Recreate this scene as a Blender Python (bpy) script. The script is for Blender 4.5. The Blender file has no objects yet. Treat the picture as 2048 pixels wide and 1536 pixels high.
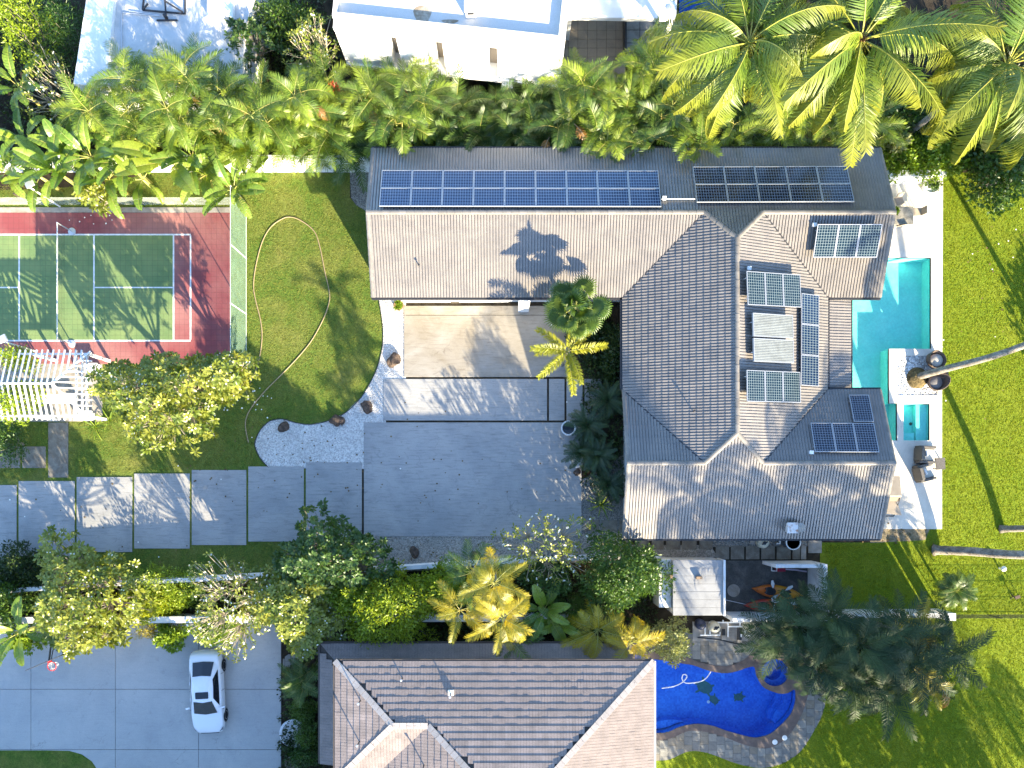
import bpy, bmesh, math, random
import numpy as np
from mathutils import Vector, Matrix, Euler
random.seed(7); np.random.seed(7)
SC = bpy.context.scene
COL = SC.collection
PI = math.pi; R = math.radians

# ---------------------------------------------------------------- camera, sky, sun, exposure
# A drone looks straight down from 45 m; the picture was keystone-corrected, so the plate is level and the lens shifted.
H, S, CX, CY = 45.0, 35.0, 1010.0, 980.0        # height in metres, photo pixels per metre on the ground, photo pixel of the point below the drone
cam = bpy.data.cameras.new('camera'); camo = bpy.data.objects.new('camera', cam); COL.objects.link(camo)
camo.location = (0, 0, H); camo.rotation_euler = (0, 0, 0)
cam.sensor_width = 36; cam.lens = 36 * (S * H) / 2048
cam.shift_x = (1024 - CX) / 2048; cam.shift_y = (CY - 768) / 2048
cam.clip_end = 1000
SC.camera = camo

SUN_AZ = (0.505, -0.863); SUN_EL = R(20.5)
world = bpy.data.worlds.new('World'); SC.world = world; world.use_nodes = True
wn = world.node_tree.nodes; wl = world.node_tree.links; wn.clear()
sky = wn.new('ShaderNodeTexSky'); sky.sky_type = 'NISHITA'; sky.sun_disc = False
sky.sun_elevation = SUN_EL; sky.sun_rotation = math.atan2(SUN_AZ[0], SUN_AZ[1])
sky.altitude = 0; sky.air_density = 1.0; sky.dust_density = 0.6; sky.ozone_density = 3.6
bg = wn.new('ShaderNodeBackground'); bg.inputs['Strength'].default_value = 0.15
wo = wn.new('ShaderNodeOutputWorld'); wl.new(sky.outputs[0], bg.inputs[0]); wl.new(bg.outputs[0], wo.inputs[0])
sl = bpy.data.lights.new('sun', 'SUN'); sl.energy = 5.0; sl.angle = R(0.53); sl.color = (1.0, 0.86, 0.61)
so = bpy.data.objects.new('sun', sl); COL.objects.link(so); so.location = (30, -50, 40)
sd = Vector((-SUN_AZ[0] * math.cos(SUN_EL), -SUN_AZ[1] * math.cos(SUN_EL), -math.sin(SUN_EL)))
so.rotation_euler = sd.to_track_quat('-Z', 'Y').to_euler()
SC.view_settings.view_transform = 'Standard'; SC.view_settings.look = 'None'
SC.view_settings.exposure = 2.25; SC.view_settings.gamma = 1; SC.view_settings.use_curve_mapping = False
try:
    SC.cycles.max_bounces = 6; SC.cycles.transparent_max_bounces = 12; SC.cycles.caustics_refractive = False; SC.cycles.caustics_reflective = False
except Exception: pass

# ---------------------------------------------------------------- helpers
def G(px, py, z=0.0):
    """the place that stands at height z and is seen at photo pixel (px, py)"""
    k = (1 - z / H) / S
    return Vector(((px - CX) * k, -(py - CY) * k, z))
def GL(pts, z=0.0): return [tuple(G(p[0], p[1], z)) for p in pts]

def tag(o, label=None, cat=None, group=None, kind=None):
    if label: o['label'] = label
    if cat: o['category'] = cat
    if group: o['group'] = group
    if kind: o['kind'] = kind
    return o
def link(o, parent=None):
    COL.objects.link(o)
    if parent is not None: o.parent = parent
    return o
def thing(name, label, cat, loc=(0, 0, 0), rz=0.0, group=None):
    o = bpy.data.objects.new(name, None); o.empty_display_size = 0.2
    o.location = loc; o.rotation_euler = (0, 0, rz)
    link(o); return tag(o, label, cat, group)
def inst(name, me, parent, loc=(0, 0, 0), rot=(0, 0, 0), sc=1.0):
    o = bpy.data.objects.new(name, me); o.location = loc; o.rotation_euler = rot
    o.scale = (sc, sc, sc) if not isinstance(sc, tuple) else sc
    return link(o, parent)

class MB:
    """collects shapes into one mesh"""
    def __init__(s): s.v = []; s.f = []; s.m = []; s.cur = 0
    def mat(s, i): s.cur = i; return s
    def add(s, vs, fs):
        b = len(s.v); s.v.extend([tuple(v) for v in vs])
        for f in fs: s.f.append(tuple(b + i for i in f)); s.m.append(s.cur)
        return s
    def box(s, x0, x1, y0, y1, z0, z1):
        return s.add([(x0,y0,z0),(x1,y0,z0),(x1,y1,z0),(x0,y1,z0),(x0,y0,z1),(x1,y0,z1),(x1,y1,z1),(x0,y1,z1)],
                     [(3,2,1,0),(4,5,6,7),(0,1,5,4),(1,2,6,5),(2,3,7,6),(3,0,4,7)])
    def obox(s, c, ax, ay, az):
        """box centred c with half axes ax, ay, az (vectors)"""
        c = Vector(c); ax = Vector(ax); ay = Vector(ay); az = Vector(az); vs = []
        for sz in (-1, 1):
            for sx, sy in ((-1,-1),(1,-1),(1,1),(-1,1)): vs.append(c + ax*sx + ay*sy + az*sz)
        return s.add(vs, [(3,2,1,0),(4,5,6,7),(0,1,5,4),(1,2,6,5),(2,3,7,6),(3,0,4,7)])
    def beam(s, p, q, w, h, up=(0,0,1)):
        p = Vector(p); q = Vector(q); d = (q - p); L = d.length; d.normalize()
        side = d.cross(Vector(up))
        if side.length < 1e-4: side = d.cross(Vector((1,0,0)))
        side.normalize(); u = side.cross(d)
        return s.obox((p+q)/2, d*L/2, side*w/2, u*h/2)
    def prism(s, pts, z0, z1):
        n = len(pts)
        a = sum(pts[i][0]*pts[(i+1)%n][1]-pts[(i+1)%n][0]*pts[i][1] for i in range(n))
        if a < 0: pts = pts[::-1]
        vs = [(p[0],p[1],z0) for p in pts] + [(p[0],p[1],z1) for p in pts]
        fs = [tuple(range(n-1,-1,-1)), tuple(range(n,2*n))] + [(i,(i+1)%n,n+(i+1)%n,n+i) for i in range(n)]
        return s.add(vs, fs)
    def tube(s, pts, r, n=6, cap=True):
        pts = [Vector(p) for p in pts]; k = len(pts)
        rs = r if isinstance(r, (list, tuple)) else [r]*k
        vs = []; prev = None
        for i, p in enumerate(pts):
            d = (pts[min(i+1,k-1)] - pts[max(i-1,0)])
            if d.length < 1e-9: d = Vector((0,0,1))
            d.normalize()
            if prev is None:
                ref = Vector((0,0,1)) if abs(d.z) < 0.9 else Vector((1,0,0))
                sx = d.cross(ref)
            else:
                sx = prev - d*prev.dot(d)
                if sx.length < 1e-6: sx = d.cross(Vector((0.3,0.5,0.8)))
            sx.normalize(); prev = sx; sy = d.cross(sx)
            for j in range(n):
                a = 2*PI*j/n; vs.append(p + (sx*math.cos(a) + sy*math.sin(a))*rs[i])
        fs = [(i*n+j, i*n+(j+1)%n, (i+1)*n+(j+1)%n, (i+1)*n+j) for i in range(k-1) for j in range(n)]
        if cap: fs += [tuple(range(n-1,-1,-1)), tuple((k-1)*n+j for j in range(n))]
        return s.add(vs, fs)
    def lathe(s, prof, n=16, c=(0,0,0)):
        """prof: list of (radius, z)"""
        vs = []; k = len(prof)
        for r, z in prof:
            for j in range(n):
                a = 2*PI*j/n; vs.append((c[0]+r*math.cos(a), c[1]+r*math.sin(a), c[2]+z))
        fs = [(i*n+j, i*n+(j+1)%n, (i+1)*n+(j+1)%n, (i+1)*n+j) for i in range(k-1) for j in range(n)]
        fs += [tuple(range(n-1,-1,-1)), tuple((k-1)*n+j for j in range(n))]
        return s.add(vs, fs)
    def mesh(s, name, mats, smooth=False):
        me = bpy.data.meshes.new(name); me.from_pydata(s.v, [], s.f)
        for m in (mats if isinstance(mats, (list, tuple)) else [mats]): me.materials.append(m)
        if s.m and max(s.m) > 0: me.polygons.foreach_set('material_index', s.m)
        if smooth: me.polygons.foreach_set('use_smooth', [True]*len(me.polygons))
        me.update(); return me
    def obj(s, name, mats, parent=None, smooth=False, loc=(0,0,0), rot=(0,0,0), bevel=0):
        o = bpy.data.objects.new(name, s.mesh(name, mats, smooth)); o.location = loc; o.rotation_euler = rot
        link(o, parent)
        if bevel:
            b = o.modifiers.new('bevel', 'BEVEL'); b.width = bevel; b.segments = 2; b.limit_method = 'ANGLE'
        return o

def npmesh(name, V, F, mats, fi=None, smooth=False):
    """fast mesh from numpy arrays; F all quads (n,4) or all tris (n,3)"""
    me = bpy.data.meshes.new(name); V = np.asarray(V, np.float32); F = np.asarray(F, np.int32)
    k = F.shape[1]
    me.vertices.add(len(V)); me.vertices.foreach_set('co', V.ravel())
    me.loops.add(F.size); me.loops.foreach_set('vertex_index', F.ravel())
    me.polygons.add(len(F)); me.polygons.foreach_set('loop_start', np.arange(0, F.size, k, dtype=np.int32))
    me.polygons.foreach_set('loop_total', np.full(len(F), k, np.int32))
    for m in (mats if isinstance(mats, (list, tuple)) else [mats]): me.materials.append(m)
    if fi is not None: me.polygons.foreach_set('material_index', np.asarray(fi, np.int32))
    if smooth: me.polygons.foreach_set('use_smooth', np.ones(len(F), bool))
    me.update(calc_edges=True); return me

def spline(pts, n=8, closed=False):
    """Catmull-Rom through pts (tuples of any size)"""
    P = [np.array(p, float) for p in pts]; m = len(P); out = []
    for i in range(m if closed else m-1):
        a, b, c, d = ((P[(i-1)%m], P[i], P[(i+1)%m], P[(i+2)%m]) if closed else
                      (P[max(i-1,0)], P[i], P[i+1], P[min(i+2,m-1)]))
        for k in range(n):
            t = k/n
            out.append(tuple(0.5*((2*b)+(-a+c)*t+(2*a-5*b+4*c-d)*t*t+(-a+3*b-3*c+d)*t**3)))
    if not closed: out.append(tuple(P[-1]))
    return out
def inside(p, poly):
    x, y = p[0], p[1]; c = False; n = len(poly)
    for i in range(n):
        x1, y1 = poly[i][:2]; x2, y2 = poly[(i+1)%n][:2]
        if (y1 > y) != (y2 > y) and x < (x2-x1)*(y-y1)/(y2-y1)+x1: c = not c
    return c
def clip_rect(poly, x0, x1, y0, y1):
    """the part of poly inside a rectangle (Sutherland-Hodgman)"""
    def cut(ps, f, g):
        out = []
        for i in range(len(ps)):
            a, b = ps[i-1], ps[i]; fa, fb = f(a), f(b)
            if fb >= 0:
                if fa < 0: out.append(g(a, b, fa, fb))
                out.append(b)
            elif fa >= 0: out.append(g(a, b, fa, fb))
        return out
    g = lambda a, b, fa, fb: (a[0]+(b[0]-a[0])*fa/(fa-fb), a[1]+(b[1]-a[1])*fa/(fa-fb))
    ps = [(p[0], p[1]) for p in poly]
    for f in (lambda p: p[0]-x0, lambda p: x1-p[0], lambda p: p[1]-y0, lambda p: y1-p[1]):
        if not ps: return []
        ps = cut(ps, f, g)
    out = []
    for p in ps:
        if not out or abs(p[0]-out[-1][0])+abs(p[1]-out[-1][1]) > 1e-4: out.append(p)
    return out
def area(poly): return 0.5*abs(sum(poly[i-1][0]*poly[i][1]-poly[i][0]*poly[i-1][1] for i in range(len(poly))))
def holed_sheet(name, outer, holes, z, mat, parent=None):
    """flat sheet with holes cut out; outer and holes are lists of (x, y)"""
    bm = bmesh.new(); es = []
    for lp in [outer] + holes:
        vs = [bm.verts.new((p[0], p[1], z)) for p in lp]
        es += [bm.edges.new((vs[i-1], vs[i])) for i in range(len(vs))]
    bmesh.ops.triangle_fill(bm, use_beauty=True, use_dissolve=False, edges=es)
    bmesh.ops.recalc_face_normals(bm, faces=bm.faces)
    for f in bm.faces:
        if f.normal.z < 0: f.normal_flip()
    me = bpy.data.meshes.new(name); bm.to_mesh(me); bm.free(); me.materials.append(mat)
    return link(bpy.data.objects.new(name, me), parent)

# ---------------------------------------------------------------- materials
def nodes_of(name):
    m = bpy.data.materials.new(name); m.use_nodes = True
    nt = m.node_tree; nt.nodes.clear(); return m, nt
class NB:
    def __init__(s, nt): s.nt = nt
    def n(s, t, **kw):
        x = s.nt.nodes.new(t)
        for k, v in kw.items():
            if k.startswith('i_'):
                key = k[2:]; x.inputs[int(key) if key.isdigit() else key.replace('_', ' ')].default_value = v
            else: setattr(x, k, v)
        return x
    def l(s, a, b): s.nt.links.new(a, b)
    def noise(s, vec, scale, detail=4, rough=0.55, dist=0.0):
        x = s.n('ShaderNodeTexNoise'); x.inputs['Scale'].default_value = scale; x.inputs['Detail'].default_value = detail
        x.inputs['Roughness'].default_value = rough; x.inputs['Distortion'].default_value = dist
        if vec is not None: s.l(vec, x.inputs['Vector'])
        return x.outputs['Fac']
    def ramp(s, fac, stops):
        x = s.n('ShaderNodeValToRGB'); e = x.color_ramp.elements
        while len(e) < len(stops): e.new(0.5)
        for q, (p, c) in zip(e, stops): q.position = p; q.color = (c[0], c[1], c[2], 1) if isinstance(c, tuple) else (c, c, c, 1)
        s.l(fac, x.inputs[0]); return x.outputs['Color']
    def mix(s, fac, a, b, mode='MIX'):
        x = s.n('ShaderNodeMix', data_type='RGBA', blend_type=mode)
        for sock, v in ((x.inputs[0], fac), (x.inputs[6], a), (x.inputs[7], b)):
            if isinstance(v, (int, float)): sock.default_value = v
            elif isinstance(v, tuple): sock.default_value = (v[0], v[1], v[2], 1)
            else: s.l(v, sock)
        return x.outputs[2]
    def math(s, op, a, b=None, c=None):
        x = s.n('ShaderNodeMath', operation=op)
        for i, v in enumerate((a, b, c)):
            if v is None: continue
            if isinstance(v, (int, float)): x.inputs[i].default_value = v
            else: s.l(v, x.inputs[i])
        return x.outputs[0]
    def pos(s, obj=False, scale=None, rot=None):
        o = s.n('ShaderNodeTexCoord').outputs['Object'] if obj else s.n('ShaderNodeNewGeometry').outputs['Position']
        if scale or rot:
            mp = s.n('ShaderNodeMapping'); s.l(o, mp.inputs[0])
            if scale: mp.inputs['Scale'].default_value = scale
            if rot: mp.inputs['Rotation'].default_value = rot
            o = mp.outputs[0]
        return o
    def bsdf(s, color, rough=0.6, spec=0.3, bump=None, bdist=0.01, metal=0.0, bstr=1.0):
        b = s.n('ShaderNodeBsdfPrincipled'); b.inputs['Metallic'].default_value = metal
        b.inputs['Specular IOR Level'].default_value = spec
        for sock, v in ((b.inputs['Base Color'], color), (b.inputs['Roughness'], rough)):
            if isinstance(v, (int, float)): sock.default_value = v
            elif isinstance(v, tuple): sock.default_value = (v[0], v[1], v[2], 1)
            else: s.l(v, sock)
        if bump is not None:
            u = s.n('ShaderNodeBump'); u.inputs['Distance'].default_value = bdist; u.inputs['Strength'].default_value = bstr
            s.l(bump, u.inputs['Height']); s.l(u.outputs[0], b.inputs['Normal'])
        return b.outputs[0]
    def out(s, sh):
        o = s.n('ShaderNodeOutputMaterial'); s.l(sh, o.inputs[0])

def mat(name, c, c2=None, scale=1.5, rough=0.6, spec=0.3, fine=60, famt=0.25, bump=0.004, metal=0.0, obj=False, lo=0.4, hi=0.65, objrand=0.0):
    """two-tone stained surface with fine grain"""
    m, nt = nodes_of(name); b = NB(nt); p = b.pos(obj)
    col = c
    if c2 is not None:
        col = b.ramp(b.noise(p, scale, 6, 0.6, 0.4), [(lo, c), (hi, c2)])
    f = b.noise(p, fine, 3)
    g = b.ramp(f, [(0.25, 1-famt), (0.75, 1+famt*0.5)])
    col = b.mix(1.0, col, g, 'MULTIPLY')
    if objrand:
        r = b.n('ShaderNodeObjectInfo').outputs['Random']
        col = b.mix(1.0, col, b.ramp(r, [(0, 1-objrand), (1, 1+objrand*0.6)]), 'MULTIPLY')
    b.out(b.bsdf(col, rough, spec, f if bump else None, bump, metal)); return m

def concrete(name, c, c2, dark, streak=True, rot=0.0, crack=True):
    m, nt = nodes_of(name); b = NB(nt); p = b.pos()
    big = b.noise(p, 0.35, 7, 0.62, 0.8)
    col = b.ramp(big, [(0.33, c), (0.62, c2)])
    st = b.noise(b.pos(scale=(1.0, 9.0, 1.0), rot=(0, 0, rot)), 1.1, 6, 0.7, 0.3)
    col = b.mix(b.ramp(st, [(0.5, 0.0), (0.72, 0.5 if streak else 0.2)]), col, dark)
    bl = b.noise(p, 2.2, 8, 0.7, 1.2)
    col = b.mix(b.ramp(bl, [(0.58, 0.0), (0.75, 0.55)]), col, dark)
    if crack:
        v = b.n('ShaderNodeTexVoronoi', feature='DISTANCE_TO_EDGE'); v.inputs['Scale'].default_value = 0.28
        wv = b.n('ShaderNodeVectorMath', operation='ADD'); b.l(p, wv.inputs[0])
        nz = b.n('ShaderNodeTexNoise'); nz.inputs['Scale'].default_value = 1.3; nz.inputs['Detail'].default_value = 5; b.l(p, nz.inputs['Vector'])
        sc = b.n('ShaderNodeVectorMath', operation='SCALE'); b.l(nz.outputs['Color'], sc.inputs[0]); sc.inputs['Scale'].default_value = 1.2
        b.l(sc.outputs[0], wv.inputs[1]); b.l(wv.outputs[0], v.inputs['Vector'])
        k = b.ramp(v.outputs['Distance'], [(0.0, 0.55), (0.006, 0.0)])
        gate = b.ramp(b.noise(p, 0.45, 2), [(0.56, 0.0), (0.64, 0.8)])
        col = b.mix(b.math('MULTIPLY', k, gate), col, (dark[0]*0.4, dark[1]*0.4, dark[2]*0.4))
    f = b.noise(p, 45, 4)
    col = b.mix(1.0, col, b.ramp(f, [(0.25, 0.8), (0.75, 1.12)]), 'MULTIPLY')
    b.out(b.bsdf(col, 0.75, 0.25, b.math('ADD', f, b.math('MULTIPLY', bl, 0.6)), 0.006)); return m

def grass(name, g1, g2, dry, dryamt=0.5, bd=0.06):
    m, nt = nodes_of(name); b = NB(nt); p = b.pos()
    a = b.noise(p, 0.5, 6, 0.65, 0.5)
    col = b.ramp(b.noise(p, 5, 5, 0.7), [(0.35, g1), (0.68, g2)])
    col = b.mix(b.ramp(a, [(0.42, 0.0), (0.7, dryamt)]), col, dry)
    f = b.noise(p, 22, 4, 0.7, 0.6); f2 = b.noise(b.pos(scale=(1, 1, 1)), 7, 3, 0.6, 1.0)
    col = b.mix(1.0, col, b.ramp(f, [(0.3, 0.55), (0.7, 1.3)]), 'MULTIPLY')
    b.out(b.bsdf(col, 0.9, 0.1, b.math('ADD', f, b.math('MULTIPLY', f2, 1.1)), bd)); return m

def leafmat(name, c1, c2, trans=0.35, tcol=None, rough=0.42, spec=0.45, tip=None):
    """leaf: two greens mixed per object and per place, light shining through"""
    m, nt = nodes_of(name); b = NB(nt)
    r = b.n('ShaderNodeObjectInfo').outputs['Random']
    nz = b.noise(b.pos(), 1.7, 3)
    k = b.math('ADD', b.math('MULTIPLY', r, 0.55), b.math('MULTIPLY', nz, 0.5))
    col = b.ramp(k, [(0.2, c1), (0.85, c2)])
    fn = b.noise(b.pos(), 14, 2)
    col = b.mix(1.0, col, b.ramp(fn, [(0.3, 0.75), (0.7, 1.2)]), 'MULTIPLY')
    if tip:
        sx = b.n('ShaderNodeSeparateXYZ'); b.l(b.n('ShaderNodeTexCoord').outputs['Generated'], sx.inputs[0])
        col = b.mix(b.ramp(sx.outputs[0], [(0.55, 0.0), (1.0, 0.75)]), col, tip)
    d = b.bsdf(col, rough, spec)
    t = b.n('ShaderNodeBsdfTranslucent')
    b.l(b.mix(1.0, col, tcol or (1.25, 1.2, 0.55), 'MULTIPLY'), t.inputs[0])
    mx = b.n('ShaderNodeMixShader'); mx.inputs[0].default_value = trans
    b.l(d, mx.inputs[1]); b.l(t.outputs[0], mx.inputs[2]); b.out(mx.outputs[0]); return m

def gravel(name, c1, c2, scale=22, bd=0.05):
    m, nt = nodes_of(name); b = NB(nt); p = b.pos()
    v = b.n('ShaderNodeTexVoronoi'); v.inputs['Scale'].default_value = scale; b.l(p, v.inputs['Vector'])
    sx = b.n('ShaderNodeSeparateColor'); b.l(v.outputs['Color'], sx.inputs[0])
    col = b.ramp(sx.outputs[0], [(0.1, c1), (0.9, c2)])
    col = b.mix(b.ramp(b.noise(p, 0.6, 5), [(0.4, 0.0), (0.7, 0.35)]), col, c1)
    col = b.mix(b.ramp(b.noise(p, 6, 5, 0.7), [(0.62, 0.0), (0.72, 0.6)]), col, (c1[0]*0.3, c1[1]*0.3, c1[2]*0.3))
    h = b.math('SUBTRACT', 1.0, v.outputs['Distance'])
    b.out(b.bsdf(col, 0.85, 0.2, h, bd)); return m

def water(name, tint, gl=(1, 1, 1), bs=9.0, bd=0.02):
    m, nt = nodes_of(name); b = NB(nt)
    t = b.n('ShaderNodeBsdfTransparent'); t.inputs[0].default_value = (*tint, 1)
    g = b.n('ShaderNodeBsdfGlossy'); g.inputs['Roughness'].default_value = 0.03
    p = b.pos(); h = b.math('ADD', b.noise(p, bs, 3, 0.5, 1.0), b.math('MULTIPLY', b.noise(p, bs*0.22, 2), 1.5))
    u = b.n('ShaderNodeBump'); u.inputs['Distance'].default_value = bd; b.l(h, u.inputs['Height'])
    dt = b.n('ShaderNodeVectorMath', operation='DOT_PRODUCT'); b.l(u.outputs[0], dt.inputs[0]); b.l(b.n('ShaderNodeNewGeometry').outputs['Incoming'], dt.inputs[1])
    fr = b.math('ADD', 0.02, b.math('MULTIPLY', 0.98, b.math('POWER', b.math('SUBTRACT', 1.0, b.math('MINIMUM', b.math('ABSOLUTE', dt.outputs['Value']), 1.0)), 5.0)))
    b.l(u.outputs[0], g.inputs['Normal'])
    mx = b.n('ShaderNodeMixShader'); b.l(fr, mx.inputs[0]); b.l(t.outputs[0], mx.inputs[1]); b.l(g.outputs[0], mx.inputs[2])
    b.out(mx.outputs[0]); return m

def solarcells(name, w, h, nx, ny, cell, line, lw=0.16):
    """dark cells with a pale grid, on the panel's own x, y in metres"""
    m, nt = nodes_of(name); b = NB(nt)
    s3 = b.n('ShaderNodeSeparateXYZ'); b.l(b.n('ShaderNodeTexCoord').outputs['Object'], s3.inputs[0])
    def edge(c, pitch):
        f = b.math('FRACT', b.math('DIVIDE', c, pitch))
        d = b.math('ABSOLUTE', b.math('SUBTRACT', f, 0.5))
        return b.math('GREATER_THAN', d, 0.5 - lw/2)
    ex = edge(s3.outputs[0], w/nx); ey = edge(s3.outputs[1], h/ny)
    k = b.math('MAXIMUM', ex, ey)
    nz = b.noise(b.pos(), 3.0, 4)
    cc = b.mix(b.ramp(nz, [(0.35, 0.0), (0.7, 0.5)]), cell, (cell[0]*2.2, cell[1]*2, cell[2]*1.6))
    dirt = b.noise(b.pos(), 7.0, 5, 0.7)
    col = b.mix(k, cc, line)
    col = b.mix(b.ramp(dirt, [(0.66, 0.0), (0.76, 0.25)]), col, (0.2, 0.22, 0.24))
    b.out(b.bsdf(col, 0.18, 0.5)); return m

MT = {}
MT['soil'] = mat('soil', (0.035, 0.028, 0.02), (0.075, 0.06, 0.04), 1.5, 0.95, 0.1, 30, 0.5, 0.05)
MT['lawn_a'] = grass('lawn_grass', (0.07, 0.12, 0.02), (0.13, 0.19, 0.03), (0.24, 0.22, 0.06), 0.7)
MT['lawn_b'] = grass('lawn_grass_lush', (0.11, 0.17, 0.012), (0.2, 0.265, 0.016), (0.27, 0.28, 0.03), 0.5)
MT['conc'] = concrete('concrete', (0.27, 0.27, 0.262), (0.36, 0.347, 0.325), (0.11, 0.105, 0.1), True, 0.0)
MT['conc_drive'] = concrete('drive_concrete', (0.35, 0.355, 0.35), (0.44, 0.435, 0.415), (0.22, 0.22, 0.215), False, 0.3)
MT['conc_edge'] = mat('kerb_concrete', (0.35, 0.32, 0.28), (0.24, 0.21, 0.17), 2.0, 0.8)
MT['stone_path'] = mat('stepping_stone', (0.16, 0.14, 0.11), (0.24, 0.22, 0.18), 2.5, 0.85, 0.2, 40, 0.35, 0.01)
MT['pebble'] = gravel('pale_pebbles', (0.4, 0.38, 0.35), (0.7, 0.68, 0.63), 16, 0.05)
MT['gravel'] = gravel('tan_gravel', (0.2, 0.18, 0.15), (0.42, 0.39, 0.34), 18, 0.05)
MT['gravel_grey'] = gravel('grey_gravel', (0.13, 0.125, 0.11), (0.33, 0.32, 0.29), 18, 0.06)
MT['white_pebble'] = gravel('white_pebbles', (0.35, 0.34, 0.32), (0.9, 0.9, 0.88), 11, 0.09)
MT['deck'] = mat('limestone_deck', (0.72, 0.67, 0.58), (0.6, 0.55, 0.46), 0.9, 0.7, 0.3, 25, 0.1, 0.003)
MT['white'] = mat('white_paint', (0.78, 0.78, 0.76), (0.7, 0.69, 0.66), 1.0, 0.6, 0.3, 30, 0.08, 0.002)
MT['white_dirty'] = mat('weathered_white_paint', (0.7, 0.69, 0.67), (0.4, 0.39, 0.36), 1.3, 0.75, 0.25, 30, 0.15, 0.004, lo=0.5, hi=0.75)
MT['wallgrey'] = mat('shaded_plaster', (0.55, 0.55, 0.53), (0.45, 0.45, 0.43), 1.0, 0.8)
MT['tile'] = mat('roof_tile_glaze', (0.195, 0.172, 0.148), (0.15, 0.134, 0.118), 1.2, 0.32, 0.8, 30, 0.25, 0.003, objrand=0.12)
MT['tile_ridge'] = mat('ridge_tile_glaze', (0.21, 0.19, 0.165), (0.16, 0.145, 0.128), 2.0, 0.5, 0.4, 30, 0.2, 0.003, objrand=0.15)
MT['shingle'] = mat('shingle_glaze', (0.28, 0.225, 0.2), (0.22, 0.18, 0.16), 1.6, 0.6, 0.3, 25, 0.3, 0.003, objrand=0.15)
MT['dark'] = mat('dark_metal', (0.03, 0.03, 0.033), None, 1, 0.5, 0.4, 40, 0.2, 0.0)
MT['gutter'] = mat('brown_fascia', (0.07, 0.055, 0.045), None, 1, 0.6, 0.3, 30, 0.2, 0.0)
MT['alu'] = mat('aluminium', (0.62, 0.63, 0.65), None, 1, 0.35, 0.5, 50, 0.1, 0.0, 0.6)
MT['glass'] = mat('dark_glass', (0.02, 0.025, 0.03), None, 1, 0.08, 0.6, 10, 0.1, 0.0)
MT['plastic_w'] = mat('white_plastic', (0.75, 0.75, 0.73), None, 1, 0.4, 0.4, 20, 0.08, 0.0)
MT['plastic_cream'] = mat('cream_plastic', (0.6, 0.56, 0.42), (0.5, 0.46, 0.35), 2, 0.45)
MT['plastic_b'] = mat('black_plastic', (0.025, 0.027, 0.03), None, 1, 0.4, 0.4, 20, 0.1, 0.0)
MT['trunk'] = mat('palm_trunk_bark', (0.3, 0.27, 0.23), (0.15, 0.13, 0.105), 3.0, 0.9, 0.15, 18, 0.5, 0.03)
MT['bark'] = mat('branch_bark', (0.2, 0.17, 0.125), (0.34, 0.3, 0.22), 3.0, 0.85, 0.15, 25, 0.3, 0.01)
MT['bark_pale'] = mat('pale_branch_bark', (0.36, 0.31, 0.22), (0.48, 0.43, 0.32), 3.0, 0.8, 0.2, 25, 0.25, 0.01)
MT['rock'] = mat('lava_rock', (0.06, 0.045, 0.035), (0.14, 0.1, 0.075), 6.0, 0.9, 0.2, 30, 0.5, 0.03)
MT['coconut'] = leafmat('coconut_leaf', (0.07, 0.135, 0.018), (0.19, 0.25, 0.022), 0.3, (1.3, 1.2, 0.3), tip=(0.26, 0.25, 0.025))
MT['coco_rib'] = mat('coconut_rib', (0.3, 0.32, 0.05), (0.38, 0.34, 0.07), 2, 0.4, 0.4, 20, 0.1, 0.0)
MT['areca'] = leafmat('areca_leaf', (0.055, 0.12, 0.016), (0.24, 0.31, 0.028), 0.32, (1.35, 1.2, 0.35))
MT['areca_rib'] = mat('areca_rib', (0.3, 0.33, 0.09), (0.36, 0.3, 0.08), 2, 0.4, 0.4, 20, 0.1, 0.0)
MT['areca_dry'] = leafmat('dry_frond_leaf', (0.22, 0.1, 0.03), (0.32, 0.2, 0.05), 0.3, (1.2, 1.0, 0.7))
MT['areca_deep'] = leafmat('deep_and_shaded_frond_leaf', (0.04, 0.085, 0.014), (0.085, 0.14, 0.02), 0.3)  # deeper areca copy: own colour on some palms, painted shade on others
MT['darkpalm'] = leafmat('dark_frond_leaf', (0.016, 0.038, 0.016), (0.042, 0.07, 0.022), 0.22, (1.1, 1.2, 0.6), 0.5, 0.22)
MT['cycad'] = leafmat('cycad_leaf', (0.018, 0.045, 0.016), (0.04, 0.075, 0.02), 0.2)
MT['fan'] = leafmat('fan_leaf', (0.055, 0.11, 0.016), (0.12, 0.18, 0.02), 0.3)
MT['foxtail'] = leafmat('plumose_leaf', (0.24, 0.27, 0.02), (0.36, 0.35, 0.03), 0.35, (1.3, 1.15, 0.3))
MT['goldpalm'] = leafmat('golden_frond_leaf', (0.25, 0.24, 0.018), (0.42, 0.33, 0.02), 0.35, (1.3, 1.1, 0.3))
MT['banana'] = leafmat('paddle_leaf', (0.08, 0.16, 0.02), (0.23, 0.31, 0.035), 0.35, (1.3, 1.25, 0.45), 0.35, 0.5)
MT['frangi'] = leafmat('frangipani_leaf', (0.1, 0.15, 0.016), (0.3, 0.31, 0.045), 0.3, (1.3, 1.2, 0.4), 0.36, 0.5)
MT['frangi_deep'] = leafmat('dark_frangipani_leaf', (0.035, 0.08, 0.016), (0.075, 0.13, 0.022), 0.28)
MT['shrub_y'] = leafmat('yellow_shrub_leaf', (0.16, 0.24, 0.012), (0.4, 0.42, 0.022), 0.32, (1.3, 1.2, 0.35))
MT['shrub_g'] = leafmat('green_shrub_leaf', (0.035, 0.085, 0.014), (0.085, 0.15, 0.02), 0.3)
MT['shrub_pale'] = leafmat('pale_shrub_leaf', (0.2, 0.23, 0.08), (0.38, 0.38, 0.16), 0.3)
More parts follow.
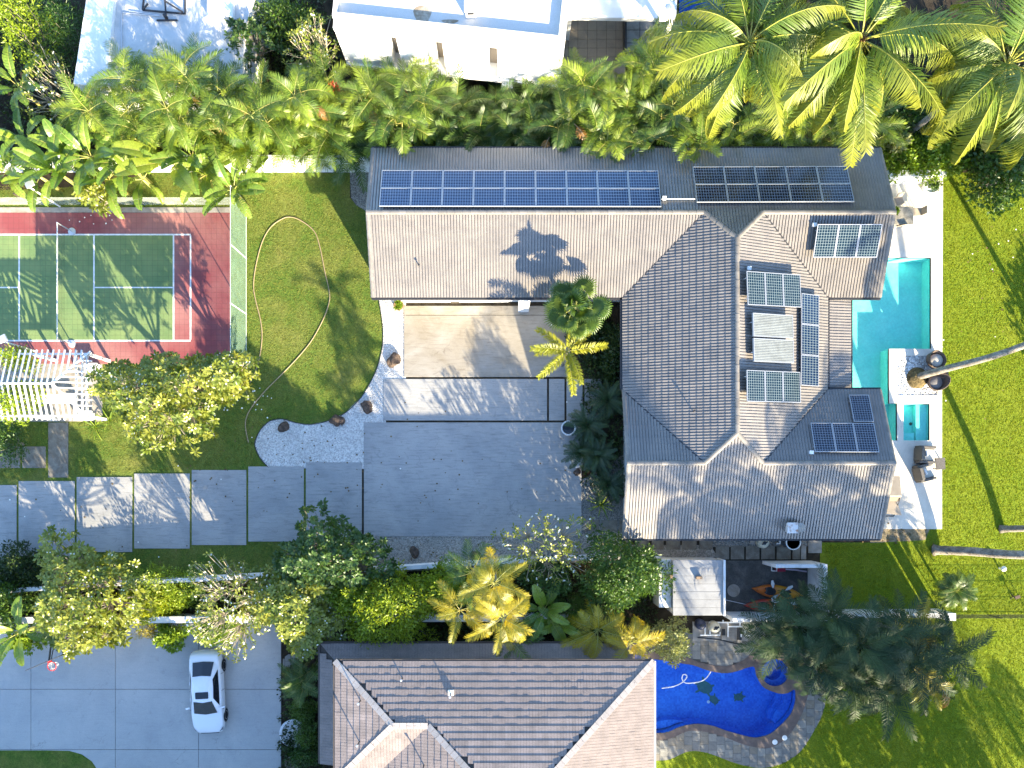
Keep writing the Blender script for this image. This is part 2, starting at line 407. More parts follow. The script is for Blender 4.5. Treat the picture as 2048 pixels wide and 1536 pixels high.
MT['hedge'] = leafmat('hedge_leaf', (0.1, 0.19, 0.014), (0.26, 0.34, 0.025), 0.3)
MT['cover'] = leafmat('ground_cover_leaf', (0.02, 0.045, 0.01), (0.05, 0.085, 0.015), 0.25)
MT['petal'] = mat('white_petal', (0.8, 0.78, 0.68), None, 1, 0.6, 0.2, 20, 0.05, 0.0)
MT['redleaf'] = leafmat('red_leaf', (0.3, 0.03, 0.02), (0.4, 0.07, 0.03), 0.3, (1.3, 0.9, 0.6))
# ---------------------------------------------------------------- the ground
POOL1 = GL([(1665,516),(1861,516),(1861,698),(1777,698),(1777,807),(1793,807),(1793,881),(1665,881)])
SPA1 = GL([(1806,808),(1858,808),(1858,881),(1806,881)])
P2IN = [(1225,1315),(1310,1318.6),(1365,1327),(1387,1330.6),(1418.7,1341.6),(1450,1346),(1475.4,1341.6),(1494,1335),(1508,1334),(1511.7,1349.5),(1519.6,1365),(1529,1376),(1548,1384),(1560,1387),(1574,1386),(1588,1379),(1590.5,1390),(1590,1403),(1584,1422),(1573,1437.7),(1557,1453.5),(1541.6,1466),(1526,1472),(1507,1474.6),(1481.7,1469),(1450,1460),(1428,1452),(1406,1448),(1384,1448),(1359,1453.5),(1336.7,1463),(1311.5,1466),(1225,1468)]
P2OUT = [(1215,1300),(1310,1303),(1350,1308),(1384,1318),(1406,1326),(1437.6,1331.5),(1459.7,1330.6),(1485,1320.5),(1507,1305),(1529,1294),(1548,1289.6),(1573,1291),(1598,1304),(1613,1327),(1620,1349.5),(1619,1371.5),(1612.5,1400),(1601.5,1431),(1582.6,1463),(1560.5,1485),(1538.5,1495),(1513,1494.5),(1481.7,1486.6),(1450,1474),(1422,1465.5),(1396.6,1461.4),(1371,1463),(1343,1475.5),(1311.5,1480),(1215,1482)]
SPA2C = G(1549.5, 1345); SPA2R = 27/35
P2IN = [tuple(p) for p in spline(GL(P2IN), 4, True)]; P2OUT = [tuple(p) for p in spline(GL(P2OUT), 4, True)]
def circ(c, r, n=28): return [(c[0]+r*math.cos(2*PI*i/n), c[1]+r*math.sin(2*PI*i/n)) for i in range(n)]
SPA2 = circ(SPA2C, SPA2R)
POOL3 = GL([(1358,-60),(1470,-60),(1470,75),(1358,60)])     # the neighbour's pool at the top

g = holed_sheet('ground', [(-260,-260),(260,-260),(260,260),(-260,260)], [POOL1, SPA1, P2IN, SPA2, POOL3], 0.0, MT['soil']); tag(g, kind='structure')
def sheet(name, pts, z, m, kind='structure', parent=None, curve=0):
    pts = [tuple(p) for p in (spline(GL(pts), curve, True) if curve else GL(pts))]
    return tag(holed_sheet(name, pts, [], z, m, parent), kind=kind if parent is None else None)
sheet('lawn', [(-260,392),(200,372),(300,346),(700,346),(700,395),(712,410),(735,424),(745,590),(757,600),(765,650),(765,690),(756,730),(742,762),(722,795),(690,826),(655,842),(620,849),(590,845),(565,838),(540,842),(522,858),(511,880),(510,893),(520,915),(540,938),(724,938),(724,1072),(770,1085),(768,1145),(500,1168),(-260,1195)], 0.008, MT['lawn_a'])
sheet('lawn', [(1883,346),(2700,340),(2700,2000),(1180,2000),(1180,1497),(1500,1500),(1610,1480),(1640,1420),(1640,1085),(1762,1085),(1762,1058),(1883,1058)], 0.008, MT['lawn_b'])
sheet('pebble_bed', [(757,598),(812,598),(812,760),(772,760),(772,845),(732,850),(730,938),(538,936),(520,916),(510,893),(512,879),(522,858),(540,842),(565,838),(590,845),(620,849),(655,842),(690,826),(722,795),(742,762),(756,730),(765,690),(765,650)], 0.012, MT['pebble'])
sheet('gravel_bed', [(724,1068),(1262,1068),(1262,1090),(1420,1090),(1440,1120),(1340,1122),(1130,1126),(760,1146)], 0.0125, MT['gravel'])
sheet('gravel_bed', [(1410,1070),(1530,1070),(1640,1078),(1640,1092),(1420,1094)], 0.013, MT['gravel_grey'])
sheet('gravel_bed', [(1163,960),(1262,900),(1262,1070),(1163,1072)], 0.0105, MT['gravel_grey'])
sheet('gravel_bed', [(700,345),(762,345),(762,440),(735,424),(712,410),(702,395)], 0.012, MT['gravel_grey'], curve=0)
sheet('lawn', [(-260,1500),(100,1500),(140,1501),(165,1508),(185,1522),(200,1545),(205,1700),(-260,1700)], 0.064, MT['lawn_a'])

# edging kerb of the lawn against the pebbles
mb = MB(); ed = spline(GL([(757,598),(765,650),(765,690),(756,730),(742,762),(722,795),(690,826),(655,842),(620,849),(590,845),(565,838),(540,842),(522,858),(511,880),(510,893),(520,916),(538,936)], 0.03), 3)
mb.tube(ed, 0.025, 5); tag(mb.obj('lawn_edging', MT['plastic_b']), 'thin black edging strip curving between lawn and pale pebbles', 'edging')

# ---------------------------------------------------------------- poured slabs
def slab_obj(name, pts, z0, z1, m, parent, bev=0.012):
    mb = MB(); mb.prism([tuple(p)[:2] for p in pts], z0, z1); return mb.obj(name, m, parent, bevel=bev)
def slabs(parent, name, rects, z1, m, z0=0.001):
    for r in rects:
        a, b = G(r[0], r[3]), G(r[2], r[1])
        slab_obj(name, [(a.x,a.y),(b.x,a.y),(b.x,b.y),(a.x,b.y)], z0, z1, m, parent)
drv = tag(link(bpy.data.objects.new('driveway', None)), kind='structure')
MT['conc_apron'] = concrete('apron_concrete', (0.33,0.31,0.275), (0.24,0.21,0.165), (0.13,0.1,0.07), True, 0.6)
slabs(drv, 'concrete_slab', [(808,631,1140,754),(808,612,1140,630)], 0.05, MT['conc_apron'])
slabs(drv, 'concrete_slab', [(767,758,1094,841),(1098,758,1129,841),(1133,758,1165,841),(1169,758,1203,841),(728,845,1163,1073),
    (612,925,724,1075),(497,933,608,1083),(384,940,493,1090),(269,947,380,1097),(154,954,265,1104),(38,962,150,1112),(-78,970,34,1120),(-194,978,-82,1128)], 0.05, MT['conc'])
gp = tag(link(bpy.data.objects.new('garden_path', None)), kind='structure')
slabs(gp, 'stepping_slab', [(97,845,137,955),(45,893,92,936),(-3,893,41,936),(-50,893,-7,936)], 0.04, MT['stone_path'])
gp2 = tag(link(bpy.data.objects.new('garden_path', None)), kind='structure')
slabs(gp2, 'stepping_slab', [(1166,1040,1198,1062),(1203,1040,1234,1062),(1238,1040,1262,1062),(1272,1077,1298,1099),(1303,1077,1327,1099),(1332,1077,1360,1099),(1364,1077,1393,1099),(1398.5,1077,1425.6,1099),
    (1431,1091.5,1458,1118.6),(1461.4,1091.5,1488,1118.6),(1491.6,1091.5,1518.7,1118.6),(1522,1091.5,1549.4,1118.6),(1553,1091.5,1581,1118.6),(1584.6,1091.5,1600,1118.6)], 0.04, MT['stone_path'])
slabs(gp2, 'stepping_slab', [(1601.5,1091.5,1612,1118.6),(1616,1079,1643,1106),(1500,1076,1518,1088)], 0.045, MT['conc_edge'])
cd = tag(link(bpy.data.objects.new('forecourt', None)), kind='structure')
xs = [-330,-105,63,231.6,398,563]; ys = [1235,1378,1498.6,1640,1800]
for i in range(5):
    for j in range(4): slabs(cd, 'concrete_slab', [(xs[i]+.35,ys[j]+.35,xs[i+1]-.35,ys[j+1]-.35)], 0.06, MT['conc_drive'])
# flagstone strip between forecourt and the red roofed house
fs = tag(link(bpy.data.objects.new('flagstone_path', None)), kind='structure')
def pavers(parent, name, region, w, h, gap, z0, z1, mats, ox=0, oy=0, minarea=0.02, jit=0.004, skip=None, hole=None):
    """running-bond stones laid over region [(x, y)], cut to its outline"""
    xs_ = [p[0] for p in region]; ys_ = [p[1] for p in region]; cache = {}; n = 0
    i0 = int(math.floor((min(xs_)-ox)/w)); i1 = int(math.ceil((max(xs_)-ox)/w))
    for i in range(i0, i1):
        off = oy + (0.5*h if i % 2 else 0.0) + 0.1*h*math.sin(i*2.7)
        j0 = int(math.floor((min(ys_)-off)/h)); j1 = int(math.ceil((max(ys_)-off)/h))
        for j in range(j0, j1):
            x0, x1, y0, y1 = ox+i*w+gap/2, ox+(i+1)*w-gap/2, off+j*h+gap/2, off+(j+1)*h-gap/2
            ps = clip_rect(region, x0, x1, y0, y1)
            if len(ps) < 3 or area(ps) < minarea: continue
            if skip and all(inside(p, skip) for p in ps): continue
            if hole and any(inside(p, hole) for p in ps): continue
            m = random.choice(mats); dz = random.uniform(-jit, jit)
            if area(ps) > 0.995*(x1-x0)*(y1-y0):
                key = (m.name,)
                if key not in cache:
                    q = MB(); q.prism([(-(x1-x0)/2,-(y1-y0)/2),((x1-x0)/2,-(y1-y0)/2),((x1-x0)/2,(y1-y0)/2),(-(x1-x0)/2,(y1-y0)/2)], z0, z1); cache[key] = q.mesh(name, m)
                inst(name, cache[key], parent, ((x0+x1)/2, (y0+y1)/2, dz))
            else:
                c = (sum(p[0] for p in ps)/len(ps), sum(p[1] for p in ps)/len(ps))
                q = MB(); q.prism([(p[0]-c[0], p[1]-c[1]) for p in ps], z0, z1); q.obj(name, m, parent, loc=(c[0], c[1], dz))
            n += 1
    return n
pv = [mat('paver_stone_%s' % k, a, b_, 3.0, 0.8, 0.25, 30, 0.3, 0.006) for k, a, b_ in (('grey',(0.15,0.15,0.145),(0.21,0.205,0.19)),('pale',(0.2,0.195,0.18),(0.26,0.25,0.225)),('tan',(0.18,0.16,0.13),(0.23,0.205,0.17)))]
PVOUT = [tuple(p)[:2] for p in spline(GL([(1215,1272),(1400,1268),(1540,1268),(1640,1275),(1668,1310),(1668,1345),(1655,1381),(1645.6,1425),(1626.7,1463),(1604.7,1497.6),(1582.6,1516.5),(1554,1530.7),(1519.6,1535.5),(1488,1530.7),(1456.5,1521),(1425,1508.7),(1396.6,1502),(1371,1504),(1340,1518),(1311.5,1521),(1215,1525)]), 3, True)]
pt = tag(link(bpy.data.objects.new('pool_terrace', None)), kind='structure')
bed = holed_sheet('paving_bed', PVOUT, [P2OUT], 0.016, mat('paving_joint', (0.09,0.085,0.075), None, 1, 0.95), pt)

pavers(pt, 'paver', PVOUT, 0.465, 0.47, 0.014, 0.014, 0.036, pv, skip=P2OUT, hole=P2IN)
def ring(name, a, b_, z0, z1, m, parent=None):
    """band between two closed outlines of equal length"""
    n = len(a); mb = MB()
    vs = [(p[0],p[1],z0) for p in a]+[(p[0],p[1],z0) for p in b_]+[(p[0],p[1],z1) for p in a]+[(p[0],p[1],z1) for p in b_]
    fs = []
    for i in range(n):
        j = (i+1) % n
        fs += [(2*n+i,2*n+j,3*n+j,3*n+i), (i,n+i,n+j,j), (i,j,2*n+j,2*n+i), (n+j,n+i,3*n+i,3*n+j)]
    mb.add(vs, fs); o = mb.obj(name, m, parent)
    bm = bmesh.new(); bm.from_mesh(o.data); bmesh.ops.recalc_face_normals(bm, faces=bm.faces); bm.to_mesh(o.data); bm.free(); return o
def holed_slab(name, outer, holes, z0, z1, m, parent=None):
    """thick slab with holes"""
    o = holed_sheet(name, outer, holes, z1, m, parent)
    bm = bmesh.new(); bm.from_mesh(o.data)
    r = bmesh.ops.extrude_face_region(bm, geom=bm.faces[:])
    for v in r['geom']:
        if isinstance(v, bmesh.types.BMVert): v.co.z = z0
    bmesh.ops.recalc_face_normals(bm, faces=bm.faces); bm.to_mesh(o.data); bm.free(); return o
# FLAGSTONES between the forecourt and the red-roofed house
FR = [tuple(G(*p))[:2] for p in ((566,1340),(566,1316),(660,1250),(668,1280),(640,1305))]
pavers(fs, 'flagstone', FR, 0.34, 0.4, 0.02, 0.001, 0.03, pv[1:], minarea=0.01)
FR2 = [tuple(G(*p))[:2] for p in ((566,1620),(566,1500),(600,1510),(625,1545),(625,1620))]
pink = mat('pink_flagstone', (0.26,0.19,0.17), (0.34,0.27,0.25), 3.0, 0.8)
for k in range(16):
    c = G(568+random.random()*40, 1505+k*5+random.random()*10); q = MB()
    q.prism([(0.26*random.uniform(.7,1.1)*math.cos(a), 0.26*random.uniform(.7,1.1)*math.sin(a)) for a in [j*PI/3 for j in range(6)]], 0.001, 0.02+k*0.0012)
    q.obj('flagstone', pink, fs, loc=(c.x, c.y, 0))
tag(sheet('bed_soil', [(563,1330),(640,1320),(640,1700),(563,1700)], 0.004, MT['soil']), kind='structure')

# ---------------------------------------------------------------- sports court
ct, nt_ = nodes_of('court_tiles'); b = NB(nt_); p = b.pos()
s3 = b.n('ShaderNodeSeparateXYZ'); b.l(p, s3.inputs[0])
def bnd(c, lo, hi): return b.math('MULTIPLY', b.math('GREATER_THAN', c, lo), b.math('LESS_THAN', c, hi))
gx = G(347, 0).x; gy0 = G(0, 681).y; gy1 = G(0, 469.5).y
green = b.math('MULTIPLY', bnd(s3.outputs[0], -200, gx), bnd(s3.outputs[1], gy0, gy1))
var = b.noise(p, 0.8, 5)
redc = b.mix(b.ramp(b.noise(p, 0.22, 6), [(0.4,0.0),(0.62,1.0)]), (0.23,0.055,0.057), (0.31,0.135,0.12))
grc = b.mix(b.ramp(var, [(0.35,0.0),(0.7,1.0)]), (0.12,0.19,0.07), (0.19,0.25,0.09))
col = b.mix(green, redc, grc)
def tl(c):
    f = b.math('ABSOLUTE', b.math('SUBTRACT', b.math('FRACT', b.math('DIVIDE', c, 0.305)), 0.5)); return b.math('GREATER_THAN', f, 0.475)
jl = b.math('MAXIMUM', tl(s3.outputs[0]), tl(s3.outputs[1]))
col = b.mix(b.math('MULTIPLY', jl, 0.35), col, (0.03,0.02,0.02))
col = b.mix(b.ramp(b.noise(p, 9, 6, 0.7), [(0.62,0.0),(0.8,0.25)]), col, (0.3,0.27,0.24))
b.out(b.bsdf(col, 0.6, 0.3, b.math('SUBTRACT', 1.0, jl), 0.004))
court = tag(link(bpy.data.objects.new('court', None)), kind='structure')
slabs(court, 'court_surface', [(-420,425.5,460,728)], 0.03, ct)
slabs(court, 'court_kerb', [(-420,415,460,425.2)], 0.045, MT['conc_edge'])
line = mat('court_line_paint', (0.78,0.78,0.76), (0.6,0.6,0.58), 4, 0.7, 0.2, 60, 0.2, 0.0)
for r in ((-420,468,382,471),(-420,680,382,683),(380,471.2,383,679.8),(346,471.2,349,679.8),(187,471.2,190,679.8),(37.5,471.2,40.5,679.8),(190.2,574,345.8,576.5),(-420,574,37.3,576.5)):
    a, c = G(r[0], r[3]), G(r[2], r[1]); mb = MB(); mb.box(a.x, c.x, a.y, c.y, 0.0305, 0.034); mb.obj('court_line', line, court)

# ---------------------------------------------------------------- pools
def tilemat(name, c1, c2, pitch, rough=0.25):
    m, nt = nodes_of(name); b = NB(nt); p = b.pos()
    v = b.n('ShaderNodeTexVoronoi', distance='CHEBYCHEV'); v.inputs['Scale'].default_value = 1/pitch; v.inputs['Randomness'].default_value = 0.0; b.l(p, v.inputs['Vector'])
    wn_ = b.n('ShaderNodeTexWhiteNoise'); sn = b.n('ShaderNodeVectorMath', operation='SNAP'); b.l(p, sn.inputs[0]); sn.inputs[1].default_value = (pitch,)*3; b.l(sn.outputs[0], wn_.inputs[0])
    k = b.math('ADD', b.math('MULTIPLY', wn_.outputs[0], 0.45), b.math('MULTIPLY', b.noise(p, 0.9, 4), 0.7))
    b.out(b.bsdf(b.ramp(k, [(0.25, c1), (0.85, c2)]), rough, 0.4)); return m
turq = mat('turquoise_plaster', (0.27,0.78,0.71), (0.34,0.84,0.76), 1.2, 0.7, 0.2, 8, 0.12, 0.0)
blue = tilemat('blue_mosaic', (0.012,0.1,0.52), (0.045,0.22,0.7), 0.1)
w1 = water('turquoise_water', (0.8,0.98,0.97)); w2 = water('deep_blue_water', (0.6,0.8,0.98), bs=5)
def basin(name, outline, z0, z1, m, parent):
    n = len(outline); mb = MB()
    a = sum(outline[i][0]*outline[(i+1)%n][1]-outline[(i+1)%n][0]*outline[i][1] for i in range(n))
    if a < 0: outline = outline[::-1]
    mb.add([(p[0],p[1],z0) for p in outline]+[(p[0],p[1],z1) for p in outline], [tuple(range(n))]+[((i+1)%n,i,n+i,n+(i+1)%n) for i in range(n)])
    return mb.obj(name, m, parent)
def surface(outline, z, m, name='water'): return tag(holed_sheet(name, [(p[0],p[1]) for p in outline], [], z, m), kind='structure')
pool = thing('swimming_pool', 'turquoise swimming pool beside the tiled house and its white deck', 'pool')
basin('basin', [p[:2] for p in POOL1], -0.95, 0.05, turq, pool); basin('spa_basin', [p[:2] for p in SPA1], -0.62, 0.05, turq, pool)
a = G(1665,720); c = G(1716,516.5); mb = MB(); mb.box(a.x+.01, c.x, a.y, c.y-.01, -0.94, -0.5)
a, c = G(1806.5,880.5), G(1834,865); mb = MB(); mb.box(a.x, c.x, a.y, c.y, -0.61, -0.3); mb.obj('spa_step', turq, pool)
a, c = G(1836,880.5), G(1857.5,808.5); mb = MB(); mb.box(a.x, c.x, a.y, c.y, -0.61, -0.25); mb.obj('spa_step', turq, pool)
mb = MB(); mb.lathe([(0.0,-0.6),(0.09,-0.6),(0.09,-0.585),(0.0,-0.585)], 14, tuple(G(1832,846))); mb.obj('drain', MT['dark'], pool)
surface(POOL1, -0.06, w1, 'pool_water'); surface(SPA1, -0.04, w1, 'pool_water')

pool2 = thing('swimming_pool', 'curving deep blue tiled pool with a round spa beside the brown roof', 'pool')
basin('basin', P2IN, -1.25, 0.04, blue, pool2); basin('spa_basin', SPA2, -0.75, 0.05, blue, pool2)
cop = mat('coping_stone', (0.1,0.075,0.066), (0.155,0.115,0.1), 2.5, 0.6, 0.35, 40, 0.3, 0.006)
holed_slab('coping', P2OUT, [P2IN, circ(SPA2C, SPA2R)], -0.05, 0.055, cop, pool2) if False else None
# coping: everything between the two outlines except the spa basin
holed_slab('coping', P2OUT, [P2IN, SPA2], -0.05, 0.055, cop, pool2)
ring('spa_seat', circ(SPA2C, SPA2R-0.01), circ(SPA2C, 0.5), -0.74, -0.32, blue, pool2)
for off, zt in ((0.0,-0.45),(0.42,-0.85)):
    arc = spline(GL([(1589,1388),(1588,1405),(1582,1422),(1571,1437),(1556,1452)]), 6)
    inn = spline(GL([(1589-16-off*30,1386),(1573-off*26,1402),(1566-off*24,1418),(1556-off*22,1428),(1549-off*14,1446)]), 6)
    mb = MB(); ps = [p[:2] for p in arc]+[p[:2] for p in inn[::-1]]; mb.prism(ps, -1.24+off*0.01, zt); mb.obj('pool_step', blue, pool2)
ps = [p[:2] for p in spline(GL([(1230,1464),(1312,1463),(1336,1460),(1358,1451),(1372,1447.5),(1350,1444),(1325,1447),(1300,1453),(1230,1455)]), 3, True)]
mb = MB(); mb.prism(ps, -1.24, -0.5); mb.obj('pool_step', blue, pool2)
for q in ((1549,1483.5),(1568.5,1475)):
    mb = MB(); mb.lathe([(0.0,0.056),(0.15,0.056),(0.15,0.07),(0.12,0.075),(0.0,0.075)], 20, tuple(G(*q))[:2]+(0,)); mb.obj('skimmer_lid', MT['plastic_w'], pool2)
surface(P2IN, -0.09, w2, 'pool_water'); surface(SPA2, 0.0, w2, 'pool_water')
mb = MB(); mb.lathe([(0.0,-1.24),(0.09,-1.24),(0.09,-1.21),(0.0,-1.2)], 14, tuple(G(1417,1404,-1.2))[:2]+(0,)); mb.obj('drain', MT['plastic_w'], pool2)
mos = tilemat('turtle_mosaic', (0.025,0.09,0.09), (0.06,0.16,0.1), 0.06)
for cx, cy, s_, rz in ((1410,1375,0.48,2.7),(1428.5,1400,0.3,2.4),(1478,1394.5,0.3,0.1)):
    mb = MB(); c = G(cx, cy, -1.2); z = -1.246
    def ell(x, y, rx, ry, a, zz):
        mb.prism([(x+rx*math.cos(t)*math.cos(a)-ry*math.sin(t)*math.sin(a), y+rx*math.cos(t)*math.sin(a)+ry*math.sin(t)*math.cos(a)) for t in [2*PI*i/14 for i in range(14)]], zz, zz+0.004)
    ell(0,0,s_,s_*.74,0,0.003); ell(s_*1.12,0,s_*.24,s_*.19,0,0.002)
    for sx, sy, a, l in ((.55,.75,.9,.42),(.55,-.75,-.9,.42),(-.75,.55,2.4,.28),(-.75,-.55,-2.4,.28)): ell(s_*sx,s_*sy,s_*l,s_*.15,a,0.0012)
    mb.obj('turtle_mosaic', mos, pool2, loc=(c.x, c.y, -1.247), rot=(0,0,rz))
hs = [G(x, y, -0.05) for x, y in spline([(1323.6,1376.6),(1345,1373.5),(1360,1368),(1368.5,1361.5),(1374,1353.5),(1371,1349),(1366,1350),(1364.5,1358),(1369,1365),(1380,1366.5),(1400,1363.5),(1412,1357),(1419,1348),(1421.5,1343)], 6)]
mb = MB(); mb.tube([(p.x,p.y,-0.07) for p in hs], 0.032, 6); tag(mb.obj('pool_hose', MT['plastic_w'], smooth=True), 'white suction hose curled in a loop on the blue pool', 'hose')

# the pale deck with its planter
deck_out = [p[:2] for p in GL([(1630,345),(1885,345),(1883,792),(1883,1058),(1630,1058)])]
plant = [p[:2] for p in GL([(1793,712),(1874,712),(1874,791),(1793,791)])]
dk = holed_slab('deck', deck_out, [[p[:2] for p in POOL1], [p[:2] for p in SPA1], plant], -0.1, 0.06, MT['deck']); tag(dk, kind='structure')
sheet('pebble_bed', [(1793,712),(1874,712),(1874,791),(1793,791)], 0.03, MT['white_pebble'])
sheet('bare_earth', [(1740,1056),(1860,1056),(1850,1080),(1740,1086)], 0.0125, mat('bare_earth', (0.3,0.24,0.16), (0.12,0.11,0.06), 3.0, 0.95, 0.1, 20, 0.4, 0.03))
# ---------------------------------------------------------------- main house
ZE = 3.1; T = math.tan(R(22)); HW = 3.96; CW = 5.455
yN, yR, yS1 = 18.17, 14.21, 10.25; xW, xE = 6.25, 17.16; xR = (xW+xE)/2; xA, xB = xW+HW, xE-HW
yN2, yQ, yS = 5.34, 1.38, -2.58; X0, X1 = -7.1, 20.0; yP = yN-CW; yP2 = yS+CW
house = thing('house', 'single storey white house under blue grey tiled hip roofs with solar panels', 'house', (8, 8, 0))
def hchild(o): o.parent = house; o.matrix_parent_inverse = Matrix.Translation((-8, -8, 0)); return o
def walls(name, rects, z1, m, par=None):
    for r in rects:
        mb = MB(); mb.box(r[0], r[1], r[2], r[3], 0.001, z1); o = mb.obj(name, m)
        hchild(o) if par is None else None
walls('wall', [(X0+.45, 18.0, 10.75, 17.7)], 3.12, MT['white'])
walls('wall', [(6.75, 16.5, 4.9, 10.745), (6.75, 18.0, -2.1, 4.895)], 3.12, MT['white'])
gd = mat('garage_door', (0.7,0.7,0.69), None, 1, 0.5, 0.4, 20, 0.06, 0.0)
for x0, x1 in ((-5.9,-3.1),(-2.6,0.2)):
    mb = MB()
    for k in range(6): mb.box(x0, x1, 10.70, 10.752, 0.06+k*0.38, 0.06+k*0.38+0.37)
    hchild(mb.obj('garage_door', gd))
mb = MB(); mb.box(0.75, 1.35, 10.15, 10.742, 0.06, 3.0); hchild(mb.obj('porch_column', MT['white']))
mb = MB(); mb.box(-6.4, 0.7, 10.35, 10.742, 2.55, 2.7); hchild(mb.obj('door_canopy', MT['white']))
for (x, y0, y1) in ((18.003,12.2,16.2),(18.003,-0.8,3.4)):
    mb = MB(); mb.box(x-.05, x+.03, y0, y1, 0.15, 2.3); hchild(mb.obj('window', MT['glass']))
mb = MB(); mb.box(16.45, 16.53, 5.6, 10.0, 0.1, 2.4); hchild(mb.obj('window', MT['glass']))
for (x, y) in ((18.3,10.6),(18.3,8.0),(18.3,5.2)):
    mb = MB(); mb.box(x-.1, x+.1, y-.1, y+.1, 0.06, 2.62); hchild(mb.obj('porch_column', MT['white']))

roof = hchild(bpy.data.objects.new('roof', None)); COL.objects.link(roof); roof.matrix_parent_inverse = Matrix.Translation((-8,-8,0))
def rchild(o): o.parent = roof; return o
# planes: (eave origin, along-eave direction, up-slope horizontal direction, polygon in plan)
PLANES = [
 ('n',  (0, yN),  (-1,0), (0,-1), [[(X0,yN),(X1,yN),(X1,yR),(X0,yR)], [(xA,yR),(xB,yR),(xR,yP)]]),
 ('s1', (0, yS1), (1,0),  (0,1),  [[(X0,yS1),(xW,yS1),(xA,yR),(X0,yR)]]),
 ('s2', (0, yS1), (1,0),  (0,1),  [[(xE,yS1),(X1,yS1),(X1,yR),(xB,yR)]]),
 ('w',  (xW, 0),  (0,-1), (1,0),  [[(xW,yN2),(xW,yS1),(xA,yR),(xR,yP),(xR,yP2),(xA,yQ)]]),
 ('e',  (xE, 0),  (0,1),  (-1,0), [[(xE,yS1),(xE,yN2),(xB,yQ),(xR,yP2),(xR,yP),(xB,yR)]]),
 ('s',  (0, yS),  (1,0),  (0,1),  [[(xW,yS),(X1,yS),(X1,yQ),(xW,yQ)], [(xA,yQ),(xB,yQ),(xR,yP2)]]),
 ('nw', (0, yN2), (-1,0), (0,-1), [[(xW,yN2),(xW,yQ),(xA,yQ)]]),
 ('ne', (0, yN2), (-1,0), (0,-1), [[(xE,yN2),(X1,yN2),(X1,yQ),(xB,yQ)]]),
]
def zplane(P, x, y):
    (ox, oy), (ux, uy) = P[1], P[3]; return ZE + T*((x-ox)*ux+(y-oy)*uy)
def coeff(P, dz=0.0, ze=None, t=None):
    (ox, oy), (ux, uy) = P[1], P[3]; t = T if t is None else t; ze = ZE if ze is None else ze
    return (t*ux, t*uy, ze - t*(ox*ux+oy*uy) + dz)
def on_plane(px, py, abc):
    a, b_, c = abc; u = (px-CX)/S; v = -(py-CY)/S
    z = (a*u+b_*v+c)/(1+(a*u+b_*v)/H); return G(px, py, z)

# double-roll tile profile across its width (x), lying along y (up slope)
TW, TL_ = 0.31, 0.355
PROF = [(0,-0.03),(0.006,0.028),(0.03,0.032),(0.08,0.017),(0.125,0.004),(0.134,0.0),(0.138,-0.03)]
PROF = PROF + [(x+0.155, z) for x, z in PROF] + [(0.31,-0.03)]
def tile_geo():
    vs = []; fs = []; n = len(PROF); up = 0.028
    for x, z in PROF: vs.append((x*TW/0.31, 0.0, z+up))
    for x, z in PROF: vs.append((x*TW/0.31, TL_*1.06, z+0.004))
    for x, z in PROF: vs.append((x*TW/0.31, 0.0, min(z, 0.004)-0.012))
    for i in range(n-1): fs += [(i, i+1, n+i+1, n+i), (2*n+i, 2*n+i+1, i+1, i)]
    return np.array(vs), fs
TV, TF = tile_geo()
TVM = TV*np.array((-1,1,1))+np.array((TW,0,0)); TFM = [f[::-1] for f in TF]     # the opposite hand, laid on the east slopes
tile_mir = bpy.data.meshes.new('roof_tile'); tile_mir.from_pydata([tuple(v) for v in TVM], [], TFM); tile_mir.materials.append(MT['tile'])
tile_me = bpy.data.meshes.new('roof_tile'); tile_me.from_pydata([tuple(v) for v in TV], [], TF); tile_me.materials.append(MT['tile'])
def convex_clip(bm, poly):
    n = len(poly); ar = sum(poly[i-1][0]*poly[i][1]-poly[i][0]*poly[i-1][1] for i in range(n)); sg = 1 if ar > 0 else -1
    for i in range(n):
        a, b_ = poly[i-1], poly[i]; d = (b_[0]-a[0], b_[1]-a[1]); nx, ny = d[1]*sg, -d[0]*sg
        bmesh.ops.bisect_plane(bm, geom=bm.verts[:]+bm.edges[:]+bm.faces[:], plane_co=(a[0],a[1],0), plane_no=(nx,ny,0), clear_outer=True, dist=1e-5)
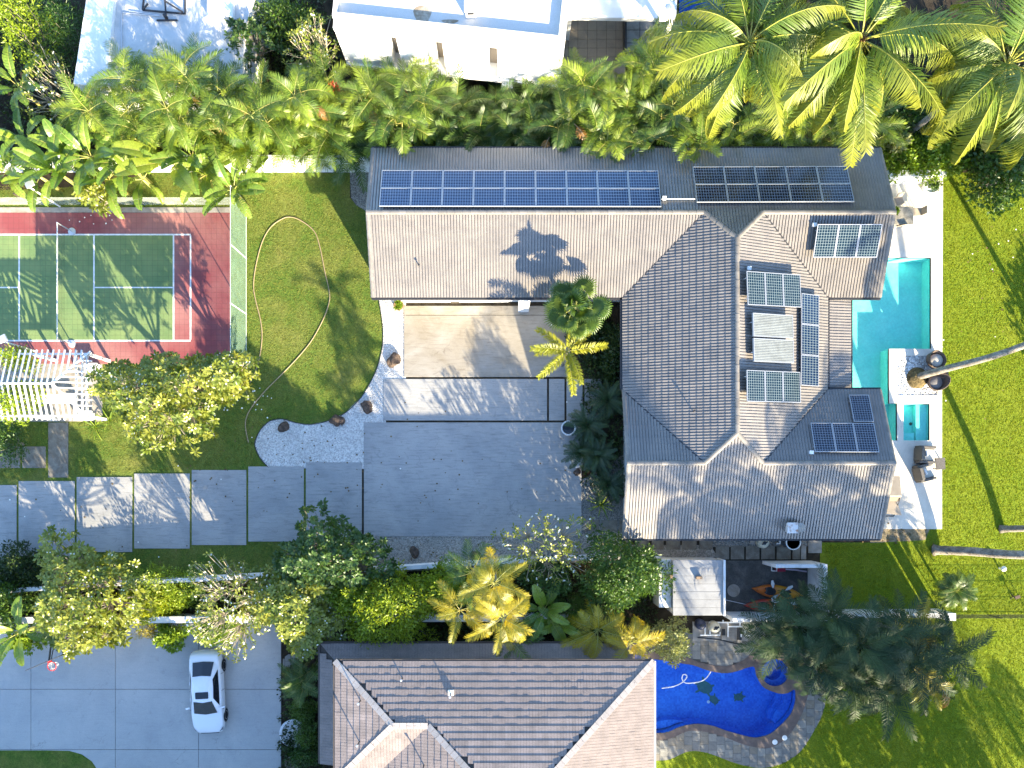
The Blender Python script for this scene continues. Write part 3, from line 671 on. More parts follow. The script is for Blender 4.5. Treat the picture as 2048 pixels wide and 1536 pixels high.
def lay(P, polys, ze, t, tv, tf, tw, tl, quota, name, tile_mesh, par, mats, jit=0.0, base_dz=-0.05, base_name='roof_deck'):
    """tiles one slope: `quota` whole tiles become objects, the rest is joined"""
    (ox, oy), (ax, ay), (ux, uy) = P[1], P[2], P[3]; cs = 1/math.sqrt(1+t*t); sn = t*cs
    A = Vector((ax, ay, 0)); U = Vector((ux*cs, uy*cs, sn)); N = A.cross(U)
    if N.z < 0: A = -A; N = A.cross(U)
    M = Matrix(((A.x,U.x,N.x),(A.y,U.y,N.y),(A.z,U.z,N.z))); rot = M.to_euler(); Mn = np.array(M)
    O = Vector((ox, oy, ze)); rest_v = []; rest_f = []; nv = 0; left = quota
    cand = []
    for poly in polys:
        loc = [((p[0]-ox)*A.x+(p[1]-oy)*A.y, ((p[0]-ox)*ux+(p[1]-oy)*uy)/cs) for p in poly]
        u0 = min(p[0] for p in loc); u1 = max(p[0] for p in loc); v0 = min(p[1] for p in loc); v1 = max(p[1] for p in loc)
        part_v = []; part_f = []; nvp = 0
        for j in range(int(v0/tl)-1, int(v1/tl)+2):
            for i in range(int(math.floor(u0/tw))-1, int(u1/tw)+2):
                off = 0.0
                q = [(i*tw, j*tl), ((i+1)*tw, j*tl), ((i+1)*tw, (j+1)*tl), (i*tw, (j+1)*tl)]
                ins = [inside(p, loc) for p in q]
                if all(ins): cand.append((i, j)); continue
                if not any(ins):
                    mid = ((i+.5)*tw, (j+.5)*tl)
                    if not (inside(mid, loc) or any(i*tw <= p[0] <= (i+1)*tw and j*tl <= p[1] <= (j+1)*tl for p in loc)): continue
                W = (tv + np.array((i*tw, j*tl, 0))) @ Mn.T + np.array(O)
                part_v.append(W); part_f += [tuple(k+nvp for k in f) for f in tf]; nvp += len(tv)
        if part_v:
            bm = bmesh.new(); me = bpy.data.meshes.new('t'); me.from_pydata([tuple(v) for v in np.vstack(part_v)], [], part_f); bm.from_mesh(me); bpy.data.meshes.remove(me)
            convex_clip(bm, poly); bm.verts.index_update()
            rest_v.append(np.array([tuple(v.co) for v in bm.verts]).reshape(-1,3)); rest_f += [tuple(v.index+nv for v in f.verts) for f in bm.faces]; nv += len(bm.verts); bm.free()
        # the deck under the tiles
        mb = MB(); k = len(poly)
        z = lambda p: ze + t*((p[0]-ox)*ux+(p[1]-oy)*uy) + base_dz
        top = [(p[0],p[1],z(p)) for p in poly]; bot = [(p[0],p[1],z(p)-0.12) for p in poly]
        mb.add(top+bot, [tuple(range(k)), tuple(range(2*k-1,k-1,-1))]+[(i,k+i,k+(i+1)%k,(i+1)%k) for i in range(k)])
        o = mb.obj(base_name, MT['gutter']); par(o)
    random.shuffle(cand) if False else None
    cand.sort(key=lambda c: (-c[1], c[0]))
    for n_, (i, j) in enumerate(cand):
        if left > 0:
            p = O + A*(i*tw) + U*(j*tl)
            o = inst(name, tile_mesh, None, p, rot); par(o); left -= 1
        else:
            W = (tv + np.array((i*tw, j*tl, 0)) + np.array((0, 0, jit*random.uniform(-1,1)))) @ Mn.T + np.array(O)
            rest_v.append(W); rest_f += [tuple(k+nv for k in f) for f in tf]; nv += len(tv)
    return rest_v, rest_f, nv
allv, allf, nv = [], [], 0
quota = {'s1':60, 'w':90, 'e':40, 's':50, 's2':20, 'ne':20, 'n':20}
for P in PLANES:
    v, f, n_ = lay(P, P[4], ZE, T, TVM if P[0] == 'e' else TV, TFM if P[0] == 'e' else TF, TW, TL_, quota.get(P[0], 0), 'roof_tile', tile_mir if P[0] == 'e' else tile_me, rchild, MT['tile'], 0.004)
    allv += v; allf += [tuple(k+nv for k in q) for q in f]; nv += n_
me = bpy.data.meshes.new('roof_tiling'); me.from_pydata([tuple(v) for v in np.vstack(allv)], [], allf); me.materials.append(MT['tile'])
o = bpy.data.objects.new('roof_tiling', me); COL.objects.link(o); rchild(o); o['kind'] = 'stuff'
# lean-to over the poolside porch
LT = ('lt', (18.57, 0), (0,1), (-1,0), None); t2 = math.tan(R(10))
v, f, n_ = lay(LT, [[(18.57,5.36),(18.57,10.2),(xE+.05,10.2),(xE+.05,5.36)]], 2.68, t2, TVM, TFM, TW, TL_, 0, 'roof_tile', tile_mir, rchild, MT['tile'])
me = bpy.data.meshes.new('porch_tiling'); me.from_pydata([tuple(q) for q in np.vstack(v)], [], f); me.materials.append(MT['tile'])
o = bpy.data.objects.new('porch_tiling', me); COL.objects.link(o); rchild(o); o['kind'] = 'stuff'
# ridge, hip and verge tiles, one by one
rm = MB()
for k in range(6): pass
n = 7; vs = []
for y in (0.0, 0.4):
    for j in range(n):
        a = PI*j/(n-1); r = 0.13 if y == 0 else 0.115
        vs.append((r*math.cos(a), y, r*0.62*math.sin(a)))
fs = [(j+1, j, n+j, n+j+1) for j in range(n-1)] + [tuple(range(n)), tuple(range(2*n-1,n-1,-1))]
rm.add(vs, fs); ridge_me = rm.mesh('ridge_tile', MT['tile_ridge'])
def ridge_line(p, q, par, me, name='ridge_tile', step=0.41, dz=0.02):
    p = Vector(p); q = Vector(q); d = q-p; L = d.length; n = max(1, int(L/step)); d.normalize()
    side = d.cross(Vector((0,0,1))).normalized(); up = side.cross(d)
    rot = Matrix(((side.x,d.x,up.x),(side.y,d.y,up.y),(side.z,d.z,up.z))).to_euler()
    for k in range(n): par(inst(name, me, None, p+d*(k*L/n)+Vector((0,0,dz+random.uniform(-.004,.004))), rot, (1, L/n/0.4*1.02, 1)))
zr = ZE+T*HW; zt = ZE+T*CW
for p, q in (((X0,yR,zr),(xA,yR,zr)), ((X1,yR,zr),(xB,yR,zr)), ((xA,yR,zr),(xR,yP,zt)), ((xB,yR,zr),(xR,yP,zt)), ((xR,yP,zt),(xR,yP2,zt)),
             ((xA,yQ,zr),(xR,yP2,zt)), ((xB,yQ,zr),(xR,yP2,zt)), ((xW,yQ,zr),(xA,yQ,zr)), ((X1,yQ,zr),(xB,yQ,zr))): ridge_line(p, q, rchild, ridge_me)
for x, ys in ((X0+.08,(yN,yR)),(X0+.08,(yS1,yR)),(X1-.08,(yN,yR)),(X1-.08,(yS1,yR)),(X1-.08,(yS,yQ)),(X1-.08,(yN2,yQ)),(xW+.08,(yS,yQ)),(xW+.08,(yN2,yQ))):
    ridge_line((x,ys[0],ZE),(x,ys[1],zr), rchild, ridge_me, 'verge_tile', 0.41, -0.01)
# gable ends, gutters and valleys
for x, y0, y1, yr in ((X0+.46,yS1+.4,yN-.4,yR),(17.9,yS1+.4,yN-.4,yR),(17.9,yS+.4,yN2-.4,yQ),(6.8,yS+.4,yN2-.4,yQ)):
    mb = MB(); zz = lambda y: ZE+T*(HW-abs(y-yr))-0.16; ps = [(y0,3.11),(y1,3.11),(y1,zz(y1)),(yr,zz(yr)),(y0,zz(y0))]
    mb.add([(x-.08,p[0],p[1]) for p in ps]+[(x+.08,p[0],p[1]) for p in ps], [(0,1,2,3,4),(9,8,7,6,5)]+[(i,5+i,5+(i+1)%5,(i+1)%5) for i in range(5)]); hchild(mb.obj('gable_wall', MT['white']))
for p, q in (((X0,yN+.06),(X1,yN+.06)),((X0,yS1-.06),(xW-.05,yS1-.06)),((xE+.05,yS1-.06),(X1,yS1-.06)),((xW-.06,yN2),(xW-.06,yS1)),((xW,yS-.06),(X1,yS-.06)),((xE+.05,yN2+.06),(X1,yN2+.06)),((xE+.06,5.4),(xE+.06,10.18))):
    mb = MB(); mb.beam((p[0],p[1],ZE-0.08),(q[0],q[1],ZE-0.08),0.12,0.12); rchild(mb.obj('gutter', MT['dark']))
mb = MB(); mb.beam((18.63,5.36,2.62),(18.63,10.2,2.62),0.1,0.12); rchild(mb.obj('gutter', MT['dark']))
for p, q in (((xW,yS1,ZE),(xA,yR,zr)),((xE,yS1,ZE),(xB,yR,zr)),((xW,yN2,ZE),(xA,yQ,zr)),((xE,yN2,ZE),(xB,yQ,zr))):
    mb = MB(); mb.beam((p[0],p[1],p[2]+.035),(q[0],q[1],q[2]+.035),0.07,0.03); rchild(mb.obj('valley_gutter', MT['dark']))
# chimney flue, vent cowl on the south slope
pl = {P[0]: P for P in PLANES}
c = on_plane(1580,1055,coeff(pl['s'])); mb = MB(); mb.box(-.24,.2,-.22,.22,-.2,.38); mb.box(-.3,.26,-.28,.28,.38,.46)
fl = thing('roof_vent', 'rust stained square vent box with round cap near the south eave', 'vent', c); mb.obj('vent_box', mat('rusty_white', (0.62,0.58,0.54),(0.3,0.13,0.06),5,0.8,lo=0.5,hi=0.7), fl)
mb = MB(); mb.lathe([(0.0,-.3),(0.1,-.3),(0.1,.34),(0.25,.34),(0.25,.41),(0.06,.47),(0.0,.47)], 16, (.42,.02,0)); mb.obj('vent_cap', MT['conc_edge'], fl)
for k, (px, py, pn) in enumerate(((839,533,'s1'),(1386,823,'w'))):
    c = on_plane(px, py, coeff(pl[pn])); mb = MB(); mb.tube([c, c+Vector((0,0,.32))], .03, 8); mb.lathe([(0,.3),(0.06,.3),(0.06,.36),(0,.38)], 10, tuple(c))
    tag(mb.obj('vent_pipe', MT['dark']), ('small dark vent pipe on the garage wing roof' if k == 0 else 'small vent pipe low on the western central slope'), 'vent pipe')

# ---------------------------------------------------------------- solar arrays
frame_al = mat('panel_frame', (0.34,0.36,0.39), None, 1, 0.4, 0.5, 30, 0.06, 0.0, 0.4)
def array(label, abc, TLp, TRp, BLp, BRp, nx, ny, cx, cy, cell, linec, gap=0.02, lw=0.16, ribs=False, th=0.045):
    a, b_, c, d = [on_plane(p[0], p[1], abc) for p in (TLp, TRp, BLp, BRp)]
    w = ((b_-a)+(d-c))/2; h = ((c-a)+(d-b_))/2; ctr = (a+b_+c+d)/4
    Wl, Hl = w.length, h.length; U = w.normalized(); N = U.cross(-h).normalized(); V = N.cross(U)
    if N.z < 0: N = -N; V = N.cross(U)
    rot = Matrix(((U.x,V.x,N.x),(U.y,V.y,N.y),(U.z,V.z,N.z))).to_euler()
    t = thing('solar_array' if not ribs else 'solar_water_heater', label, 'solar panels' if not ribs else 'solar heater', ctr); t.rotation_euler = rot
    pw, ph = Wl/nx, Hl/ny; fw = 0.035
    gm = solarcells('cells_%s' % label[:12], pw-gap, ph-gap, cx, cy, cell, linec, lw) if not ribs else ribs
    q = MB(); q.box(0, pw-gap, 0, ph-gap, -0.01, th*0.7)
    gme = q.mesh('cell_sheet', gm)
    if ribs:
        q = MB()
        for k in range(14): q.box(0.04, pw-gap-0.04, 0.04+(ph-.12)*k/14, 0.04+(ph-.12)*(k+.62)/14, th*0.7, th*0.7+0.02)
        rme = q.mesh('absorber_tube', gm)
    q = MB(); e = 0.003
    q.box(-e, pw-gap+e, -e, fw, -0.015, th); q.box(-e, pw-gap+e, ph-gap-fw, ph-gap+e, -0.015, th); q.box(-e, fw, fw, ph-gap-fw, -0.015, th); q.box(pw-gap-fw, pw-gap+e, fw, ph-gap-fw, -0.015, th)
    fme = q.mesh('panel_frame', frame_al)
    for i in range(nx):
        for j in range(ny):
            p = inst('solar_panel' if not ribs else 'collector', gme, t, (-Wl/2+i*pw+gap/2, -Hl/2+j*ph+gap/2, 0))
            inst('frame', fme, p)
            if ribs: inst('absorber_tube', rme, p)
    q = MB()
    for k in (-.3, .3): q.box(-Wl/2, Wl/2, k*Hl-.02, k*Hl+.02, -.055, -.016)
    q.obj('mounting_rail', MT['alu'], t)
    q = MB()
    for k in range(nx*2+1):
        for s_ in (-.3, .3): q.box(-Wl/2+.05+k*(Wl-.1)/(nx*2)-.015, -Wl/2+.05+k*(Wl-.1)/(nx*2)+.015, s_*Hl-.015, s_*Hl+.015, -.24, -.0555)
    q.obj('mounting_foot', MT['alu'], t); return t
cB, lB = (0.004,0.014,0.045), (0.19,0.25,0.34)
cD, lD = (0.004,0.007,0.016), (0.17,0.2,0.25)
cT, lT = (0.002,0.01,0.019), (0.2,0.25,0.255)
array('long two row array of eighteen blue panels on the garage wing', coeff(pl['n'],0.2), (762,341),(1318,342),(760,413),(1321,414), 9,2, 12,6, cB,lB)
array('array of ten near black panels on the dark north slope', coeff(pl['n'],0.2), (1386,334),(1697,333),(1392,405),(1705,404), 5,2, 12,6, cD,lD)
array('three panel array on the slope beside the pool deck table', coeff(pl['s2'],0.42), (1633,448),(1763,448),(1627,515),(1755,515), 3,1, 8,12, cT,lT, lw=0.11)
array('three panel array above the pale solar water heater', coeff(pl['e'],0.42), (1494,541),(1601,551),(1493,611),(1600,614), 3,1, 8,12, cT,lT, lw=0.11)
array('narrow column of three panels east of the pale water heater', coeff(pl['e'],0.24), (1602,587),(1637,590),(1601,770),(1637,774), 1,3, 6,12, cB,lT, lw=0.11)
array('three panel array below the pale solar water heater', coeff(pl['e'],0.42), (1493,740),(1600,744),(1493,803),(1600,806), 3,1, 8,12, cT,lT, lw=0.11)
array('three dark panels side by side on the southeast wing', coeff(pl['ne'],0.2), (1621.5,846),(1748.7,846.5),(1628,904),(1757,905), 3,1, 8,12, cD,lD)
array('single dark panel standing alone by the southeast corner', coeff(pl['ne'],0.2), (1698,790),(1738,790),(1706,844),(1747,844), 1,1, 8,12, cD,lD)
rib = mat('collector_ribs', (0.24,0.255,0.245), (0.19,0.2,0.19), 2, 0.35, 0.5, 30, 0.12, 0.0)
array('pale ribbed solar water heater of two stacked collectors', coeff(pl['e'],0.36), (1503.5,625),(1586,629),(1503.5,724),(1586,729), 1,2, 1,1, cT,lT, gap=0.1, ribs=rib, th=0.09)
mb = MB(); a = on_plane(1323,398,coeff(pl['n'],0.14)); b_ = on_plane(1390,398,coeff(pl['n'],0.14)); mb.tube([a,b_], .025, 6); tag(mb.obj('conduit', MT['plastic_w']), 'white conduit joining the two north slope arrays', 'conduit')
for px, py, pn, lb in ((1328,398,'n','white junction box at the end of the conduit'),(1627,451,'s2','pale junction box by the poolside array corner'),(1497,538,'e','pale junction box above the upper east array'),(1621,905,'ne','pale junction box below the southeast panels')):
    c = on_plane(px, py, coeff(pl[pn],0.08)); mb = MB(); mb.box(-.09,.09,-.08,.08,0,.16); mb.box(-.1,.1,-.09,.09,.16,.175); tag(mb.obj('junction_box', MT['plastic_w'], loc=c), lb, 'junction box')

# ---------------------------------------------------------------- red-brown roofed house to the south
ZU = 5.6; TU = math.tan(R(15)); ax0, ax1, ay = -8.5, 7.45, -8.56; ax2 = -6.76; d1 = 3.0; d2 = (ax1-ax2)/2
h2 = thing('house', 'two storey house under a stepped red brown shingle roof', 'house', (0, -16, 0))
def h2c(o): o.parent = h2; o.matrix_parent_inverse = Matrix.Translation((0,16,0)); return o
roof2 = bpy.data.objects.new('roof', None); COL.objects.link(roof2); h2c(roof2)
def r2c(o): o.parent = roof2; return o
for r in ((-7.9,6.9,-22.0,-9.15,5.62),):
    mb = MB(); mb.box(r[0],r[1],r[2],r[3],0.001,r[4]); h2c(mb.obj('wall', MT['white']))
sw, slg = 0.3, 0.345
def sh_geo():
    vs = []; fs = []; up = 0.04; ws = [(0.004,0.145),(0.155,0.296)]
    for a, b_ in ws:
        k = len(vs); vs += [(a,0,up),(b_,0,up),(b_,slg*1.12,0.012),(a,slg*1.12,0.012),(a,0,-0.01),(b_,0,-0.01),(b_,slg*1.12,0.0),(a,slg*1.12,0.0)]
        fs += [(k,k+1,k+2,k+3),(k+4,k+5,k+1,k),(k+5,k+6,k+2,k+1),(k+7,k+4,k,k+3)]
    return np.array(vs), fs
SV, SF = sh_geo(); sh_me = bpy.data.meshes.new('shingle'); sh_me.from_pydata([tuple(v) for v in SV], [], SF); sh_me.materials.append(MT['shingle'])
yb = ay-2*d2
P2 = [('n',(0,ay),(-1,0),(0,-1),[[(ax0,ay),(ax1,ay),(ax1-d2,ay-d2),(ax2+d1,ay-d1),(ax0+d1,ay-d1)]]),
      ('w1',(ax0,0),(0,-1),(1,0),[[(ax0,ay),(ax0+d1,ay-d1),(ax0,ay-2*d1)]]),
      ('sw',(0,ay-2*d1),(1,0),(0,1),[[(ax0+d1,ay-d1),(ax2+d1,ay-d1),(ax2,ay-2*d1),(ax0,ay-2*d1)]]),
      ('w2',(ax2,0),(0,-1),(1,0),[[(ax2+d1,ay-d1),(ax1-d2,ay-d2),(ax2,yb),(ax2,ay-2*d1)]]),
      ('e',(ax1,0),(0,1),(-1,0),[[(ax1,ay),(ax1,yb),(ax1-d2,ay-d2)]]),
      ('s',(0,yb),(1,0),(0,1),[[(ax2,yb),(ax1,yb),(ax1-d2,ay-d2)]])]
allv, allf, nv = [], [], 0; qt = {'n':150,'w1':40,'sw':30,'w2':30,'e':50}
for P in P2:
    v, f, n_ = lay(P, P[4], ZU, TU, SV, SF, sw, slg, qt.get(P[0],0), 'shingle', sh_me, r2c, MT['shingle'], 0.006)
    allv += v; allf += [tuple(k+nv for k in q) for q in f]; nv += n_
# lower skirt roofs
ZL = 3.0; tl2 = math.tan(R(18)); lowm = mat('lower_shingle', (0.16,0.14,0.14), (0.12,0.105,0.105), 2, 0.6, 0.3, 25, 0.3, 0.003)
sk = []
for P, poly in ((('ln',(0,-8.19),(-1,0),(0,-1)), [(-9.86,-8.19),(6.9,-8.19),(6.9,-9.3),(-7.8,-9.3),(-8.75,-9.3)]), (('lw',(-9.86,0),(0,-1),(1,0)), [(-9.86,-8.19),(-8.75,-9.3),(-7.8,-9.3),(-7.8,-14.6),(-9.86,-14.6)])):
    v, f, n_ = lay(P, [poly], ZL, tl2, SV, SF, sw, slg, 0, 'shingle', sh_me, r2c, MT['shingle'], 0.004)
    allv += v; allf += [tuple(k+nv for k in q) for q in f]; nv += n_
me = bpy.data.meshes.new('shingle_courses'); me.from_pydata([tuple(v) for v in np.vstack(allv)], [], allf); me.materials.append(MT['shingle'])
o = bpy.data.objects.new('shingle_courses', me); COL.objects.link(o); r2c(o); o['kind'] = 'stuff'
zu = lambda d: ZU+TU*d
hm = MB(); hm.obox((0,.17,.02),(.15,0,0),(0,.19,.006),(0,0,.02)); hip_me = hm.mesh('hip_tile', mat('hip_tile_glaze', (0.4,0.35,0.31),(0.33,0.29,0.26),2,0.6,objrand=0.1))
for p, q in (((ax0,ay,ZU),(ax0+d1,ay-d1,zu(d1))),((ax1,ay,ZU),(ax1-d2,ay-d2,zu(d2))),((ax0+d1,ay-d1,zu(d1)),(ax2+d1,ay-d1,zu(d1))),((ax2+d1,ay-d1,zu(d1)),(ax1-d2,ay-d2,zu(d2))),((ax0,ay-2*d1,ZU),(ax0+d1,ay-d1,zu(d1)))):
    ridge_line(p, q, r2c, hip_me, 'hip_tile', 0.345, 0.0)
for p, q in (((ax0,ay+.05),(ax1,ay+.05)),((ax0-.05,ay),(ax0-.05,ay-2*d1)),((ax1+.05,ay),(ax1+.05,yb))):
    mb = MB(); mb.beam((p[0],p[1],ZU-.06),(q[0],q[1],ZU-.06),.1,.14); r2c(mb.obj('gutter', MT['white_dirty'] if p[0] > 7 else MT['gutter']))
mb = MB(); mb.beam((-9.92,-8.13,ZL-.06),(-9.92,-14.6,ZL-.06),.1,.12); mb.beam((-9.86,-8.13,ZL-.06),(6.9,-8.13,ZL-.06),.1,.12); r2c(mb.obj('gutter', MT['gutter']))
for px, py, pn, lb, hh in ((805,1356,'n','thin vent pipe high on the northern shingle slope',.5),(902,1386,'n','vent pipe with square white collar on the shingles',.75),(721,1401,'w1','upper thin vent pipe on the western shingle slope',.6),(719,1483,'w1','lower thin vent pipe on the western shingle slope',.65),(848,1530,'w2','thin vent pipe beside the pale hip of shingles',.6)):
    P = [q for q in P2 if q[0] == pn][0]; c = on_plane(px, py, coeff(P, 0, ZU, TU)); t = thing('vent_pipe', lb, 'vent pipe', c)
    mb = MB(); mb.tube([(0,0,-.1),(0,0,hh)], .035, 8); mb.obj('pipe', MT['dark'], t); mb = MB(); mb.lathe([(0,hh-.03),(.06,hh-.03),(.06,hh+.06),(0,hh+.07)], 10); mb.obj('cowl', MT['alu'], t)
    if 'square' in lb: mb = MB(); mb.box(-.14,.14,-.1,.16,-.05,.14); mb.obj('collar', MT['plastic_w'], t)
# ---------------------------------------------------------------- neighbours at the top
def loft_walls(name, pts, z0, z1, m, parent): 
    mb = MB(); mb.prism([tuple(p)[:2] for p in pts], z0, z1); return mb.obj(name, m, parent)
villa = thing('villa', 'large white flat roofed villa behind the palm hedge', 'building', (-3, 27, 0))
def vch(o): o.parent = villa; o.matrix_parent_inverse = Matrix.Translation((3,-27,0)); return o
A = Vector((-8.6, 23.2)); B = Vector((2.95, 21.98)); ud = (B-A).normalized(); nd = Vector((-ud.y, ud.x))   # south face runs A -> B, nd points north
def fp(u, v): p = A+ud*u+nd*v; return (p.x, p.y)
LF = (B-A).length
ren = mat('white_render', (0.8,0.8,0.78), (0.72,0.71,0.68), 0.7, 0.8, 0.2, 20, 0.08, 0.003)
mb = MB(); mb.prism([fp(0,0.92), fp(LF,0.92), fp(LF,16), fp(0,16)], 0.001, 5.62); vch(mb.obj('wall', ren))
roofm = mat('flat_roof_screed', (0.6,0.58,0.54), (0.56,0.53,0.47), 0.8, 0.85, 0.2, 20, 0.12, 0.004, lo=0.5, hi=0.75)
mb = MB(); mb.prism([fp(.18,.5), fp(LF-.35,.5), fp(LF-.35,15.8), fp(.18,15.8)], 5.625, 5.66); vch(mb.obj('flat_roof', roofm))
for r in ((0,LF,.3,.5),(0,.18,.502,16),(LF-.35,LF,.502,16)):
    mb = MB(); mb.prism([fp(r[0],r[2]),fp(r[1],r[2]),fp(r[1],r[3]),fp(r[0],r[3])], 5.621, 6.0); vch(mb.obj('parapet', mat('parapet_render',(0.74,0.72,0.68),(0.5,0.47,0.42),2.5,0.85,lo=0.55,hi=0.7)))
# projecting piers with tall recesses between them, sill ledge below
for u0, u1 in ((0.0,2.6),(3.1,4.95),(5.45,7.75),(8.25,LF)):
    mb = MB(); mb.prism([fp(u0,-.0),fp(u1,-.0),fp(u1,.918),fp(u0,.918)], 2.3, 5.3); vch(mb.obj('facade_pier', ren))
mb = MB(); mb.prism([fp(0,-.06),fp(LF,-.06),fp(LF,.916),fp(0,.916)], 5.302, 5.62); vch(mb.obj('cornice', ren))
mb = MB(); mb.prism([fp(0,-.12),fp(LF,-.12),fp(LF,.917),fp(0,.917)], 2.1, 2.298); vch(mb.obj('sill_ledge', ren))
rec = mat('tan_shutter', (0.3,0.25,0.2), None, 1, 0.7)
for u0, u1 in ((2.6,3.1),(4.95,5.45),(7.75,8.25)):
    mb = MB(); mb.prism([fp(u0+.01,.8),fp(u1-.01,.8),fp(u1-.01,.919),fp(u0+.01,.919)], 2.3, 5.3); vch(mb.obj('window', rec))
for u0 in (4.4,8.5):
    mb = MB(); mb.prism([fp(u0,-.35),fp(u0+.6,-.35),fp(u0+.6,.915),fp(u0,.915)], 1.55, 2.098); vch(mb.obj('corbel', ren))
mb = MB(); mb.prism([fp(6.15,.86),fp(6.95,.86),fp(6.95,.925),fp(6.15,.925)], .8, 1.15); vch(mb.obj('window', MT['glass']))
mb = MB(); p0 = fp(4.75,-.09); mb.tube([(p0[0],p0[1],.1),(p0[0],p0[1],5.3)], .06, 8); mb.obox((p0[0],p0[1],5.35),(.16,0,0),(0,.1,0),(0,0,.1)); vch(mb.obj('downpipe', mat('weathered_pipe',(0.4,0.38,0.35),(0.3,0.28,0.25),3)))
mb = MB(); mb.box(-.27,.22,-.2,.2,0,.62); mb.box(-.33,.28,-.26,.26,.62,.7); hv = thing('roof_vent','small boxy vent hood on the bright white flat roof','vent',(*G(943,28,5.7)[:2],5.66)); mb.obj('hood', MT['white_dirty'], hv)
mb = MB(); mb.box(-.18,.14,-.204,-.2,.3,.56); mb.obj('grille', MT['dark'], hv)
# stain patches on the roof
st_m = mat('damp_stain', (0.28,0.22,0.15), (0.5,0.45,0.37), 1.5, 0.9, 0.2, 12, 0.2, 0.0)
for cx, cy, rx, ry in ((845,30,.42,.55),(900,43,.4,.12),(842,50,.3,.2)):
    c = G(cx,cy,5.66); mb = MB(); mb.prism([(c.x+rx*math.cos(t)*(1+.2*math.sin(3*t)),c.y+ry*math.sin(t)*(1+.15*math.cos(2*t))) for t in [2*PI*i/24 for i in range(24)]], 5.661, 5.664); vch(mb.obj('damp_stain', st_m))
# tan terrace and lower white slab east of the villa
tf = mat('terrace_tiles', (0.3,0.245,0.18), (0.24,0.2,0.15), 1.5, 0.7, 0.3, 30, 0.2, 0.004)
ter = tag(link(bpy.data.objects.new('terrace', None)), kind='structure')
for i in range(7):
    for j in range(8):
        a = G(1118+i*19.0, 26+(j+1)*17.6); c = G(1118+(i+1)*19.0-.6, 26+j*17.6+.6)
        if i == 0 and j == 0: q = MB(); q.prism([(0,0),(c.x-a.x,0),(c.x-a.x,c.y-a.y),(0,c.y-a.y)], 0.002, 0.03); tme = q.mesh('terrace_tile', tf)
        inst('terrace_tile', tme, ter, (a.x, a.y, random.uniform(-.002,.002)))
tw2 = thing('low_wall', 'dark low screen wall at the edge of the tan terrace', 'wall', G(1247,85)); mb = MB(); mb.box(-.05,.05,-1.1,1.6,0.001,.9); mb.obj('screen', MT['dark'], tw2); 
gt = tag(link(bpy.data.objects.new('terrace', None)), kind='structure')
for i in range(4):
    for j in range(3): slabs(gt, 'terrace_slab', [(1252+i*28,35+j*26,1279+i*28,60+j*26)], 0.03, MT['conc_edge'])
loft_walls('low_annex', GL([(1130,34,),(1352,37),(1358,-80),(1130,-80)], 2.6), 2.3, 2.6, MT['white'], None).name = 'flat_canopy'
cn = bpy.data.objects['flat_canopy']; tag(cn, 'thin white canopy slab between the villa and the small blue pool', 'canopy')
for px, py in ((1345,32),(1140,28)):
    c = G(px,py,2.3); mb = MB(); mb.box(c.x-.12,c.x+.12,c.y-.12,c.y+.12,0.001,2.31)
    o = mb.obj('post', MT['white'], cn)
mb = MB(); c = G(1338,16,2.6); mb.lathe([(0,0),(.16,0),(.16,.04),(0,.06)], 16, (c.x,c.y,2.6)); tag(mb.obj('drain_cover', MT['alu']), 'round metal drain cover on the white canopy corner', 'drain cover')
p3 = thing('swimming_pool', 'small blue mosaic pool half hidden by coconut fronds', 'pool'); basin('basin', [p[:2] for p in POOL3], -1.0, .06, tilemat('speckled_blue_mosaic',(0.008,0.05,0.2),(0.04,0.16,0.42),0.09), p3)
surface(POOL3, -.06, w2, 'pool_water')
holed_slab('coping', [p[:2] for p in GL([(1340,-60),(1490,-60),(1490,92),(1340,76)])], [[p[:2] for p in POOL3]], 0.001, .07, MT['white'], p3) if False else None

out = thing('outbuilding', 'white flat roofed outbuilding dappled with palm shade', 'building', (-19, 24, 0))
def och(o): o.parent = out; o.matrix_parent_inverse = Matrix.Translation((19,-24,0)); return o
zo = 3.3
P = GL([(205,-90),(213,-20),(209,176),(480,180),(492,60),(520,-90)], zo); mb = MB(); mb.prism([p[:2] for p in P], .001, zo-.02); och(mb.obj('wall', ren))
mb = MB(); mb.prism([p[:2] for p in P], zo-.018, zo); och(mb.obj('flat_roof', mat('outbuilding_roof',(0.6,0.59,0.57),(0.5,0.49,0.46),1.0,0.8)))
P = GL([(186,-90),(236,-90),(212,174),(147,167)], zo+.25); mb = MB(); mb.prism([p[:2] for p in P], .001, zo+.25); och(mb.obj('raised_roof', ren))
P = GL([(415,-60),(466,-60),(465,34),(414,29)], zo+.35); mb = MB(); mb.prism([p[:2] for p in P], zo+.001, zo+.35); och(mb.obj('roof_hatch', MT['white']))
t = thing('satellite_dish', 'dark folded antenna frame on the outbuilding roof', 'antenna', G(322,8,zo))
mb = MB()
for p, q in (((-.95,-.35,.05),(1.3,-.55,.05)),((1.3,-.55,.05),(1.3,.9,.05)),((-.2,-.9,.06),(.9,-.9,.06)),((.3,-.9,.05),(.3,.9,.35)),((.3,0,.3),(1.2,-.5,.1)),((-.95,-.35,.05),(-.75,.3,.3)),((-.95,-.35,.05),(-.6,-.1,.2))): mb.beam(p,q,.07,.07)
mb.obj('mast_frame', MT['dark'], t)
mb = MB(); mb.tube([(.3,-.75,0),(.3,-.75,.3)], .09, 8); mb.obj('foot', MT['dark'], t)
pz = zo+.05; mb = MB(); mb.tube([G(243,110,pz),G(243,25,pz),G(320,32,pz)], .025, 6); mb.tube([G(258,22,pz),G(318,30,pz)], .02, 6); tag(mb.obj('roof_pipe', MT['alu']), 'thin grey pipe run along the outbuilding roof', 'pipe')

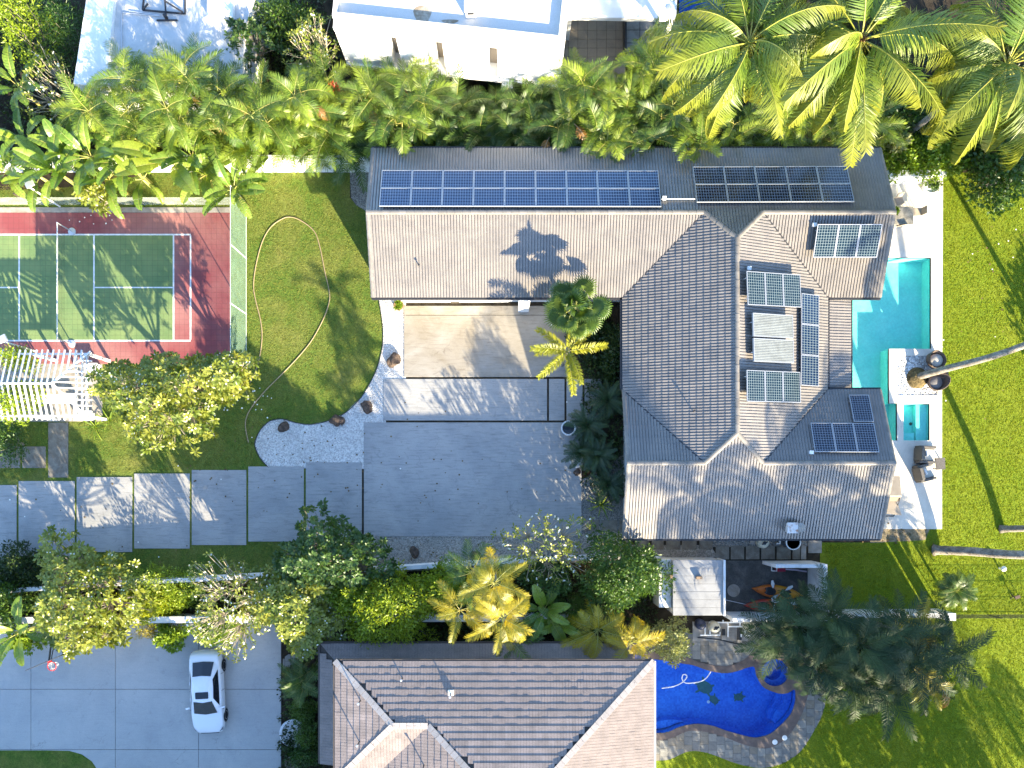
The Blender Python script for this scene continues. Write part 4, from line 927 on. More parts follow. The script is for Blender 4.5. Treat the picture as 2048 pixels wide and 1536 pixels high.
# ---------------------------------------------------------------- boundary walls
def wall_line(label, pts, h, w, m=MT['white_dirty'], name='boundary_wall', cap=True):
    t = thing(name, label, 'wall', pts[len(pts)//2]); o = t.location
    for k in range(len(pts)-1):
        p, q = Vector(pts[k])-o, Vector(pts[k+1])-o
        d = (q-p).normalized(); e = d*(0.001*(k+1))
        mb = MB(); mb.beam((p.x,p.y,h/2),(q.x,q.y,h/2),w-.004*(k%2),h); mb.obj('wall_panel', m, t)
        if cap: mb = MB(); mb.beam((p.x,p.y,h+.028),(q.x,q.y,h+.028),w+.05-.004*(k%2),.05); mb.obj('wall_cap', m, t)
    return t
def gz(px, py, z): return (*G(px, py, z)[:2], 0)
wall_line('white plastered wall between the lawn and the palm hedge', [(-45,18.25,0),(X0-.1,18.25,0)], 1.75, .2, MT['white'])
wall_line('low white wall closing the pool deck under the leafy hedge', [gz(1764,348,1.2),gz(1892,346,1.2)], 1.2, .3, MT['white'])
wall_line('long whitewashed wall between the driveway lawn and the shrub border', [gz(-300,1212,1.35),gz(51,1179,1.35),gz(236,1168,1.35),gz(526,1152,1.35),gz(765,1139,1.35),gz(929,1128,1.35),gz(1120,1118,1.35),gz(1322,1113,1.35)], 1.3, .18)
wall_line('weathered planter wall along the top of the grey forecourt', [gz(-300,1242,1.3),gz(560,1239,1.3),gz(1180,1236,1.3)], 1.25, .3)
w_se = wall_line('white wall running from the boat yard towards the wire fence', [gz(1650,1231,1.65),gz(1880,1231,1.65)], 1.62, .22)
mb = MB(); mb.obox((0,0,.92),(.22,0,0),(0,.2,0),(0,0,.92)); pr = mb.obj('gate_pier', MT['white'], loc=gz(1903,1234,1.8)); tag(pr, 'squat white pier where the wall meets the wire fence', 'pier')
# wire fence
wf = thing('wire_fence', 'thin black wire mesh fence on the east lawn below the palms', 'fence', gz(1960,1236,1.2)); o = wf.location
x0 = G(1915,1236,1.2).x-o.x; x1 = 22.0; n = int((x1-x0)/.1)
for k in range(0, n, 24): mb = MB(); mb.tube([(x0+k*.1,0,0),(x0+k*.1,0,1.32)], .025, 6); mb.obj('fence_post', MT['dark'], wf)
mb = MB()
for k in range(n):
    if k % 24: mb.beam((x0+k*.1,0,.05),(x0+k*.1,0,1.25),.012,.012,(0,1,0))
for z in (.08,.45,.85,1.24): mb.beam((x0,.006,z),(x1,.006,z),.014,.014)
mb.obj('wire_mesh', MT['dark'], wf)['kind'] = 'stuff'

# ---------------------------------------------------------------- walled boat yard and store
yd = thing('boat_yard', 'white walled yard open to the sky holding two kayaks', 'walled yard', G(1530,1175))
yo = yd.location
def pp(px, py, z=0): v = G(px,py,z); return (v.x-yo.x, v.y-yo.y)
zw = 2.3
def wblock(name, rect, z1, m, par=yd, z0=.002):
    mb = MB(); mb.box(rect[0],rect[1],rect[2],rect[3],z0,z1); return mb.obj(name, m, par, bevel=.01)
xl, yb_ = pp(1446,1223); xr, yt = pp(1615,1121)
wblock('yard_wall', (pp(1524,0)[0], xr+.2, yt-.2, yt), zw, MT['white_dirty'])
wblock('yard_wall', (xr, xr+.2, yb_-.2, yt-.201), zw, MT['white_dirty'])
wblock('yard_wall', (xl-.1, xr-.001, yb_-.2, yb_), zw, MT['white_dirty'])
mb = MB(); mb.box(xl,xr,yb_,yt,0.002,0.02); mb.obj('yard_floor', mat('yard_slab',(0.075,0.073,0.068),(0.13,0.125,0.115),1.6,0.85,0.2,25,0.4,0.006), yd)
st = thing('store_shed', 'flat white boarded roof of the store beside the boat yard', 'shed', G(1395,1175)); yo = st.location
a = pp(1346,1231,zw); c = pp(1446,1120,zw); mb = MB(); mb.box(a[0]+.05,c[0]-.02,a[1]+.05,c[1]-.05,.002,zw-.06); mb.obj('wall', MT['white_dirty'], st)
hh = c[1]-a[1]; bw = hh/7
rf = bpy.data.objects.new('roof', None); link(rf, st)
for k in range(7): wblock('roof_board', (a[0],c[0],a[1]+k*bw+.004,a[1]+(k+1)*bw-.004), zw+random.uniform(-.006,.006), mat('roof_board_paint',(0.31,0.31,0.305),(0.23,0.23,0.23),1.2,0.75), rf, zw-.05)
wblock('parapet', (c[0]+.002,c[0]+.12,a[1],c[1]), zw+.1, MT['white_dirty'], st, 1.0)
e = pp(1318,1215,1.9); f = pp(1345,1119,1.9); wblock('side_roof', (e[0],a[0]-.005,e[1],f[1]), 1.9, MT['white_dirty'], st)
for px, py, w_ in ((1397,1155,.32),(1338,1153,.3)):
    q = pp(px,py,zw); mb = MB(); mb.box(q[0]-w_/2,q[0]+w_/2,q[1]-.07,q[1]+.07,zw-.4,zw+.22); mb.obj('vent_stub', mat('brown_stub',(0.3,0.2,0.12),None), st)

def kayak(label, px, py, L, W, rz, c1, c2):
    t = thing('kayak', label, 'kayak', G(px,py,.0)+Vector((0,0,.02)), rz)
    m, nt = nodes_of('kayak_shell'); b = NB(nt); s3 = b.n('ShaderNodeSeparateXYZ'); b.l(b.pos(True), s3.inputs[0])
    k = b.math('ADD', b.math('MULTIPLY', s3.outputs[0], .5), b.math('ADD', b.math('MULTIPLY', b.noise(b.pos(True),2.5,4),.8), .0))
    b.out(b.bsdf(b.ramp(k, [(.15,c2),(.55,c1)]), .35, .5))
    N = 17; M_ = 12; vs = []; fs = []
    for i in range(N):
        u = -1+2*i/(N-1); w = W/2*max(.015,(1-abs(u)**2.3)); zt = .30+.10*u*u
        for j in range(M_):
            a_ = 2*PI*j/M_; cy = math.cos(a_); sz = math.sin(a_)
            z = zt*.55+sz*zt*.45 if sz < 0 else zt*.55+sz*zt*.45
            vs.append((u*L/2, cy*w, z))
    fs = [(i*M_+j, (i+1)*M_+j, (i+1)*M_+(j+1)%M_, i*M_+(j+1)%M_) for i in range(N-1) for j in range(M_)]+[tuple(range(M_)), tuple((N-1)*M_+M_-1-j for j in range(M_))]
    mb = MB(); mb.add(vs, fs); mb.obj('hull', m, t, smooth=True)
    for sx, ln in ((-.16*L,.26),(.16*L,.24)):
        mb = MB(); mb.prism([(sx+ln*1.35*math.cos(q),W*.3*math.sin(q)) for q in [2*PI*i/16 for i in range(16)]], .29, .318); mb.obj('seat_well', MT['plastic_b'], t)
        mb = MB(); mb.obox((sx-.22,0,.4),(.03,0,.02),(0,W*.24,0),(-.03,0,.11)); mb.obj('seat_back', MT['plastic_b'], t)
    for sx in (-.42*L,.42*L): mb = MB(); mb.tube([(sx,-.06,.36),(sx,0,.42),(sx,.06,.36)], .012, 5); mb.obj('handle', MT['plastic_b'], t)
    return t
kayak('orange sit on top kayak lying nearest the yard middle', 1552, 1183, 2.9, .78, R(-8), (0.62,0.27,0.02), (0.5,0.13,0.02))
kayak('red and orange kayak lying against the south yard wall', 1540, 1211, 3.1, .8, R(-2), (0.55,0.17,0.02), (0.42,0.035,0.02))
def paddle(label, p, q, m, blade):
    p, q = Vector(p), Vector(q); t = thing('paddle', label, 'paddle', (p+q)/2); o = t.location; d = (q-p).normalized(); sd_ = d.cross(Vector((0,0,1))).normalized()
    mb = MB(); mb.tube([p-o,q-o], .016, 6); mb.obj('shaft', m, t)
    for e, s_ in ((p-o,-1),(q-o,1)): mb = MB(); mb.prism([(0,0),(0,0.01),(0.01,0)],0,.001) if False else mb.add([e-sd_*.03,e+sd_*.03,e+d*s_*.22+sd_*.1,e+d*s_*.42+sd_*.07,e+d*s_*.45-sd_*.03,e+d*s_*.22-sd_*.1]+[v+Vector((0,0,.015)) for v in (e-sd_*.03,e+sd_*.03,e+d*s_*.22+sd_*.1,e+d*s_*.42+sd_*.07,e+d*s_*.45-sd_*.03,e+d*s_*.22-sd_*.1)], [(0,1,2,3,4,5),(11,10,9,8,7,6)]+[(i,6+i,6+(i+1)%6,(i+1)%6) for i in range(6)]); mb.obj('blade', blade, t)
paddle('black shafted paddle with pale blades across both kayaks', G(1546,1176,.4), G(1548,1208,.44), MT['plastic_b'], MT['plastic_w'])
paddle('paddle with white blades lying along the red kayak', G(1558,1204,.42), G(1580,1206,.42), MT['plastic_b'], MT['plastic_w'])
paddle('pale bladed paddle on the seat of the orange kayak', G(1556,1190,.42), G(1572,1180,.42), MT['alu'], MT['plastic_w'])
mb = MB(); mb.tube([G(1452,1200,.06),G(1543,1220,.5)], .02, 6); tag(mb.obj('pole', MT['alu']), 'long thin white pole leaning on the red kayak', 'pole')
mb = MB(); mb.prism([(.36*math.cos(q),.36*math.sin(q)) for q in [2*PI*i/20 for i in range(20)]], 0, .03); tag(mb.obj('lid', MT['conc_edge'], loc=G(1467,1181,.03)), 'round grey lid lying on the dark yard floor', 'lid')
t = thing('beach_gear', 'red and blue beach cart folded against the north yard wall', 'beach cart', G(1560,1137,.3))
mb = MB(); mb.box(-.2,.25,-.16,.14,-.25,.18); mb.obj('red_bag', mat('red_fabric',(0.3,0.02,0.05),None), t)
mb = MB(); mb.tube([(-.5,-.12,.05),(-.5,.18,.1),(-.22,.16,.15),(-.22,-.14,.1),(-.5,-.12,.05)], .035, 6); mb.obj('white_handle', MT['plastic_w'], t)
mb = MB(); mb.tube([(.25,.12,.1),(1.35,.08,.15)], .05, 6); mb.obj('blue_tube', mat('blue_vinyl',(0.02,0.08,0.5),None,1,.4), t)
mb = MB(); mb.tube([(.25,-.03,.1),(.8,-.06,.14),(1.45,-.16,.15)], .045, 6); mb.obj('white_tube', mat('lilac_vinyl',(0.55,0.48,0.6),None,1,.4), t)

# ---------------------------------------------------------------- pool plant between the yard and the blue pool
mb = MB(); a, c = G(1385,1281), G(1530,1243); mb.box(a.x,c.x,a.y,c.y,0.002,.05); tag(mb.obj('equipment_pad', MT['conc_edge']), 'concrete pad under the pool pumps and filters', 'concrete pad')
def filt(px, py, r, h, m, label):
    t = thing('pool_filter', label, 'pool filter', (*G(px,py,h)[:2],.05)); mb = MB(); mb.lathe([(0,0),(r*.9,0),(r,.1),(r,h*.62),(r*.9,h*.8),(r*.55,h*.93),(0,h*.95)], 20); mb.obj('tank', m, t, smooth=True)
    mb = MB(); mb.lathe([(0,h*.9),(r*.32,h*.9),(r*.32,h*1.02),(0,h*1.03)], 14); mb.obox((0,0,h*1.05),(r*.5,r*.25,0),(-.02,.04,0),(0,0,.02)); mb.obj('valve', MT['plastic_b'], t)
filt(1432,1256,.31,.85,MT['plastic_cream'],'cream round sand filter between the white pipes'); filt(1404,1251,.29,.8,mat('navy_tank',(0.03,0.04,0.08),None,1,.4),'dark navy round filter tank at the pad end'); filt(1502,1254,.34,.85,MT['plastic_cream'],'cream filter tank half under dark palm fronds')
filt(1529,1086,.32,.7,MT['plastic_cream'],'cream filter with black valve by the south wall of the house')
t = thing('pool_pump', 'black pump with white fittings amid the pipework', 'pump', G(1478,1268,.1)); mb = MB(); mb.tube([(0,-.3,.1),(0,.35,.1)], .13, 10); mb.obj('motor', MT['plastic_b'], t); mb = MB(); mb.box(-.15,.1,-.45,-.3,-.04,.25); mb.obj('base', MT['conc_edge'], t)
t = thing('pool_pump', 'small pump with grey housing near the cream filter', 'pump', G(1446,1268,.1)); mb = MB(); mb.tube([(0,-.05,.1),(0,.3,.1)], .1, 10); mb.obj('motor', MT['plastic_b'], t); mb = MB(); mb.box(-.12,.12,-.3,-.05,-.04,.2); mb.obj('base', MT['conc_edge'], t)
t = thing('pipework', 'maze of white pool pipes on the concrete pad', 'pipes', G(1455,1262))
for pts in (((1418,1250),(1418,1245),(1490,1245),(1490,1271),(1508,1271)),((1400,1270),(1440,1270),(1440,1264)),((1456,1274),(1456,1245)),((1456,1253),(1486,1253)),((1480,1240),(1480,1252)),((1462,1240),(1462,1246)),((1410,1255),(1410,1270)),((1482,1268),(1482,1274)),((1446,1245),(1446,1240)),((1420,1254),(1420,1268)),((1470,1245),(1470,1240))):
    mb = MB(); mb.tube([G(x,y,.3)-t.location for x,y in pts], .038, 7); mb.obj('pipe', MT['plastic_w'], t)
mb = MB(); mb.tube(spline([G(x,y,.06) for x,y in ((1395,1275),(1440,1280),(1480,1289),(1520,1291),(1545,1286))],5), .03, 6); tag(mb.obj('hose', MT['plastic_b']), 'black hose lying across the pavers below the pumps', 'hose')
# water gear by the house's south wall
t = thing('water_barrel', 'open white rimmed barrel under the south eave', 'barrel', G(1577,1083)); mb = MB(); mb.lathe([(0,0),(.36,0),(.4,.75),(.37,.75),(.33,.45),(0,.45)], 20); mb.obj('drum', mat('slate_drum',(0.1,0.11,0.13),None,1,.5), t, smooth=False); mb = MB(); mb.lathe([(.37,.73),(.43,.73),(.43,.78),(.37,.78),(.37,.73)], 20); mb.obj('rim', MT['plastic_w'], t)
t = thing('pipework', 'short white pipes beside the barrel under the eave', 'pipes', G(1560,1083)); mb = MB(); mb.tube([(-.3,-.1,.3),(-.1,-.1,.3),(-.1,.2,.3),(.15,.2,.3)], .05, 7); mb.obj('pipe', MT['plastic_w'], t)

# ---------------------------------------------------------------- court net, fence, light poles
net = thing('court_net', 'white topped badminton net across the green court', 'net', G(145,575))
y0, y1 = G(0,690).y+.05-net.location.y, G(0,462).y-.05-net.location.y
for y in (y0, y1): mb = MB(); mb.tube([(0,y,.0),(0,y,1.58)], .035, 8); mb.lathe([(0,0),(.22,0),(.22,.05),(0,.07)], 12, (0,y,.031)); mb.obj('net_post', MT['alu'], net)
mb = MB(); mb.beam((0,y0,1.53),(0,y1,1.53),.03,.07); mb.obj('net_tape', MT['plastic_w'], net)
def screen(name, c, f):
    m, nt = nodes_of(name); b = NB(nt); d = b.n('ShaderNodeBsdfDiffuse'); d.inputs[0].default_value = (*c,1); t_ = b.n('ShaderNodeBsdfTransparent'); mx = b.n('ShaderNodeMixShader')
    b.l(b.ramp(b.noise(b.pos(),2.2,5), [(.3,f-.08),(.7,f+.08)]), mx.inputs[0]); b.l(t_.outputs[0], mx.inputs[1]); b.l(d.outputs[0], mx.inputs[2]); b.out(mx.outputs[0]); return m
netm = screen('net_mesh', (0.05,0.06,0.06), .18)
mb = MB(); mb.add([(0,y0,.75),(0,y1,.75),(0,y1,1.49),(0,y0,1.49)], [(0,1,2,3)]); mb.obj('net_mesh', netm, net)
scr = screen('wind_screen', (0.24,0.37,0.27), .4)
fn = thing('court_fence', 'pale green mesh screen fence at the east end of the court', 'fence', G(493,570)); o = fn.location
ys_ = [G(0,407).y-o.y, G(0,517).y-o.y, G(0,628).y-o.y, G(0,736).y-o.y]; hf = 2.65
for y in ys_: mb = MB(); mb.tube([(0,y,0),(0,y,hf)], .03, 8); mb.obj('fence_post', MT['plastic_w'], fn)
for k in range(3):
    mb = MB(); mb.add([(0,ys_[k]-.03,.05),(0,ys_[k+1]+.03,.05),(0,ys_[k+1]+.03,hf-.03),(0,ys_[k]-.03,hf-.03)], [(0,1,2,3)]); mb.obj('mesh_panel', scr, fn)
mb = MB(); mb.tube([(0,ys_[0],hf),(0,ys_[3],hf)], .014, 6); mb.tube([(0,ys_[0],.06),(0,ys_[3],.06)], .014, 6); mb.obj('rail', MT['plastic_w'], fn)
fn = thing('court_fence', 'see through mesh fence along the north side of the court', 'fence', G(250,410)); o = fn.location
xs_ = [G(x,0).x-o.x for x in (493,390,290,190,90,-10,-110)]
for x in xs_[1:]: mb = MB(); mb.tube([(x,0,0),(x,0,1.2)], .025, 8); mb.obj('fence_post', MT['alu'], fn)
scr2 = screen('clear_mesh', (0.5,0.55,0.5), .3)
for k in range(6): mb = MB(); mb.add([(xs_[k]-.03,0,.05),(xs_[k+1]+.03,0,.05),(xs_[k+1]+.03,0,1.18),(xs_[k]-.03,0,1.18)], [(0,1,2,3)]); mb.obj('mesh_panel', scr2, fn)
def pole(label, px, py, h, r, m, head=True):
    t = thing('court_light', label, 'light pole', G(px,py)); mb = MB(); mb.tube([(0,0,0),(0,0,h)], r, 8); mb.obj('pole', m, t)
    if head: mb = MB(); mb.obox((.12,.1,h),(.2,.1,0),(-.08,.16,0),(0,0,.05)); mb.obj('lamp_head', MT['alu'], t)
pole('slim white light pole behind the court among banana leaves', 120, 413, 3.1, .05, MT['plastic_w']); pole('slim white light pole beside the pergola corner', 70, 702, 3.1, .05, MT['plastic_w'])
pole('brown post at the court corner near the paddle leaves', 62, 408, 1.6, .05, MT['gutter'], False)

# ---------------------------------------------------------------- pergola
pg = thing('pergola', 'white slatted hip roof pergola between the court and the lawn', 'pergola', G(95,775)); o = pg.location
def pz_(px, py, z): return G(px,py,z)-o
ze_, zr_ = 2.35, 3.05
wht = mat('pergola_paint', (0.8,0.8,0.79), (0.7,0.7,0.68), 2, .6)
NEe, SEe, SWe, NWe = pz_(176,708,ze_), pz_(172,832,ze_), pz_(-45,832,ze_), pz_(-45,708,ze_)
rE, rW = pz_(104,767,zr_), pz_(-30,767,zr_)
for nm, p, q, w_, h_ in (('beam',NWe,NEe,.09,.16),('beam',SWe,SEe,.09,.16),('ridge_beam',rW,rE,.07,.16),('hip_rafter',rE,NEe+(NEe-rE)*.08,.09,.14),('hip_rafter',rE,SEe+(SEe-rE)*.08,.09,.14)):
    mb = MB(); mb.beam(p,q,w_,h_); mb.obj(nm, wht, pg)
for x in (153,165,174): mb = MB(); a, c = pz_(x,706,ze_-.02), pz_(x,832,ze_-.02); mb.beam(a,c,.09,.12); mb.obj('beam', wht, pg)
k = 0
for px in np.arange(-38, 172, 11.2):
    for sgn, ye in ((1,700),(-1,840)):
        e = pz_(px, ye, ze_+.1); xx = e.x
        if xx <= rE.x: top = Vector((xx, rE.y, zr_+.06))
        else:
            f = (xx-rE.x)/(NEe.x-rE.x); c = NEe if sgn > 0 else SEe; top = rE.lerp(c, f); top = Vector((xx, top.y, top.z+.06))
        if (top-e).length > .35: mb = MB(); mb.beam(e, top, .055, .11); mb.obj('rafter', wht, pg)
for py in np.arange(722, 826, 11.2):
    e = pz_(184, py, ze_+.1); yy = e.y; c = NEe if yy > rE.y else SEe
    f = abs(yy-rE.y)/abs(c.y-rE.y); top = rE.lerp(c, min(f,.98)); top = Vector((top.x, yy, top.z+.06)); mb = MB(); mb.beam(e, top, .055, .11); mb.obj('rafter', wht, pg)
for p in (NEe, SEe, SWe, NWe, (NEe+NWe)/2, (SEe+SWe)/2): mb = MB(); mb.box(p.x-.07,p.x+.07,p.y-.07,p.y+.07,0.001,ze_-.08); mb.obj('post', wht, pg)
mb = MB(); a, c = G(-60,843), G(205,727.5); mb.box(a.x,c.x,a.y,c.y,0.009,.028); tag(mb.obj('pergola_floor', MT['conc_edge']), kind='structure')
bn = thing('bench', 'white slatted bench under the pergola roof', 'bench', G(95,800))
mb = MB()
for k in range(5): mb.box(-1.8,1.8,-.25+k*.11,-.16+k*.11,.42,.45)
mb.obj('seat', wht, bn)
for x in (-1.7,0,1.7): mb = MB(); mb.box(x-.04,x+.04,-.22,.28,.03,.419); mb.obj('leg', wht, bn)
for px, py, lb, w_, d_ in ((180,735,'white planter box on the pergola northeast corner',.75,.42),(165,832,'white planter box on the pergola southeast corner',.9,.42)):
    mb = MB(); mb.box(-w_/2,w_/2,-d_/2,d_/2,.002,.5); mb.box(-w_/2-.04,w_/2+.04,-d_/2-.04,d_/2+.04,.5,.56); tag(mb.obj('planter_box', MT['white'], loc=gz(px,py,.5)), lb, 'planter')
# ---------------------------------------------------------------- the white saloon car
car = thing('parked_car', 'white saloon car with a sunroof parked on the grey forecourt', 'car', (*G(424,1378)[:2],.06), R(180)+R(2.6))
paint = mat('car_paint', (0.72,0.73,0.74), None, 1, .22, .55, 30, .02, 0.0)
stn = [(-2.36,.60,.50,.52),(-2.31,.76,.74,.76),(-2.18,.83,.93,.97),(-1.9,.875,.985,1.03),(-1.4,.90,.985,1.03),(-.7,.91,.965,1.02),(.2,.91,.94,1.0),(1.0,.905,.915,.985),(1.25,.90,.895,.965),(1.7,.885,.83,.895),(2.05,.84,.745,.80),(2.24,.74,.65,.69),(2.33,.58,.52,.55)]
vs = []; fs = []
for y, w, zb, zc in stn:
    half = [(w*.90,.20),(w*.985,.36),(w,.58 if zb > .62 else zb*.8),(w*.975,zb-.06),(w*.90,zb),(w*.6,zb+(zc-zb)*.7),(0,zc)]
    prof = [(-x,z) for x, z in half[:-1]]+[half[-1]]+[(x,z) for x, z in half[-2::-1]]
    vs += [(x,y,z) for x, z in prof]
n = 13
for i in range(len(stn)-1):
    for j in range(n-1): fs.append((i*n+j,i*n+j+1,(i+1)*n+j+1,(i+1)*n+j))
fs += [tuple(range(n-1,-1,-1)), tuple((len(stn)-1)*n+j for j in range(n))]
fs += [(i*n,(i+1)*n,(i+1)*n+n-1,i*n+n-1) for i in range(len(stn)-1)]
mb = MB(); mb.add(vs, fs); bd = mb.obj('body', paint, car, smooth=True); bm = bmesh.new(); bm.from_mesh(bd.data); bmesh.ops.recalc_face_normals(bm, faces=bm.faces); bm.to_mesh(bd.data); bm.free()
sb = bd.modifiers.new('subsurf','SUBSURF'); sb.levels = 2; sb.render_levels = 2
base = [(-.60,-1.80,1.0),(-.80,-1.42,.975),(-.815,-.4,.95),(-.80,.75,.925),(-.66,1.12,.945),(0,1.2,.965),(.66,1.12,.945),(.80,.75,.925),(.815,-.4,.95),(.80,-1.42,.975),(.60,-1.80,1.0),(0,-1.85,1.02)]
top = [(-.50,-.98,1.385),(-.56,-.80,1.40),(-.585,-.35,1.425),(-.56,.12,1.415),(-.50,.27,1.40),(0,.34,1.425),(.50,.27,1.40),(.56,.12,1.415),(.585,-.35,1.425),(.56,-.80,1.40),(.50,-.98,1.385),(0,-1.02,1.41)]
mb = MB(); mb.add(base+top+[(0,-.35,1.475)], [(i,(i+1)%12,12+(i+1)%12,12+i) for i in range(12)]+[(12+i,12+(i+1)%12,24) for i in range(12)])
cb = mb.obj('cabin_shell', paint, car, smooth=True); bm = bmesh.new(); bm.from_mesh(cb.data); bmesh.ops.recalc_face_normals(bm, faces=bm.faces); bm.to_mesh(cb.data); bm.free()
gl = mat('car_glass', (0.012,0.016,0.022), None, 1, .05, .7, 10, .05, 0.0)
def lerp3(a, b_, t): return tuple(a[i]+(b_[i]-a[i])*t for i in range(3))
def pane(name, bi, ti, off, m=gl, lo=.06, hi=.93):
    bs = [Vector(base[i]) for i in bi]; ts = [Vector(top[i]) for i in ti]; o = Vector(off)
    lower = [b_.lerp(t, lo)+o for b_, t in zip(bs, ts)]; upper = [b_.lerp(t, hi)+o for b_, t in zip(bs, ts)]; k = len(bs)
    mb = MB(); mb.add(lower+upper, [(i,i+1,k+i+1,k+i) for i in range(k-1)]); return mb.obj(name, m, car)
pane('windscreen',(4,5,6),(4,5,6),(0,.014,.018)); pane('rear_window',(10,11,0),(10,11,0),(0,-.012,.018))
for a, o_ in (((1,2,3),(-.014,0,.008)),((9,8,7),(.014,0,.008))): pane('side_window', a, a, o_, lo=.12, hi=.9)
mb = MB(); mb.prism([(-.36,-.16),(-.33,-.2),(.33,-.2),(.36,-.16),(.36,.13),(.33,.17),(-.33,.17),(-.36,.13)],1.455,1.478); mb.obj('sunroof', gl, car)
tyre = mat('tyre_rubber',(0.015,0.015,0.016),None,1,.8,.2,30,.1,0.0)
for x in (-.80,.80):
    for y in (-1.40,1.40):
        s_ = 1 if x > 0 else -1
        wh = thing('wheel', None, None, (x,y,.33)); wh.parent = car
        mb = MB(); mb.lathe([(.2,-.11),(.31,-.11),(.335,-.07),(.335,.07),(.31,.11),(.2,.11)], 24); mb.obj('tyre', tyre, wh, rot=(0,R(90)*s_,0))
        mb = MB()
        mb.lathe([(.0,.07),(.07,.09),(.07,.1),(0,.105)], 12); mb.lathe([(.19,.05),(.235,.05),(.235,.115),(.19,.1),(.19,.05)], 24)
        for k in range(5):
            a_ = 2*PI*k/5; mb.obox((.13*math.cos(a_),.13*math.sin(a_),.085),(.08*math.cos(a_),.08*math.sin(a_),0),(-.022*math.sin(a_),.022*math.cos(a_),0),(0,0,.012))
        mb.obj('rim', MT['alu'], wh, rot=(0,R(90)*s_,0))
        mb = MB(); mb.tube([(s_*.10,0,0),(s_*.112,0,0)], .375, 24); o = mb.obj('wheel_arch', MT['plastic_b'], car, loc=(x-s_*.02,y,.35))
for s_ in (-1,1):
    mb = MB(); mb.obox((s_*1.0,.78,1.0),(.1,.02,0),(-.02*s_,.05,0),(0,0,.055)); mb.obj('mirror', paint, car, bevel=.02)
    mb = MB(); mb.add([(s_*.60,2.275,.56),(s_*.80,2.13,.62),(s_*.865,1.92,.76),(s_*.80,1.98,.79),(s_*.62,2.2,.70)], [(0,1,2,3,4)]); mb.obj('headlight', mat('headlight_glass',(0.2,0.21,0.23),None,1,.1,.6,20,.05,0.0), car)
    mb = MB(); mb.obox((s_*.66,-2.25,.66),(.12,0,0),(0,.02,0),(0,0,.06)); mb.obj('tail_light', mat('tail_light',(0.35,0.01,0.01),None,1,.2,.5,20,.05,0.0), car)
    for y in (-.55,.35): mb = MB(); mb.obox((s_*.915,y,.80),(.012,0,0),(0,.09,0),(0,0,.014)); mb.obj('door_handle', MT['alu'], car)
    for y in (-1.05,-.12,.92): mb = MB(); mb.obox((s_*.905,y,.65),(.012,0,0),(0,.005,0),(0,0,.24)); mb.obj('door_seam', MT['plastic_b'], car)
mb = MB(); mb.obox((0,2.33,.42),(.5,0,0),(0,.02,0),(0,0,.1)); mb.obj('grille', MT['plastic_b'], car)
mb = MB(); mb.obox((0,-2.36,.6),(.26,0,0),(0,.01,0),(0,0,.06)); mb.obj('number_plate', MT['plastic_w'], car)

# ---------------------------------------------------------------- basketball hoop
bh = thing('basketball_hoop', 'portable basketball hoop with red rim on the forecourt', 'basketball hoop', (*G(151,1272)[:2],.06), R(23))
mb = MB(); mb.box(-.4,.4,-.3,.5,0,.18); mb.obj('base', MT['plastic_b'], bh, bevel=.03)
mb = MB(); mb.tube([(0,0,.1),(0,-.05,2.4),(0,-.75,3.05)], .05, 8); mb.tube([(0,-.05,2.1),(0,-.75,2.85)], .025, 6); mb.obj('pole', MT['dark'], bh)
mb = MB(); mb.box(-.9,.9,-.82,-.78,2.75,3.8); mb.obj('backboard', mat('smoked_board',(0.05,0.055,0.06),None,1,.2,.5), bh)
rr = mat('red_rim',(0.55,0.03,0.03),None,1,.4)
mb = MB(); mb.tube([(.23*math.cos(a),-1.12+.23*math.sin(a),3.05) for a in [2*PI*i/20 for i in range(21)]], .022, 6); mb.box(-.1,.1,-.9,-.825,3.0,3.1); mb.obj('rim', rr, bh)
mb = MB()
for k in range(12):
    a0, a1 = 2*PI*k/12, 2*PI*(k+1)/12
    mb.tube([(.22*math.cos(a0),-1.12+.22*math.sin(a0),3.04),(.15*math.cos(a1),-1.12+.15*math.sin(a1),2.8),(.13*math.cos(a0),-1.12+.13*math.sin(a0),2.62)], .007, 4)
    mb.tube([(.22*math.cos(a1),-1.12+.22*math.sin(a1),3.04),(.15*math.cos(a0),-1.12+.15*math.sin(a0),2.8)], .007, 4)
mb.obj('net', MT['plastic_w'], bh)

# ---------------------------------------------------------------- pool deck furniture
wick = mat('grey_wicker', (0.11,0.1,0.09), (0.17,0.155,0.14), 20, .7, .2, 90, .4, .004, obj=True)
wickb = mat('brown_wicker', (0.1,0.075,0.06), (0.16,0.12,0.095), 20, .7, .2, 90, .4, .004, obj=True)
cush = mat('stone_cushion', (0.5,0.47,0.41), None, 1, .9, .1, 40, .12, .004)
def armchair(label, px, py, rz):
    t = thing('armchair', label, 'armchair', (*G(px,py)[:2],.06), rz)      # opens towards +x
    mb = MB(); mb.box(-.42,.42,-.42,.42,.06,.3); mb.obj('seat_base', wick, t, bevel=.02)
    for s_ in (-1,1): mb = MB(); mb.box(-.5,.42,s_*.42-.07,s_*.42+.07,0,.62); mb.obj('arm', wick, t, bevel=.03)
    mb = MB(); mb.obox((-.48,0,.45),(.07,0,-.02),(0,.36,0),(.02,0,.42)); mb.obj('back', wick, t, bevel=.03)
    mb = MB(); mb.box(-.38,.44,-.34,.34,.302,.44); mb.obj('seat_cushion', cush, t, bevel=.04)
    mb = MB(); mb.obox((-.34,0,.62),(.06,0,0),(0,.33,0),(-.03,0,.2)); mb.obj('back_cushion', wick, t, bevel=.04)
    mb = MB(); mb.obox((-.16,.05,.6),(.05,.02,.02),(-.03,.17,0),(0,0,.16)); mb.obj('throw_pillow', MT['plastic_w'], t, bevel=.05)
armchair('grey wicker armchair with cushions standing square to the lawn', 1845, 910, R(-3)); armchair('grey wicker armchair turned askew behind the other one', 1843, 945, R(14))
